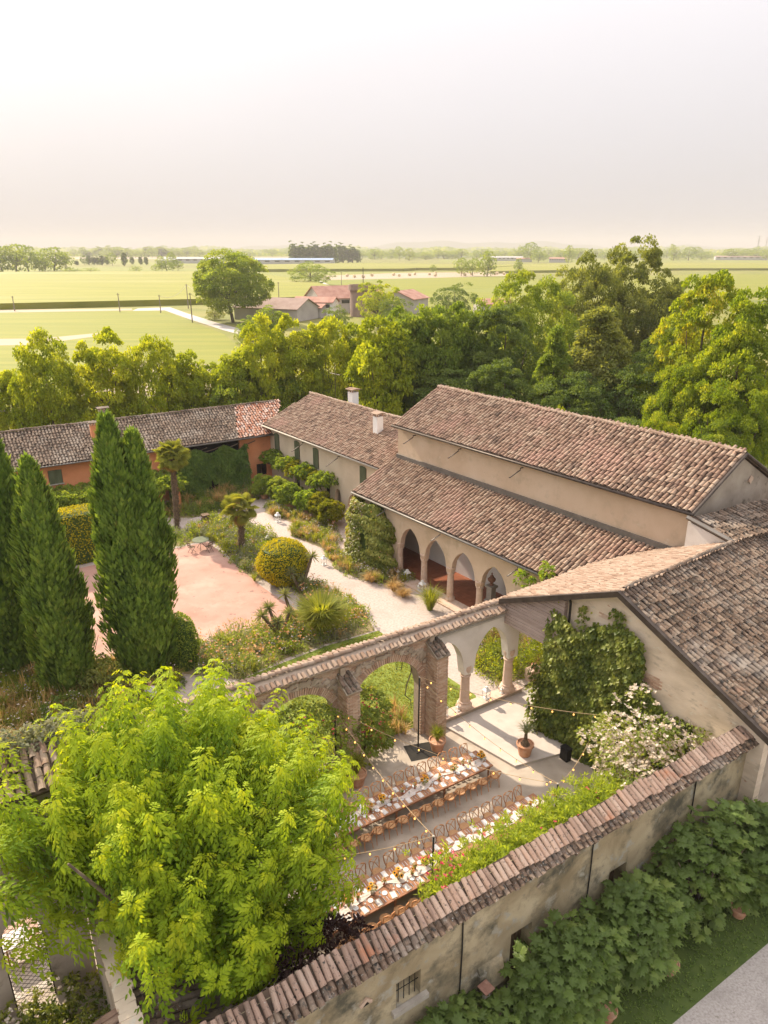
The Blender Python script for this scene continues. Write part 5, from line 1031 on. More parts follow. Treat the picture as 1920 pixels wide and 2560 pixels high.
bed('perennials', [(22.8, 50.2), (23.8, 46.2), (22.7, 42.6), (23.4, 39.8), (25.2, 37.2), (26.5, 38.2), (25.4, 41.5), (24.2, 44), (25.4, 47), (26.8, 50), (25.0, 55), (24.2, 57.5), (23.2, 56.5), (24.2, 52.8)], MIX + [('grass', 1.3, LF_TAN, .8, .55), ('grass', .8, LF_GRASS, .9, .5)])
bed('perennials', [(17.5, 58.5), (22.0, 58.4), (24.5, 60.5), (24.5, 63.3), (14, 63.3), (14, 60.5)], [('bush', 1.6, LF_MID, .9, .6), ('bush', .8, LF_DARK, 1.0, .6), ('grass', 1.0, LF_TAN, 1.1, .6), ('spike', .3, LF_YUC, 1.4, .4)])
bed('perennials', [(-9, 20.0), (-9, 52), (1.5, 50), (4.2, 44), (4.6, 38), (7.8, 37), (8.6, 34), (6.5, 31.8), (2.8, 30.5), (2.2, 24.6), (-.5, 23.8), (-3, 20.5)], MIX + [('grass', 2.0, LF_TAN, .9, .6), ('grass', 2.2, LF_GRASS, .9, .6), ('bush', 1.1, LF_OLEA, .9, .6), ('spike', .8, LF_TAN, 1.2, .4), ('flower', 5, FL_WHITE, .8, .07)])
bed('perennials', [(22.9, 24.6), (27, 24.2), (29.5, 27.5), (27, 30.5), (24.3, 29.0), (23.0, 27.0)], [('bush', 2.0, LF_OLEA, 1.2, .6), ('grass', 1.6, LF_GRASS, 1.2, .6), ('grass', .8, LF_TAN, .8, .5), ('flower', 4, FL_LILAC, 1.3, .07), ('bush', .9, LF_LIME, 1.6, .6)])
bed('perennials', [(14.7, 23.9), (17.0, 23.9), (17.0, 25.5), (14.6, 25.3)], [('grass', 3, LF_TAN, .9, .5), ('grass', 3, LF_GRASS, .8, .4), ('spike', 1, LF_TAN, 1.4, .3)], soil=False)
# tan feather grasses and other single clumps
for i, (px_, py_, h, lb) in enumerate([(985, 1478, .75, 'tan feather grass before the flowering ivy, nearest the portico columns'), (930, 1455, .8, 'tan feather grass at the left foot of the flowering ivy'), (1008, 1492, .6, 'low tan feather grass spilling on the gravel by the first column'),
                                        (685, 1290, .8, 'tan feather grass beside the white lantern under the potted shrubs'), (552, 1262, 1.1, 'tall tan grass below the dark creeper curtain'), (1245, 1610, 1.0, 'tan feather grass seen through the pointed arch'), (1075, 1525, 1.1, 'wispy yellow grass just above the arcade coping by the portico')]):
    p = atA(px_, py_); tuft('feather_grass', lb, 'A', p, h if i != 6 else 1.7, .75 if i != 6 else 1.2, 420, LF_TAN if i != 6 else LF_GRASS, .022, 'feather grass clumps in the garden')
tuft('feather_grass', 'orange tan grass clump at the left edge of the wild bed', 'A', atA(15, 1775), 1.0, .9, 420, LF_TAN, .025, 'feather grass clumps in the garden')
tuft('feather_grass', 'tan grass clump at the left edge above the pale tiled roof', 'A', atA(10, 1880), 1.0, .8, 420, LF_TAN, .025, 'feather grass clumps in the garden')
shrub('rounded_grey_shrub', 'fine leaved grey-green shrub between the two nearest cypresses', 'shrub', 'A', atA(265, 1735), 1.2, 2.0, LF_OLIVE, .16, 50, 60)
shrub('white_rose_shrub', 'pale shrub dotted with white blooms left of the cypresses', 'shrub', 'A', atA(28, 11575), 1.0, 1.7, LF_GREY, .12, 40, 50, fl=(120, .08, FL_WHITE))
shrub('daisy_shrub', 'dark shrub with small white flowers at the second cypress foot', 'shrub', 'A', atA(170, 1800), 1.1, 1.1, LF_DARK, .13, 40, 50, fl=(90, .07, FL_WHITE))
shrub('young_tree', 'thin young tree with few leaves between the cypresses and terrace', 'tree', 'A', atA(232, 1665), .9, 2.6, LF_OLEA, .16, 14, 16, low=-.3)
wv = thing('roof_vine', 'pale green vine creeping along the top of the gate wall roof', 'vine', 'A', (-.5, 20.3, 8.4)); mb = MB()
for k in range(12): crown(mb, (-2.6 + k * .42, 20.35, 8.55 + .1 * math.sin(k * 2)), .5, .4, .25, 14, 18, .16, inner=.1, cr=.3)
mb.build('foliage', LF_GREY, wv)
gi = thing('ground_ivy', 'dark ivy with pale flower heads at the foot of the gate wall', 'ivy', 'A', (.4, 17.4, 0)); mb = MB()
for k in range(20): crown(mb, (R.uniform(-1.6, 1.0), R.uniform(15.5, 18.5), R.uniform(.2, 1.1)), .6, .6, .5, 16, 20, .16, inner=.1, cr=.3)
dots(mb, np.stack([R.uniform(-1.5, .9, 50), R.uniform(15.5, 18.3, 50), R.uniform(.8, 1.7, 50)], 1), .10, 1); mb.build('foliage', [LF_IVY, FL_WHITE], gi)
# ------------------------------------------------------------------ long tables and chairs (frame A)
TABS = [('far', 19.22, 20.42, 7.9, 17.87, 'far table by brick arches'), ('near', 15.72, 17.02, 7.9, 18.15, 'near table by outer wall')]
for nm, v0, v1, u0, u1, desc in TABS:
    t = thing('long_table', 'long brown wooden banquet table, the one %s' % ('nearest the brick arches' if nm == 'far' else 'nearest the outer wall and oleander hedge'), 'table', 'A', ((u0 + u1) / 2, (v0 + v1) / 2, 0), 'long banquet tables')
    for k in range(5):
        a, b_ = v0 + (v1 - v0) * k / 5, v0 + (v1 - v0) * (k + 1) / 5; MB().span((u0, a + .004, .72), (u1, b_ - .004, .76), r=.1 + .17 * k).build('plank', WOOD, t)
    mb = MB(); mb.span((u0 + .08, v0 + .08, .6), (u1 - .08, v0 + .12, .718)); mb.span((u0 + .08, v1 - .12, .6), (u1 - .08, v1 - .08, .718)); mb.span((u0 + .08, v0 + .12, .6), (u0 + .12, v1 - .12, .718)); mb.span((u1 - .12, v0 + .12, .6), (u1 - .08, v1 - .12, .718)); mb.build('apron', WOOD, t)
    for u in np.linspace(u0 + .14, u1 - .14, 5):
        for v in (v0 + .14, v1 - .14): MB().lathe([(.035, 0), (.045, .1), (.03, .16), (.05, .3), (.04, .42), (.055, .46), (.055, .6)], (u, v, 0), 8).build('leg', WOOD, t)
    # gauze runner lying in folds along the middle
    r_ = MB(); us = np.linspace(u0 - .02, u1 + .02, 150); vm = (v0 + v1) / 2; X = []
    for i, u in enumerate(us):
        wv_ = .13 + .05 * math.sin(u * 2.3) + .03 * math.sin(u * 7); c0 = vm + .10 * math.sin(u * 1.7 + v0) + .04 * math.sin(u * 5)
        for j in range(9): q = j / 8 - .5; X.append((u, c0 + q * 2 * wv_ + .02 * math.sin(u * 9 + j), .768 + .012 * (1 + math.sin(u * 11 + j * 1.9)) + .008 * math.sin(u * 23 + j * 3)))
    i, j = np.meshgrid(np.arange(149), np.arange(8), indexing='ij'); a = (i * 9 + j).ravel(); r_.add(X, np.stack([a, a + 9, a + 10, a + 1], 1))
    o = r_.build('table_runner', GAUZE, fr='A', org=((u0 + u1) / 2, vm, .76), smooth=True); tag(o, 'crumpled white gauze runner along the middle of the %s' % desc, 'table runner', 'gauze runners on the long tables')
def make_chair():
    t = thing('cross_back_chair', 'x', 'chair', 'A', (0, 0, 0), 'cross-back chairs at the long tables')
    MB().lathe([(.19, .44), (.205, .445), (.205, .47), (.17, .478), (.01, .48)], (0, 0, 0), 16).build('seat', RATTAN, t)
    MB().lathe([(.20, .425), (.218, .43), (.218, .46), (.206, .462), (.206, .425)], (0, 0, 0), 16).build('seat_frame', CHWOOD, t)
    for sx in (-1, 1):
        MB().tube([(sx * .15, .14, .44), (sx * .185, .19, 0)], [.018, .013], 6).build('leg', CHWOOD, t)
        MB().tube([(sx * .165, -.12, .46), (sx * .19, -.24, 0)], [.018, .014], 6).build('leg', CHWOOD, t)
    bk = [(-.165, -.12, .44), (-.215, -.20, .66), (-.225, -.235, .84), (-.20, -.25, .885), (-.1, -.285, .905), (0, -.295, .91), (.1, -.285, .905), (.20, -.25, .885), (.225, -.235, .84), (.215, -.20, .66), (.165, -.12, .44)]
    MB().tube(bk, [.02, .02, .02, .022, .027, .028, .027, .022, .02, .02, .02], 6).build('back_frame', CHWOOD, t)
    for sx in (-1, 1): MB().tube([(sx * .155, -.145, .50), (sx * .03, -.235 + sx * .008, .72), (sx * -.18, -.255, .87)], .014, 5).build('cross_slat', CHWOOD, t)
    for sx in (-1, 1): MB().tube([(sx * .168, -.16, .22), (0, -.02 + sx * .01, .26), (sx * -.168, .165, .22)], .008, 5).build('stretcher', CHWOOD, t)
    return t
chair0 = make_chair(); first = [True]
def place_chair(u, v, rz, label):
    o = chair0 if first[0] else dup(chair0); first[0] = False
    o.location = wpt('A', (u, v, .006)); o.rotation_euler = (0, 0, FR['A'] + rz); o['label'] = label
ROWS = [('far', 20.66, math.pi, 17.50, 'arch side of far table'), ('far', 18.98, 0.0, 17.62, 'hedge side of far table'), ('near', 17.28, math.pi, 17.72, 'arch side of near table'), ('near', 15.48, 0.0, 17.5, 'hedge side of near table')]
for tb, v, rz, us, ds in ROWS:
    for k in range(17):
        u = us - .585 * k; a = rz + R.normal() * .07; vv = v + R.normal() * .025
        if tb == 'far' and rz == 0 and k == 0: a, u, vv = -.55, u + .12, vv - .02
        if tb == 'near' and v < 16 and u > 11.6: continue      # hidden behind the hedge
        place_chair(u, vv, a, '%s cross-back chair from the platform end, %s' % (ORD[k], ds))
# place settings
charger = MB().lathe([(.175, 0), (.19, .006), (.185, .012), (.14, .008), (.01, .008)], (0, 0, 0), 20).mesh('charger_plate', CHARG)
nm_ = MB(); nm_.box((0, 0, .01), (.19, .29, .012)); nm_.box((.01, .0, .02), (.16, .26, .008), rz=.04); napkin = nm_.mesh('napkin', CLOTH)
fk = MB(); fk.box((0, -.03, .004), (.014, .13, .004)); fk.box((0, .05, .004), (.024, .03, .004))
for k in range(3): fk.box((-.009 + k * .009, .085, .004), (.004, .04, .003))
fork = fk.mesh('fork', STEEL); kn = MB(); kn.box((0, -.05, .004), (.016, .09, .006)); kn.prism([(-.008, -.005), (.008, -.005), (.01, .08), (.002, .11), (-.008, .1)], 2, .002, .006); knife = kn.mesh('knife', STEEL)
splate = MB().lathe([(.05, 0), (.095, .008), (.1, .014), (.09, .013), (.055, .006), (.01, .005)], (0, 0, 0), 18).mesh('side_plate', CHINA)
GL = mat('clear_glass', [(.75, .76, .76), (.82, .83, .83)], rough=.08, spec=.6, trans=.45, tcol=(1, 1, 1))
glass = MB().lathe([(.035, 0), (.033, .004), (.005, .01), (.005, .08), (.032, .11), (.042, .15), (.036, .20), (.035, .20), (.04, .15), (.01, .1)], (0, 0, 0), 10).mesh('wine_glass', GL)
def item(name, me, u, v, z, rz, label, cat, group):
    o = bpy.data.objects.new(name, me); COL.objects.link(o); o.location = wpt('A', (u, v, z)); o.rotation_euler = (0, 0, FR['A'] + rz); tag(o, label, cat, group); return o
for tb, v, rz, us, ds in ROWS:
    T_ = TABS[0] if tb == 'far' else TABS[1]; sgn = 1 if rz == 0 else -1; ve = T_[1] if sgn > 0 else T_[2]
    for k in range(17):
        u = us - .585 * k - (.02 if k == 0 else 0); w_ = 'at %s place from platform end, %s' % (ORD[k], ds)
        if tb == 'near' and sgn > 0 and u > 11.9: continue
        j = R.normal(size=6) * .008
        item('charger_plate', charger, u + j[0], ve + sgn * .2, .761, 0, 'round brown charger plate ' + w_, 'plate', 'charger plates')
        item('napkin', napkin, u + j[0] + j[1], ve + sgn * .2, .771, rz + R.normal() * .1, 'white folded napkin ' + w_, 'napkin', 'folded napkins')
        item('fork', fork, u - sgn * .235 + j[2], ve + sgn * .19, .761, rz + R.normal() * .06, 'silver fork ' + w_, 'fork', 'forks')
        item('knife', knife, u + sgn * .235 + j[3], ve + sgn * .19, .761, rz + R.normal() * .06, 'silver knife ' + w_, 'knife', 'knives')
        item('side_plate', splate, u - sgn * .2 + j[4], ve + sgn * .43, .764, 0, 'small white side plate ' + w_, 'plate', 'side plates')
        item('wine_glass', glass, u + sgn * .17 + j[5], ve + sgn * .42, .764, 0, 'clear wine glass ' + w_, 'glass', 'wine glasses')
# flower arrangements
def sunflower(parent, c, d, s):
    d = unit(np.array(d, float)); n = 14; q = Vector(d).to_track_quat('Z', 'Y').to_matrix(); th = np.arange(n) * 2 * math.pi / n
    D = np.stack([np.cos(th), np.sin(th), np.full(n, .18)], 1) @ np.array(q).T; mb = MB(); leaves(mb, np.array(c) + D * s * .3, D, np.tile(d, (n, 1)), s * .85, s * .36, R.random(n), 0, .05)
    h = MB().lathe([(.45, -.05), (.5, .05), (.3, .14), (.01, .16)], (0, 0, 0), 10); h.V = [(h.V[0] * s) @ np.array(q).T + np.array(c)]; f = mb.build('sunflower', SUNF, parent); h.build('seed_disc', DARK, f)
BLOOM = mat('vase_terracotta', [(.25, .09, .06), (.36, .15, .10)], rough=.4); CREAM = leafmat('petal_cream', [(.62, .52, .30), (.72, .64, .42)], trans=.3, tcol=(1, 1, .8))
def bouquet(u, v, label, sun=3, small=False):
    t = thing('flower_vase', label, 'flowers', 'A', (u, v, .77), 'flower vases on the long tables'); c = np.array([u, v, .77])
    if small:
        MB().lathe([(.03, 0), (.05, .03), (.045, .08), (.018, .11), (.022, .15)], c, 10).build('vase', BLOOM, t); k = 3; sp = .05; h = .26
    else: MB().lathe([(.05, 0), (.06, .02), (.07, .12), (.075, .14), (.065, .14)], c, 12).build('vase', SILL if sun > 3 else BLOOM, t); k = 9; sp = .15; h = .32
    mb = MB(); L_ = []
    for i in range(k):
        a = i * 2.4 + R.random(); e = c + np.array([math.cos(a) * sp * R.uniform(.4, 1.1), math.sin(a) * sp * R.uniform(.4, 1.1), h * R.uniform(.75, 1.1)]); mb.tube([c + [0, 0, .1], e], .005, 4); L_.append(e)
    E_ = np.array(L_); m_ = len(E_) * 8; leaves(mb, E_[np.repeat(np.arange(len(E_)), 8)] - np.array([0, 0, .06]), rdirs(m_), rdirs(m_), .09, .04, R.random(m_), 0, .2); mb.build('stems', LF_MID, t)
    for i in range(len(E_)):
        dn = E_[i] - (c + [0, 0, .1])
        if i < sun: sunflower(t, E_[i] + [0, 0, .02], unit(dn + np.array([0, -.12, .1])), .085 if not small else .055)
        else: q = MB(); dots(q, np.tile(E_[i], (4, 1)) + R.normal(size=(4, 3)) * .02, .06, 0, 6); q.build('blossom', CREAM if i % 2 else FL_ORANGE, t)
def r8(x, y): return atA(800 + x / 2.765, 1800 + y / 2.765, 1.0)
BQ = [('far', [(1100, 235, 5), (725, 420, 4), (435, 550, 5), (925, 325, 1), (355, 610, 1)], [(990, 285), (1045, 282), (580, 490), (822, 385), (680, 470), (505, 548)]),
      ('near', [(1375, 590, 4), (845, 890, 4), (725, 960, 3), (540, 1060, 5), (360, 1165, 5), (215, 1275, 4)], [(1490, 530), (1447, 575), (1090, 745), (800, 925), (655, 995), (445, 1110), (270, 1225), (640, 1040)])]
for tb, bigs, smalls in BQ:
    T_ = TABS[0] if tb == 'far' else TABS[1]; vm = (T_[1] + T_[2]) / 2; nmx = T_[5]
    for k, (x, y, s_) in enumerate(sorted(bigs, key=lambda q: -q[0])): p = r8(x, y); bouquet(min(p[0], T_[4] - .12), vm + R.normal() * .05, 'sunflower bouquet, %s from platform end of %s' % (ORD[k], nmx), s_)
    for k, (x, y) in enumerate(sorted(smalls, key=lambda q: -q[0])): p = r8(x, y); bouquet(min(p[0], T_[4] - .1), vm + .1 * math.sin(k * 2.2), 'small red-brown bud vase, %s from platform end of %s' % (ORD[k], nmx), 1, True)
# ------------------------------------------------------------------ festoon lights and their poles
poles = {'p1': ((16.27, 22.66), 3.9, 'black pole standing before the right brick pier'), 'p2': ((12.16, 23.1), 3.5, 'black pole by the left brick pier'), 'p3': ((11.95, 15.62), 2.85, 'black pole rising from the hedge at the near table middle'), 'p4': ((17.9, 15.55), 2.4, 'black pole at the platform end of the near table')}
for k, (p, h, lb) in poles.items():
    t = thing('light_pole', lb, 'pole', 'A', (p[0], p[1], 0), 'poles carrying the string lights'); MB().tube([(p[0], p[1], 0), (p[0], p[1], h)], .036, 8).build('post', IRON, t, smooth=True); MB().box((p[0], p[1], .02), (.5, .5, .03)).build('base_plate', IRON, t); MB().lathe([(.04, 0), (.045, .03), (.01, .05)], (p[0], p[1], h), 8).build('cap', SILL, t)
CAB = mat('cable_light', [(.38, .26, .14), (.48, .34, .2)], scale=5); SOCK = mat('bulb_socket', [(.05, .035, .02), (.09, .06, .03)])
bulbm = MB().lathe([(.012, 0), (.024, -.03), (.034, -.06), (.028, -.09), (.008, -.105)], (0, 0, -.05), 10).mesh('bulb', LAMP, True); sockm = MB().lathe([(.016, .0), (.016, -.055)], (0, 0, 0), 8).mesh('socket', SOCK)
def festoon(a, b, sag, n, label):
    a, b = np.array(a, float), np.array(b, float); t = thing('string_lights', label, 'string lights', 'A', tuple(a), 'strings of bulbs over the courtyard')
    q = np.linspace(0, 1, 15)[:, None]; P = a + (b - a) * q; P[:, 2] -= sag * 4 * (q * (1 - q))[:, 0]; MB().tube(P, .011, 5).build('cable', CAB, t)
    for k in range(n):
        f = (k + .6) / n; p = a + (b - a) * f; p[2] -= sag * 4 * f * (1 - f); o = link('socket', sockm, t); o.location = p - a; o2 = link('bulb', bulbm, t); o2.location = p - a
P1, P2, P3, P4 = [(poles[k][0][0], poles[k][0][1], poles[k][1] + .02) for k in ('p1', 'p2', 'p3', 'p4')]
festoon(P3, P2, .35, 10, 'string of lit bulbs from the left pier pole down to the hedge pole')
festoon(P3, (6.2, 17.6, 3.2), .3, 7, 'string of lit bulbs from the hedge pole into the bright tree')
festoon(P2, P4, .55, 9, 'string of lit bulbs from the left pier pole across the far table')
festoon(P1, P4, .45, 9, 'string of lit bulbs from the right pier pole to the platform-end pole')
festoon(P1, (22.9, 15.4, 3.6), .45, 11, 'string of lit bulbs from the right pier pole along the ivy gable')
festoon(P4, (21.9, 17.2, 2.6), .5, 4, 'short string of lit bulbs from the platform-end pole to the ivy')
# ------------------------------------------------------------------ lanterns
LANW = mat('lantern_white', [(.60, .58, .55), (.70, .68, .65)], rough=.5)
def lantern(p, fr, label, s=1.0, col=None, grp='lanterns around the arcades and path'):
    t = thing('lantern', label, 'lantern', fr, p, grp); c = np.array(p, float); m_ = col or LANW; w_ = .15 * s; h = .42 * s
    MB().box(c + [0, 0, .02 * s], (w_ * 2.2, w_ * 2.2, .04 * s)).build('base', m_, t)
    mb = MB()
    for dx in (-1, 1):
        for dy in (-1, 1): mb.box(c + [dx * w_ * .9, dy * w_ * .9, h / 2 + .04 * s], (.028 * s, .028 * s, h))
        mb.box(c + [dx * w_ * .9, 0, h * .55], (.015 * s, w_ * 1.8, .015 * s)); mb.box(c + [0, dx * w_ * .9, h * .55], (w_ * 1.8, .015 * s, .015 * s))
    mb.build('frame', m_, t); MB().lathe([(.05 * s, .04 * s), (.05 * s, .2 * s), (.005, .205 * s)], c, 10).build('candle', CLOTH, t)
    MB().lathe([(w_ * 1.6, h + .03 * s), (w_ * 1.55, h + .07 * s), (w_ * .6, h + .18 * s), (w_ * .55, h + .26 * s), (.01, h + .28 * s)], c, 4, ph=rad(45)).build('roof', m_, t)
lantern((18.55, 23.72, .36), 'A', 'large white lantern on the parapet, nearest the right brick pier'); lantern((21.25, 23.72, .36), 'A', 'white lantern on the parapet between the two stone columns')
lantern((19.35, 23.62, .36), 'A', 'small grey lantern at the left column base', .5); lantern((22.2, 23.62, .36), 'A', 'small grey lantern at the right column base', .5)
lantern((-35.5, 29.3, .105), 'B', 'white lantern on the portico step beside the first column', 1.15); lantern((-33.45, 28.95, .105), 'B', 'larger white lantern on the portico step by the second column', 1.2); lantern((-33.75, 28.9, .105), 'B', 'small white candle lantern beside the larger portico lantern', .6)
lantern((-36.4, 29.2, .105), 'B', 'small white lantern at the ivy end of the portico step', .7)
pA = atA(695, 1305); lantern((pA[0], pA[1], 0), 'A', 'white lantern on the gravel by the tan grass and potted shrubs', 1.3); pA = atA(810, 1412); lantern((pA[0], pA[1], 0), 'A', 'pale wire lantern on the gravel opposite the box ball', 1.1); pA = atA(670, 1358); lantern((pA[0], pA[1], 0), 'A', 'faint lantern on the path edge behind the box ball', 1.0)
t = thing('hanging_lantern', 'black wire lantern hanging in the round brick arch', 'lantern', 'A', (15.9, 23.75, 4.1)); mb = MB()
for k in range(4): a = k * math.pi / 2; mb.tube([(15.9 + .16 * math.cos(a), 23.75 + .16 * math.sin(a), 3.9), (15.9 + .2 * math.cos(a), 23.75 + .2 * math.sin(a), 4.25), (15.9, 23.75, 4.42)], .012, 4); mb.tube([(15.9 + .16 * math.cos(a), 23.75 + .16 * math.sin(a), 3.9), (15.9 + .16 * math.cos(a + 1.57), 23.75 + .16 * math.sin(a + 1.57), 3.9)], .012, 4)
mb.build('frame', IRON, t); MB().tube([(15.9, 23.75, 4.42), (15.9, 23.75, 4.56)], .008, 4).build('chain', IRON, t)
br = thing('hanging_branch', 'bare twisted vine branch hanging inside the round brick arch', 'branch', 'A', (16.5, 23.9, 2)); MB().tube([(16.75, 23.9, 3.9), (16.7, 23.95, 3.3), (16.45, 23.95, 2.7), (16.35, 23.9, 2.2), (16.7, 23.95, 1.8), (16.75, 23.95, 1.3)], [.03, .03, .028, .025, .02, .012], 5).build('stem', BARK, br)
# ------------------------------------------------------------------ portico: urn, fragment
t = thing('urn', 'terracotta urn with finial on the stone pedestal in the portico', 'urn', 'B', (-29.55, 31.55, 1.3)); MB().lathe([(.12, 0), (.14, .06), (.06, .12), (.09, .18), (.24, .34), (.27, .46), (.2, .54), (.1, .6), (.13, .66), (.04, .76), (.06, .84), (.01, .92)], (-29.55, 31.55, 1.3), 14).build('body', mat('urn_clay', [(.26, .13, .09), (.36, .2, .14)], scale=5), t)
t = thing('pedestal', 'square stone pedestal under the urn inside the portico', 'pedestal', 'B', (-29.55, 31.55, .1)); c = (-29.55, 31.55)
mb = MB(); mb.box((c[0], c[1], .19), (.62, .62, .18)); mb.build('base', SILL, t); MB().box((c[0], c[1], .72), (.44, .44, .88)).build('shaft', SILL, t); MB().box((c[0], c[1], 1.23), (.6, .6, .14)).build('top', SILL, t)
t = thing('stone_fragment', 'broken grey carved stone disc leaning in the last portico bay', 'stone', 'B', (-26.9, 32.6, .1)); pts = [(-.8, .1), (.95, .1), (.95, .7), (.7, 1.15), (.3, 1.35), (.1, 1.15), (-.2, 1.2), (-.45, .85), (-.75, .75)]
MB().prism([(-26.6 + a, b_) for a, b_ in pts], 1, 32.55, 32.75).build('slab', SILL, t); q = MB().lathe([(.2, 0), (.22, .02), (.12, .03), (.01, .01)], (0, 0, 0), 14); q.V = [np.stack([q.V[0][:, 0] - 26.35, 32.55 - q.V[0][:, 2], q.V[0][:, 1] + .75], 1)]; q.build('carved_boss', STONE, t)
# ------------------------------------------------------------------ terrace furniture
bp = (15.7, 51.3)
t = thing('bistro_table', 'round grey metal bistro table at the back corner of the terrace', 'table', 'A', (bp[0], bp[1], .05)); MB().lathe([(.62, .74), (.65, .75), (.65, .775), (.01, .78)], (bp[0], bp[1], .05), 22).build('tabletop', SHUT, t)
for k in range(3): a = k * 2.1; MB().tube([(bp[0] + .1 * math.cos(a), bp[1] + .1 * math.sin(a), .8), (bp[0] + .08 * math.cos(a), bp[1] + .08 * math.sin(a), .5), (bp[0] + .42 * math.cos(a), bp[1] + .42 * math.sin(a), .05)], .018, 5).build('leg', IRON, t)
for (du, dv, rz, lb) in ((-.85, -.3, -1.2, 'brown folding chair left of the bistro table'), (.35, -.9, .3, 'brown folding chair in front of the bistro table')):
    t = thing('folding_chair', lb, 'chair', 'A', (bp[0] + du, bp[1] + dv, .05), 'bistro chairs on the terrace', rz)
    for k in range(4): MB().box((0, -.15 + k * .1, .45), (.4, .085, .02)).build('seat_slat', FRAMEW, t)
    for sx in (-1, 1): MB().tube([(sx * .2, .22, 0), (sx * .2, -.2, .48), (sx * .2, -.26, .86)], .014, 5).build('leg', IRON, t); MB().tube([(sx * .18, -.24, 0), (sx * .18, .2, .46)], .014, 5).build('leg', IRON, t)
    for k in range(2): MB().box((0, -.25, .66 + k * .14), (.4, .02, .09)).build('back_slat', FRAMEW, t)
pb = atA(515, 1312); t = thing('planter_box', 'small square brown planter post beside the gravel path', 'planter', 'A', (pb[0], pb[1], 0)); MB().box((pb[0], pb[1], .45), (.55, .55, .9)).build('body', FRAMEW, t); MB().box((pb[0], pb[1], .92), (.62, .62, .05)).build('rim', FRAMEW, t)
gp_ = (24.9, 24.1); t = thing('stone_planter', 'low pale stone block beside the ivy at the passage end', 'planter', 'A', (gp_[0], gp_[1], 0)); MB().box((gp_[0], gp_[1], .35), (.8, .5, .7)).build('body', PINK, t); MB().lathe([(.1, 0), (.16, .2), (.17, .24), (.14, .24)], (gp_[0], gp_[1], .7), 12).build('pot', TERRA, t)
bx = thing('black_box', 'black box planter at the foot of the gable ivy', 'box', 'A', (21.55, 18.55, 0)); mb = MB(); mb.box((21.55, 18.45, .33), (.3, .42, .62)); mb.build('body', DARK, bx); MB().box((21.55, 18.45, .66), (.33, .45, .04)).build('lid', IRON, bx)
# lamp posts among the figs
RUST = mat('rusty_plate', [(.20, .10, .07), (.27, .145, .105), (.32, .19, .14)], scale=6, bump=.2)
for (x, y, lb, z_) in ((1212, 2466, 'rusty square-topped lamp post below the doorway, lowest in the picture', 2.0), (1535, 2243, 'rusty square-topped lamp post in the middle of the fig row', 2.1), (1780, 2077, 'rusty square-topped lamp post inside the tallest fig tree', 3.1)):
    u, v, _ = atA(x, y, z_); v = min(v, 10.9); t = thing('lamp_post', lb, 'lamp post', 'A', (u, v, 0), 'rusty lamp posts along the outer wall'); MB().box((u, v, z_ / 2), (.16, .12, z_)).build('post', SILL, t); MB().box((u, v, z_ + .015), (.36, .36, .03), rz=.1).build('cap', RUST, t); MB().box((u, v, z_ - .2), (.2, .16, .22)).build('lamp_box', SILL, t)
# gate yard table behind the lattice
t = thing('side_table', 'table with white cloth and dishes behind the lattice gate', 'table', 'A', (-.75, 21.3, 0)); MB().span((-1.3, 20.8, .72), (-.2, 21.8, .76)).build('tabletop', WOOD, t)
for a in (-1.2, -.3):
    for b_ in (20.9, 21.7): MB().span((a - .03, b_ - .03, 0), (a + .03, b_ + .03, .72)).build('leg', WOOD, t)
o = MB().prism([(-1.32, .45), (-1.31, .766), (-.5, .766), (-.5, .775), (-1.325, .775), (-1.34, .45)], 1, 20.78, 21.5).build('tablecloth', CLOTH, fr='A', org=(-1, 21, .7)); tag(o, 'white cloth draped over the table behind the lattice gate', 'tablecloth')
for k, (a, b_) in enumerate(((-1.15, 21.0), (-.85, 21.35), (-.4, 21.1))): item('serving_bowl', splate, a, b_, .78, 0, ['white bowl at the left of the lattice gate table', 'white bowl in the middle of the lattice gate table', 'white bowl at the right of the lattice gate table'][k], 'bowl', 'bowls behind the gate')
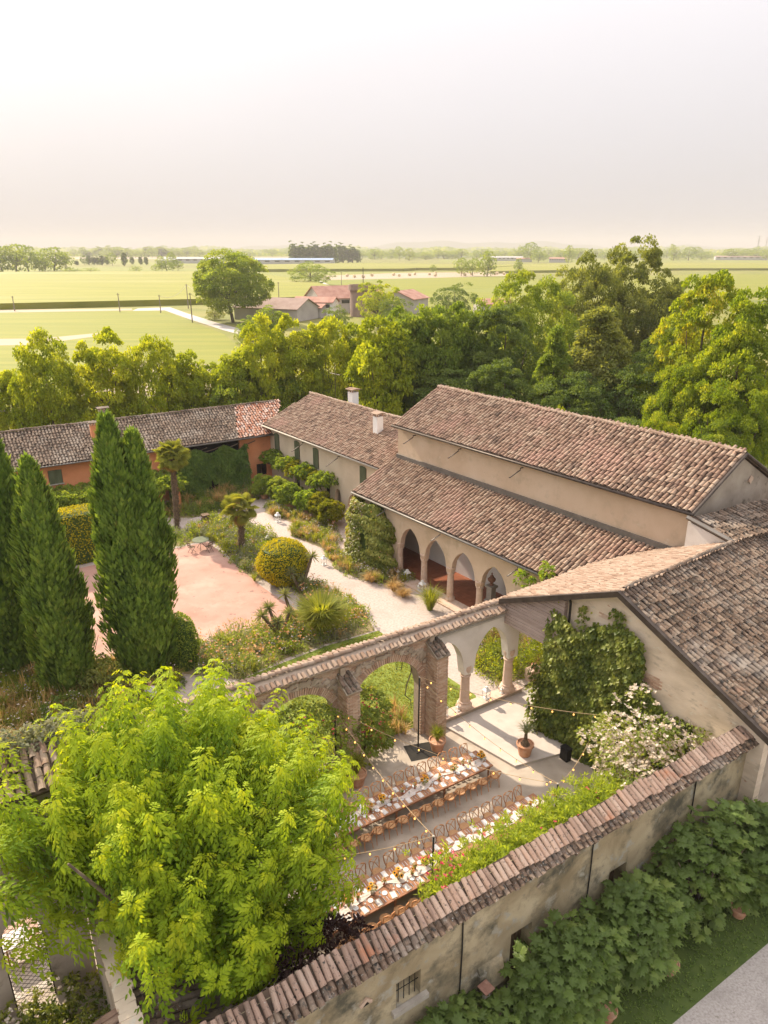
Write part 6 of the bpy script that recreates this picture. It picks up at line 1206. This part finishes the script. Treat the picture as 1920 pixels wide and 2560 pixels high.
# ------------------------------------------------------------------ two people standing on the lawn behind the tree
SKIN = mat('skin', [(.42, .235, .17), (.50, .29, .215)], scale=8, rough=.55); SHIRT = mat('shirt_white', [(.60, .60, .64), (.7, .7, .73)], scale=4); SHIRT2 = mat('shirt_red', [(.32, .09, .07), (.4, .13, .1)], scale=4); TROU = mat('trousers_dark', [(.03, .035, .05), (.06, .065, .08)], scale=4); HAIR = mat('hair_dark', [(.03, .02, .015), (.06, .04, .03)], scale=20)
def person(p, rz, label, shirt, bald):
    t = thing('person', label, 'person', 'A', (p[0], p[1], 0), None, rz)
    J = [(0, 0, .95), (0, 0, 1.15), (0, .01, 1.38), (0, .0, 1.5), (0, .02, 1.58), (0, .03, 1.68), (0, .02, 1.75), (-.11, 0, .9), (-.13, .02, .5), (-.13, -.01, .08), (-.13, .12, .04), (.11, 0, .9), (.13, .02, .5), (.13, -.01, .08), (.13, .12, .04),
         (-.2, 0, 1.42), (-.27, -.02, 1.15), (-.2, .16, .98), (-.13, .24, 1.0), (.2, 0, 1.42), (.27, -.02, 1.15), (.24, .1, .92), (.23, .16, .85)]
    E_ = [(0, 1), (1, 2), (2, 3), (3, 4), (4, 5), (5, 6), (0, 7), (7, 8), (8, 9), (9, 10), (0, 11), (11, 12), (12, 13), (13, 14), (2, 15), (15, 16), (16, 17), (17, 18), (2, 19), (19, 20), (20, 21), (21, 22)]
    rd = [.15, .15, .16, .065, .06, .10, .07, .1, .07, .05, .04, .1, .07, .05, .04, .075, .055, .04, .035, .075, .055, .04, .035]
    me = bpy.data.meshes.new('body'); me.from_pydata(J, E_, []); me.materials.append(SKIN); me.materials.append(shirt); me.materials.append(TROU); o = link('body', me, t)
    sk = o.modifiers.new('skin', 'SKIN'); sv_ = me.skin_vertices[0].data
    for v_, r_ in zip(sv_, rd): v_.radius = (r_, r_ * .82)
    sv_[0].use_root = True; ss = o.modifiers.new('sub', 'SUBSURF'); ss.levels = 1; ss.render_levels = 2
    dg = bpy.context.evaluated_depsgraph_get(); ev = o.evaluated_get(dg); m2 = bpy.data.meshes.new_from_object(ev); o.modifiers.clear(); o.data = m2; m2.materials.clear()
    for q in (SKIN, shirt, TROU): m2.materials.append(q)
    for f in m2.polygons:
        c = f.center; f.use_smooth = True; f.material_index = 2 if c.z < .98 and abs(c.x) < .19 else (1 if c.z < 1.46 and (c.z > 1.12 or abs(c.x) < .19) else 0)
    for sx in (-1, 1): MB().lathe([(.001, -.012), (.012, 0), (.001, .012)], (sx * .035, .115, 1.685), 6).build('eye', DARK, t); MB().box((sx * .1, .02, 1.67), (.02, .04, .06)).build('ear', SKIN, t)
    nz_ = MB(); nz_.prism([(.115, 1.62), (.145, 1.63), (.115, 1.685)], 0, -.014, .014); nz_.build('nose', SKIN, t); MB().box((0, .118, 1.595), (.05, .01, .012)).build('mouth', FL_PINK, t)
    for sx, w_ in ((-1, (-.13, .24, 1.0)), (1, (.23, .16, .85))):     # hands with five fingers
        hb = MB(); c = np.array(w_); hb.box(c + [0, .03, -.02], (.075, .06, .03))
        for k in range(4): f0 = c + [-.028 + k * .019, .055, -.02]; ln = (.055, .065, .06, .045)[k]; hb.tube([f0, f0 + [0, ln * .5, -.006], f0 + [0, ln * .85, -.03]], [.009, .008, .006], 5)
        f0 = c + [sx * -.035, .02, -.02]; hb.tube([f0, f0 + [sx * -.02, .02, -.008], f0 + [sx * -.018, .045, -.02]], [.01, .009, .007], 5); hb.build('hand', SKIN, t)
    hm = MB(); d_ = rdirs(260); d_ = d_[(d_[:, 2] > (-.25 if not bald else -.35)) & (d_[:, 1] < (.35 if not bald else .1)) & ((d_[:, 2] < .25) if bald else True)]
    leaves(hm, np.array([0, .02, 1.69]) + d_ * np.array([.10, .11, .10]), unit(np.array([0, -.3, -1.0]) + rdirs(len(d_)) * .3), d_, .06, .035, R.random(len(d_)), 0, .0); hm.build('hair', SILL if bald else HAIR, t)
person((6.65, 32.3), 2.6, 'bald person in a white shirt behind the top of the bright tree', SHIRT, True); person((5.45, 32.6), -.9, 'dark haired person in a red top left of the bald person', SHIRT2, False)
# ------------------------------------------------------------------ trees beyond the buildings
LFM = {'lime': LF_LIME, 'mid': LF_MID, 'dark': LF_DARK, 'olive': LF_OLIVE, 'vivid': LF_VIVID}
CACHE = {}
def tree_mesh(kind, var, shape, leaf, nc, per, **kw):
    key = (kind, var, shape)
    if key not in CACHE:
        mb = MB(); rx, rz, zc = {'round': (.5, .37, .57), 'tall': (.36, .40, .51), 'cone': (.34, .41, .50), 'pole': (.14, .42, .50), 'broad': (.62, .36, .58), 'low': (.6, .43, .47)}[shape]
        crown(mb, (0, 0, zc), rx, rx, rz, nc, per, leaf, asp=.72, inner=.32, m=0, low=-.92, cr=kw.get('cr', .25), taper=kw.get('taper', .75 if shape == 'cone' else (.3 if shape == 'pole' else .15)), rough_=kw.get('rough_', .22), droop=.2)
        tb = MB(); trunk(tb, (0, 0, 0), .9, .022, rx * .7, 6)
        CACHE[key] = (mb.mesh('crown', LFM[kind]), tb.mesh('trunk', BARK))
    return CACHE[key]
def tree(kind, var, shape, pos, h, wid, label, name='tree', group=None, leaf=.024, nc=110, per=85, cat='tree', **kw):
    cm, tm_ = tree_mesh(kind, var, shape, leaf, nc, per, **kw); rx = {'round': .5, 'tall': .36, 'cone': .34, 'pole': .14, 'broad': .62, 'low': .6}[shape]
    t = thing(name, label, cat, 'W', (pos[0], pos[1], 0), group); s = wid / (2 * rx)
    for nm, me in (('crown', cm), ('trunk', tm_)):
        o = link(nm, me, t); o.location = (0, 0, 0); o.scale = (s, s, h); o.rotation_euler = (0, 0, (pos[0] * 3.7 + pos[1]) % 6.28)
    return t
def bypix(x, ytop, Y):
    """where a tree stands at ground distance Y below pixel column x, and how tall it is"""
    f = (ytop - 1280) / FPX; c, s = math.cos(PITCH), math.sin(PITCH); k = Y / (c - f * s); X = (x - 960) / FPX * k; return (X, Y), CAMH + k * (-s - f * c)
# lime trees in the row behind the orange range
row = [(10, 905, 80, 5.5), (100, 838, 78, 7.0), (245, 822, 80, 7.2), (375, 838, 82, 6.6), (452, 868, 84, 6.0), (520, 905, 88, 5.5), (590, 862, 86, 6.0), (650, 800, 88, 7.0), (735, 785, 90, 7.2), (820, 790, 92, 6.5), (895, 800, 94, 6.5)]
for k, (x, y, Y, wd) in enumerate(row):
    p, h = bypix(x, y, Y); tree('lime', k % 3, 'round' if k % 2 else 'tall', p, h, wd * .9, '%s yellow-green lime tree from the left in the row behind the buildings' % ORD[k], 'lime_tree', 'lime trees in the row behind the buildings', leaf=.030, nc=150, per=140, rough_=.16)
und = [(60, 985, 79, 5), (190, 1000, 78, 5), (330, 985, 80, 5), (470, 985, 84, 5.5), (560, 960, 83, 5), (700, 930, 88, 6), (800, 925, 92, 6)]
for k, (x, y, Y, wd) in enumerate(und):
    p, h = bypix(x, y, Y); tree('mid' if k > 3 else 'lime', 4, 'low', p, h, wd, '%s low bush from the left under the lime tree row' % ORD[k], 'bush', 'bushes under the lime trees', leaf=.05, nc=70, per=60, cat='bush')
hr = [(955, 775, 78, 6.5), (1025, 752, 80, 7.0), (1100, 752, 80, 7.0), (1170, 738, 82, 7.0)]
for k, (x, y, Y, wd) in enumerate(hr):
    p, h = bypix(x, y, Y); tree('mid' if k else 'lime', 1 + k % 2, 'tall', p, h, wd, '%s dense green tree from the left between the lime row and the dark wood' % ORD[k], 'hornbeam_tree', 'dense trees behind the barn', leaf=.026, nc=160, per=150, rough_=.10)
wood = [('mid', 'round', 1330, 672, 88, 11.5, 'broad rounded dark green tree in the middle of the wood behind the barn'), ('dark', 'tall', 1255, 740, 80, 8, 'dark tree left of the broad rounded tree'), ('olive', 'round', 1480, 632, 104, 11, 'tall pale olive tree, left one of the two rising highest'), ('olive', 'round', 1590, 604, 108, 13, 'tallest pale olive tree with ragged top above the wood'), ('olive', 'tall', 1680, 690, 104, 9, 'olive tree right of the tallest tree, half behind the bright one'),
        ('olive', 'cone', 1510, 738, 74, 10.5, 'conical olive-green tree standing in front of the wood'), ('mid', 'cone', 1395, 820, 72, 6.5, 'narrow dark conical tree left of the olive cone'), ('dark', 'tall', 1250, 885, 72, 7, 'low dark tree just behind the barn ridge'), ('dark', 'round', 1430, 930, 68, 9, 'dark undergrowth tree above the middle of the barn ridge'), ('dark', 'round', 1590, 900, 70, 9, 'dark shaded tree behind the right half of the barn ridge'), ('dark', 'tall', 1690, 800, 84, 8, 'dark green tree in the gap left of the bright right tree'),
        ('vivid', 'tall', 1790, 650, 68, 8.5, 'tallest bright green tree at the right edge, touched with orange'), ('vivid', 'tall', 1890, 700, 62, 7.5, 'bright green tree cut by the right edge of the view'), ('vivid', 'round', 1730, 885, 63, 6.5, 'lower bright green tree reaching towards the barn ridge'), ('vivid', 'round', 1850, 930, 58, 7, 'bright green tree low behind the right end of the barn'), ('vivid', 'low', 1660, 1030, 58, 5, 'bright bush just behind the barn ridge at the right'), ('dark', 'tall', 1130, 905, 76, 8, 'dark bush tree behind the left end of the barn ridge'), ('mid', 'low', 1790, 1060, 56, 7, 'green bush behind the right end of the barn ridge'), ('vivid', 'low', 1400, 1010, 62, 2.6, 'small light green sapling peeping over the barn ridge'), ('dark', 'low', 1560, 1030, 61, 9, 'dark low thicket bush behind the barn ridge')]
for k, (kd, sh, x, y, Y, wd, lb) in enumerate(wood):
    p, h = bypix(x, y, Y); tree(kd, k % 2 + 5, sh, p, h, wd, lb, 'large_tree', 'trees of the wood behind the barn', leaf=.0185, nc=200, per=210, rough_=.10, cr=.19, taper=.8 if sh == 'cone' else .15)
# trees out in the fields
tree('mid', 10, 'round', at(585, 806), bypix(585, 628, at(585, 806)[1])[1], 22, 'big round lone tree standing by the farm road', 'round_tree', leaf=.027, nc=220, per=130, rough_=.08)
p, h = bypix(775, 655, at(775, 712)[1]); tree('mid', 9, 'low', p, h, 26, 'small clump of trees in the field behind the farm roofs', 'field_tree', leaf=.03)
farm = [(945, 706, 215, 11, 'lime', 'round', 'yellow-green tree growing against the red farm roof'), (985, 742, 205, 9, 'dark', 'low', 'dark bush by the farm building end wall'), (840, 765, 195, 7, 'dark', 'low', 'dark bush in front of the farm building'), (1135, 708, 250, 14, 'dark', 'low', 'dark rounded tree in the field right of the farm'), (625, 790, 190, 6, 'mid', 'tall', 'pale young poplar by the bend in the farm road'), (672, 765, 188, 8, 'mid', 'tall', 'taller pale poplar in front of the long farm shed'), (1010, 768, 190, 5, 'mid', 'low', 'pale bush right of the farm tree'), (535, 770, 245, 6, 'olive', 'low', 'thin bush under the big round tree'), (605, 815, 180, 4, 'mid', 'low', 'small bush by the farm road end')]
for x, y, Y, wd, kd, sh, lb in farm: p, h = bypix(x, y, Y); tree(kd, 9, sh, p, max(h, 2.5), wd, lb, 'field_tree', leaf=.032)
def far(x, yt, yb, wpx, kind, shape, label, group=None):
    g = at(x, yb); h = bypix(x, yt, g[1])[1]; k = math.hypot(g[1], CAMH); tree(kind, 12, shape, g, max(h, 2), wpx * k / FPX, label, 'field_tree', group, leaf=.06, nc=60, per=24, cr=.3)
trio = [(1153, 645, 690, 30), (1182, 646, 690, 30), (1217, 626, 691, 36), (1295, 645, 684, 18), (1083, 662, 680, 14)]
for k, q in enumerate(trio): far(*q, 'mid', 'round' if k < 2 else 'tall', ['left and roundest of the three trees by the bales', 'middle and shortest of the three trees by the bales', 'tallest of the three trees by the bales', 'lone slim tree right of the three by the bales', 'small round bush in the field left of the three trees'][k])
for k, (x, yt, yb, wp) in enumerate([(8, 612, 681, 60), (40, 608, 681, 52), (72, 610, 679, 44), (98, 630, 678, 30), (135, 616, 677, 60), (165, 628, 676, 34), (112, 640, 679, 30)]): far(x, yt, yb, wp, 'mid', 'tall', '%s tree from the left in the dense clump at the left horizon' % ORD[k], 'clump of trees at the left of the far field')
for k, (x, yt, yb, wp) in enumerate([(192, 650, 663, 8), (212, 640, 663, 18), (223, 635, 662, 10), (235, 640, 662, 9), (244, 641, 662, 9), (256, 636, 663, 11), (268, 638, 662, 9), (312, 627, 665, 11), (331, 640, 661, 8), (352, 639, 662, 8), (366, 640, 662, 8)]): far(x, yt, yb, wp, 'dark', 'pole' if k not in (1,) else 'round', '%s slim tree from the left in the spaced row on the far field edge' % ORD[k], 'slim trees on the far field edge')
for k, (x, yt, yb, wp) in enumerate([(175, 669, 684, 30), (195, 672, 684, 22), (228, 669, 682, 38), (340, 664, 679, 26), (282, 632, 664, 22), (405, 640, 678, 24), (432, 630, 677, 22), (418, 655, 678, 40), (445, 650, 677, 24), (390, 660, 677, 22)]): far(x, yt, yb, wp, 'mid', 'low' if yb - yt < 20 else 'round', '%s bush or tree from the left along the ditch of the far field' % ORD[k], 'bushes along the far ditch')
for k in range(15): far(732 + k * 11.5, 603 + (k * 7) % 11 + (6 if k > 10 else 0), 660 - (k > 9) * 3, 15, 'dark', 'pole', '%s tall poplar from the left in the tight grove on the horizon' % ORD[k], 'poplar grove on the horizon')
rngf = np.random.default_rng(5)
for k in range(26):
    x = 190 + k * 12.5 + rngf.normal() * 5; far(x, 612 + rngf.random() * 14, 645 - rngf.random() * 5, 16 + 14 * rngf.random(), 'mid', ['round', 'tall', 'pole'][k % 3], 'hazy grey-green tree in the far treeline left of the poplar grove', 'hazy trees on the left horizon')
for k in range(64):
    x = 905 + k * 16 + rngf.normal() * 6; far(x, 616 + rngf.random() * 22, 652 - rngf.random() * 9, 20 + 18 * rngf.random(), 'mid', ['round', 'tall', 'low'][k % 3], 'hazy green tree in the far treeline right of the poplar grove', 'hazy trees on the right horizon')
for k in range(24):
    x = 450 + k * 13 + rngf.normal() * 5; far(x, 622 + rngf.random() * 14, 643 - rngf.random() * 6, 16 + 12 * rngf.random(), 'mid', ['round', 'low'][k % 2], 'hazy tree in the far treeline behind the factory sheds', 'hazy trees behind the sheds')
far(1325, 606, 655, 44, 'mid', 'round', 'largest hazy round tree on the right horizon'); far(1345, 624, 656, 34, 'mid', 'round', 'hazy tree beside the largest round tree on the right horizon'); far(1420, 612, 658, 20, 'mid', 'tall', 'hazy pointed tree on the horizon left of the tall olive trees'); far(1678, 609, 650, 14, 'mid', 'tall', 'hazy slim tree on the horizon just right of the tall olive trees')
# woods on the horizon that read as one mass
mb = MB()
for (x0, x1, yb, hh) in ((-1400, 3300, 634, 26), (-1400, 3300, 630, 34), (-1400, 3300, 640, 14)):
    n = 5200; xs = R.uniform(x0, x1, n); P = np.array([at(x, yb + R.normal() * .6) for x in xs]); hv = hh * (.55 + .45 * np.sin(xs * .011 + yb) * np.sin(xs * .027) + .25 * R.random(n)); hv = np.maximum(hv, 5)
    for j in range(3):
        leaves(mb, P + np.column_stack([R.normal(size=n) * 12, R.normal(size=n) * 20, hv * R.uniform(.0, .6, n)]), unit(rdirs(n) * np.array([1, .4, .2]) + np.array([0, 0, .8])), np.tile([0, -1.0, .4], (n, 1)), hv * .65, hv * .9, R.random(n), 0, 0)
mb.build('woods', LF_MID, kind='stuff')
hl = MB(); xs = np.linspace(-2600, 4200, 60); hp = [(x, 9000, 45 + 60 * math.exp(-((x - 1100) / 1100) ** 2) + 18 * math.sin(x * .004) + 10 * math.sin(x * .011)) for x in xs]
V = [(x, 8200, -5) for x in xs] + [(a, b_, c) for a, b_, c in hp] + [(x, 9800, -5) for x in xs]; i = np.arange(59); hl.add(V, np.concatenate([np.stack([i, i + 1, i + 61, i + 60], 1), np.stack([i + 60, i + 61, i + 121, i + 120], 1)])); hl.build('hills', LF_DARK, kind='structure')
# ------------------------------------------------------------------ farm buildings, sheds, bales, poles
def shed(name, label, cat, c, L, W_, hw, hr_, ang, wallm, roofm, wins=0, group=None):
    t = thing(name, label, cat, 'W', (c[0], c[1], 0), group, ang); ORG[t.name] = (0, 0, 0)
    MB().prism([(-W_ / 2, 0), (W_ / 2, 0), (W_ / 2, hw), (0, hr_), (-W_ / 2, hw)], 0, -L / 2, L / 2).build('wall', wallm, t)
    mb = MB(); e = .5; sl = (hr_ - hw) / (W_ / 2)
    for sg in (-1, 1): mb.prism([(0, hr_ + .05), (sg * (W_ / 2 + e), hw - e * sl + .05), (sg * (W_ / 2 + e), hw - e * sl + .25), (0, hr_ + .28)], 0, -L / 2 - e, L / 2 + e)
    mb.build('roof', roofm, t)
    for k in range(wins):
        x = -L / 2 + L * (k + .5) / wins; f = MB().span((x - L / wins * .28, -W_ / 2 - .04, hw * .62), (x + L / wins * .28, -W_ / 2 - .005, hw * .9)).build('window', SILL, t); MB().span((x - L / wins * .24, -W_ / 2 - .06, hw * .65), (x + L / wins * .24, -W_ / 2 - .041, hw * .87)).build('pane', GLASS, f)
    return t
FROOF = mat('farm_roof', [(.27, .13, .095), (.36, .19, .14), (.42, .25, .19)], scale=.4, detail=8); FROOF2 = mat('farm_roof_grey', [(.24, .16, .13), (.32, .23, .19)], scale=.4, detail=8); FWALL = mat('farm_wall', [(.36, .32, .30), (.46, .42, .39)], scale=.3, detail=7)
def pc(x, y, z): q = at(x, y, z); return (q[0], q[1])
shed('farm_barn', 'largest red-roofed farm barn in the fields beyond the trees', 'barn', pc(862, 722, 8), 26, 15, 5.2, 9.0, rad(28), FWALL, FROOF, 4)
shed('farm_shed', 'long grey-brown roofed farm shed left of the red barn', 'shed', pc(690, 758, 5), 24, 14, 3.8, 6.6, rad(-24), FWALL, FROOF2, 0)
shed('farm_annex', 'small red-roofed annex with white windows between shed and barn', 'shed', pc(790, 745, 6), 14, 7, 4.8, 6.2, rad(-15), WHITE, FROOF, 4)
shed('low_farm_roof', 'low red lean-to roof below the annex of the farm', 'shed', pc(775, 762, 4), 11, 7, 3.2, 4.2, rad(-20), FWALL, FROOF, 0)
shed('farm_house', 'small gabled farm house at the right end of the farm', 'house', pc(1012, 738, 6), 13, 13, 5.0, 7.6, rad(62), FWALL, FROOF, 0)
shed('roof_beyond', 'sliver of pink roof behind the rounded field tree', 'house', pc(1232, 755, 4), 12, 8, 3.5, 5.0, rad(10), FWALL, FROOF, 0)
q = pc(905, 712, 11); t = thing('water_tank', 'round concrete tank with a mast rising behind the red barn', 'tank', 'W', (q[0], q[1] + 14, 0)); ORG[t.name] = (0, 0, 0)
MB().lathe([(4.6, 0), (4.6, 8.6), (5.2, 8.7), (5.2, 10.4), (4.9, 10.4), (4.9, 9.6), (.1, 9.6)], (0, 0, 0), 28).build('drum', FROOF2, t); MB().tube([(0, 0, 9), (0, 0, 16)], .12, 5).build('mast', METAL, t)
SHEDW = mat('shed_wall_white', [(.38, .37, .36), (.44, .43, .42)], scale=.1); SHEDB = mat('shed_blue', [(.22, .30, .42), (.3, .38, .5)], scale=.1)
for k, (x, y, L, h, rm, lb) in enumerate([(485, 658, 110, 9, SHEDW, 'long white factory shed behind the big round tree'), (420, 660, 30, 7, SHEDW, 'small white shed at the left of the factory row'), (735, 662, 130, 9, SHEDB, 'factory shed with blue roof band right of the round tree'), (650, 660, 60, 8, SHEDB, 'blue roofed shed just right of the round tree'), (1265, 652, 70, 8, SHEDW, 'white shed behind the three bale-field trees'), (1310, 655, 30, 7, FROOF, 'tiny red roofed house on the right horizon'), (1395, 656, 34, 8, FROOF, 'red roofed house left of the tall olive trees on the horizon'), (1785, 638, 190, 9, SHEDW, 'long pale warehouse on the right horizon'), (1850, 650, 110, 8, FROOF2, 'brown roofed shed below the long pale warehouse')]):
    g = at(x, y); shed('factory_shed', lb, 'shed', g, L * .9, 26, h * .75, h, rad(3 - x * .01), SHEDW, rm, 0 if k % 2 else 8)
BALE = mat('hay_bale', [(.56, .43, .26), (.64, .52, .34)], scale=3, bump=.2); bm = MB().lathe([(.05, -.75), (.9, -.75), (.95, -.5), (.95, .5), (.9, .75), (.05, .75)], (0, 0, 0), 14).mesh('hay_bale', BALE)
BL = [(820, 698), (868, 692), (886, 694), (908, 695), (930, 691), (984, 689), (998, 692), (1024, 690), (1037, 688), (1074, 688), (1088, 691), (1088, 686), (1155, 685), (1162, 690), (1179, 688), (1237, 688), (1243, 686), (1260, 687)]
for k, (x, y) in enumerate(BL):
    g = at(x, y); o = bpy.data.objects.new('hay_bale', bm); COL.objects.link(o); o.location = (g[0], g[1], .95); o.rotation_euler = (rad(90), 0, x * 1.3); o.scale = (1.25, 1.25, 1.25); o.location.z = 1.18; tag(o, '%s round hay bale from the left on the stubble field' % ORD[k], 'hay bale', 'hay bales on the stubble field')
PL = [((37, 778), 740, 'thin leaning pole at the far left of the green field'), ((300, 780), 733, 'thin wooden pole standing before the maize edge'), ((402, 782), 737, 'wooden pole at the start of the farm road'), ((471, 771), 710, 'tall pole, back one of the pair beside the road'), ((481, 806), 732, 'pole, front one of the pair beside the road'), ((625, 790), 760, 'short wooden pole by the long farm shed'), ((698, 760), 705, 'thin pole rising behind the farm shed'), ((854, 722), 680, 'thin pole in the field behind the red barn')]
PP = []
for (x, yb), yt, lb in PL:
    g = at(x, yb); h = bypix(x, yt, g[1])[1]; t = thing('utility_pole', lb, 'pole', 'W', (g[0], g[1], 0), 'utility poles in the fields'); MB().tube([(g[0], g[1], -.2), (g[0], g[1], h)], [.2, .13], 6).build('post', mat('pole_wood', [(.2, .16, .13), (.28, .23, .2)], scale=2), t); MB().tube([(g[0] - .5, g[1], h - .4), (g[0] + .5, g[1], h - .4)], .06, 4).build('crossarm', METAL, t); PP.append((g[0], g[1], h))
WIRE = mat('wire_pale', [(.5, .46, .42), (.58, .54, .5)], scale=2)
for a, b_, lb in ((2, 3, 'sagging cable between the road start pole and the tall pole'), (3, 5, 'sagging cable from the tall pole towards the farm shed'), (4, 5, 'lower sagging cable from the front pole towards the farm shed')):
    A_, B_ = np.array(PP[a]), np.array(PP[b_]); q = np.linspace(0, 1, 12)[:, None]; P = A_ + (B_ - A_) * q; P[:, 2] -= 4 * 2.2 * (q * (1 - q))[:, 0] + .3; o = MB().tube(P, .05, 4).build('overhead_cable', WIRE, fr='W', org=tuple(A_)); tag(o, lb, 'cable', 'overhead cables in the fields')
# pylons far right
for k, (x, yb, yt) in enumerate([(1892, 634, 588), (1912, 632, 592)]):
    g = at(x, yb); h = bypix(x, yt, g[1])[1]; t = thing('pylon', ['faint lattice pylon on the right horizon, left one of two', 'faint lattice pylon on the right horizon, right one of two'][k], 'pylon', 'W', (g[0], g[1], 0), 'faint pylons on the right horizon'); mb = MB()
    for sx in (-1, 1):
        for sy in (-1, 1): mb.tube([(g[0] + sx * 5, g[1] + sy * 5, 0), (g[0] + sx * 1.2, g[1] + sy * 1.2, h * .7), (g[0], g[1], h)], .6, 4)
    mb.build('tower', METAL, t); mb = MB()
    for z in (.68, .8, .92): mb.tube([(g[0] - 12, g[1], h * z), (g[0] + 12, g[1], h * z)], .6, 4)
    mb.build('crossarm', METAL, t)
# ------------------------------------------------------------------ summer haze
hz = MB(); hz.span((-6800, -55, -7), (6800, 9900, 140)); hb = hz.mesh('haze', []); hm_ = bpy.data.materials.new('haze_air'); hm_.use_nodes = True; t = hm_.node_tree; t.nodes.clear(); o_ = t.nodes.new('ShaderNodeOutputMaterial'); v_ = t.nodes.new('ShaderNodeVolumePrincipled')
v_.inputs['Color'].default_value = (.63, .60, .62, 1); v_.inputs['Density'].default_value = .00021; v_.inputs['Anisotropy'].default_value = .0; t.links.new(v_.outputs[0], o_.inputs['Volume'])
hb.materials.append(hm_); ho = bpy.data.objects.new('haze', hb); COL.objects.link(ho); ho['kind'] = 'stuff'
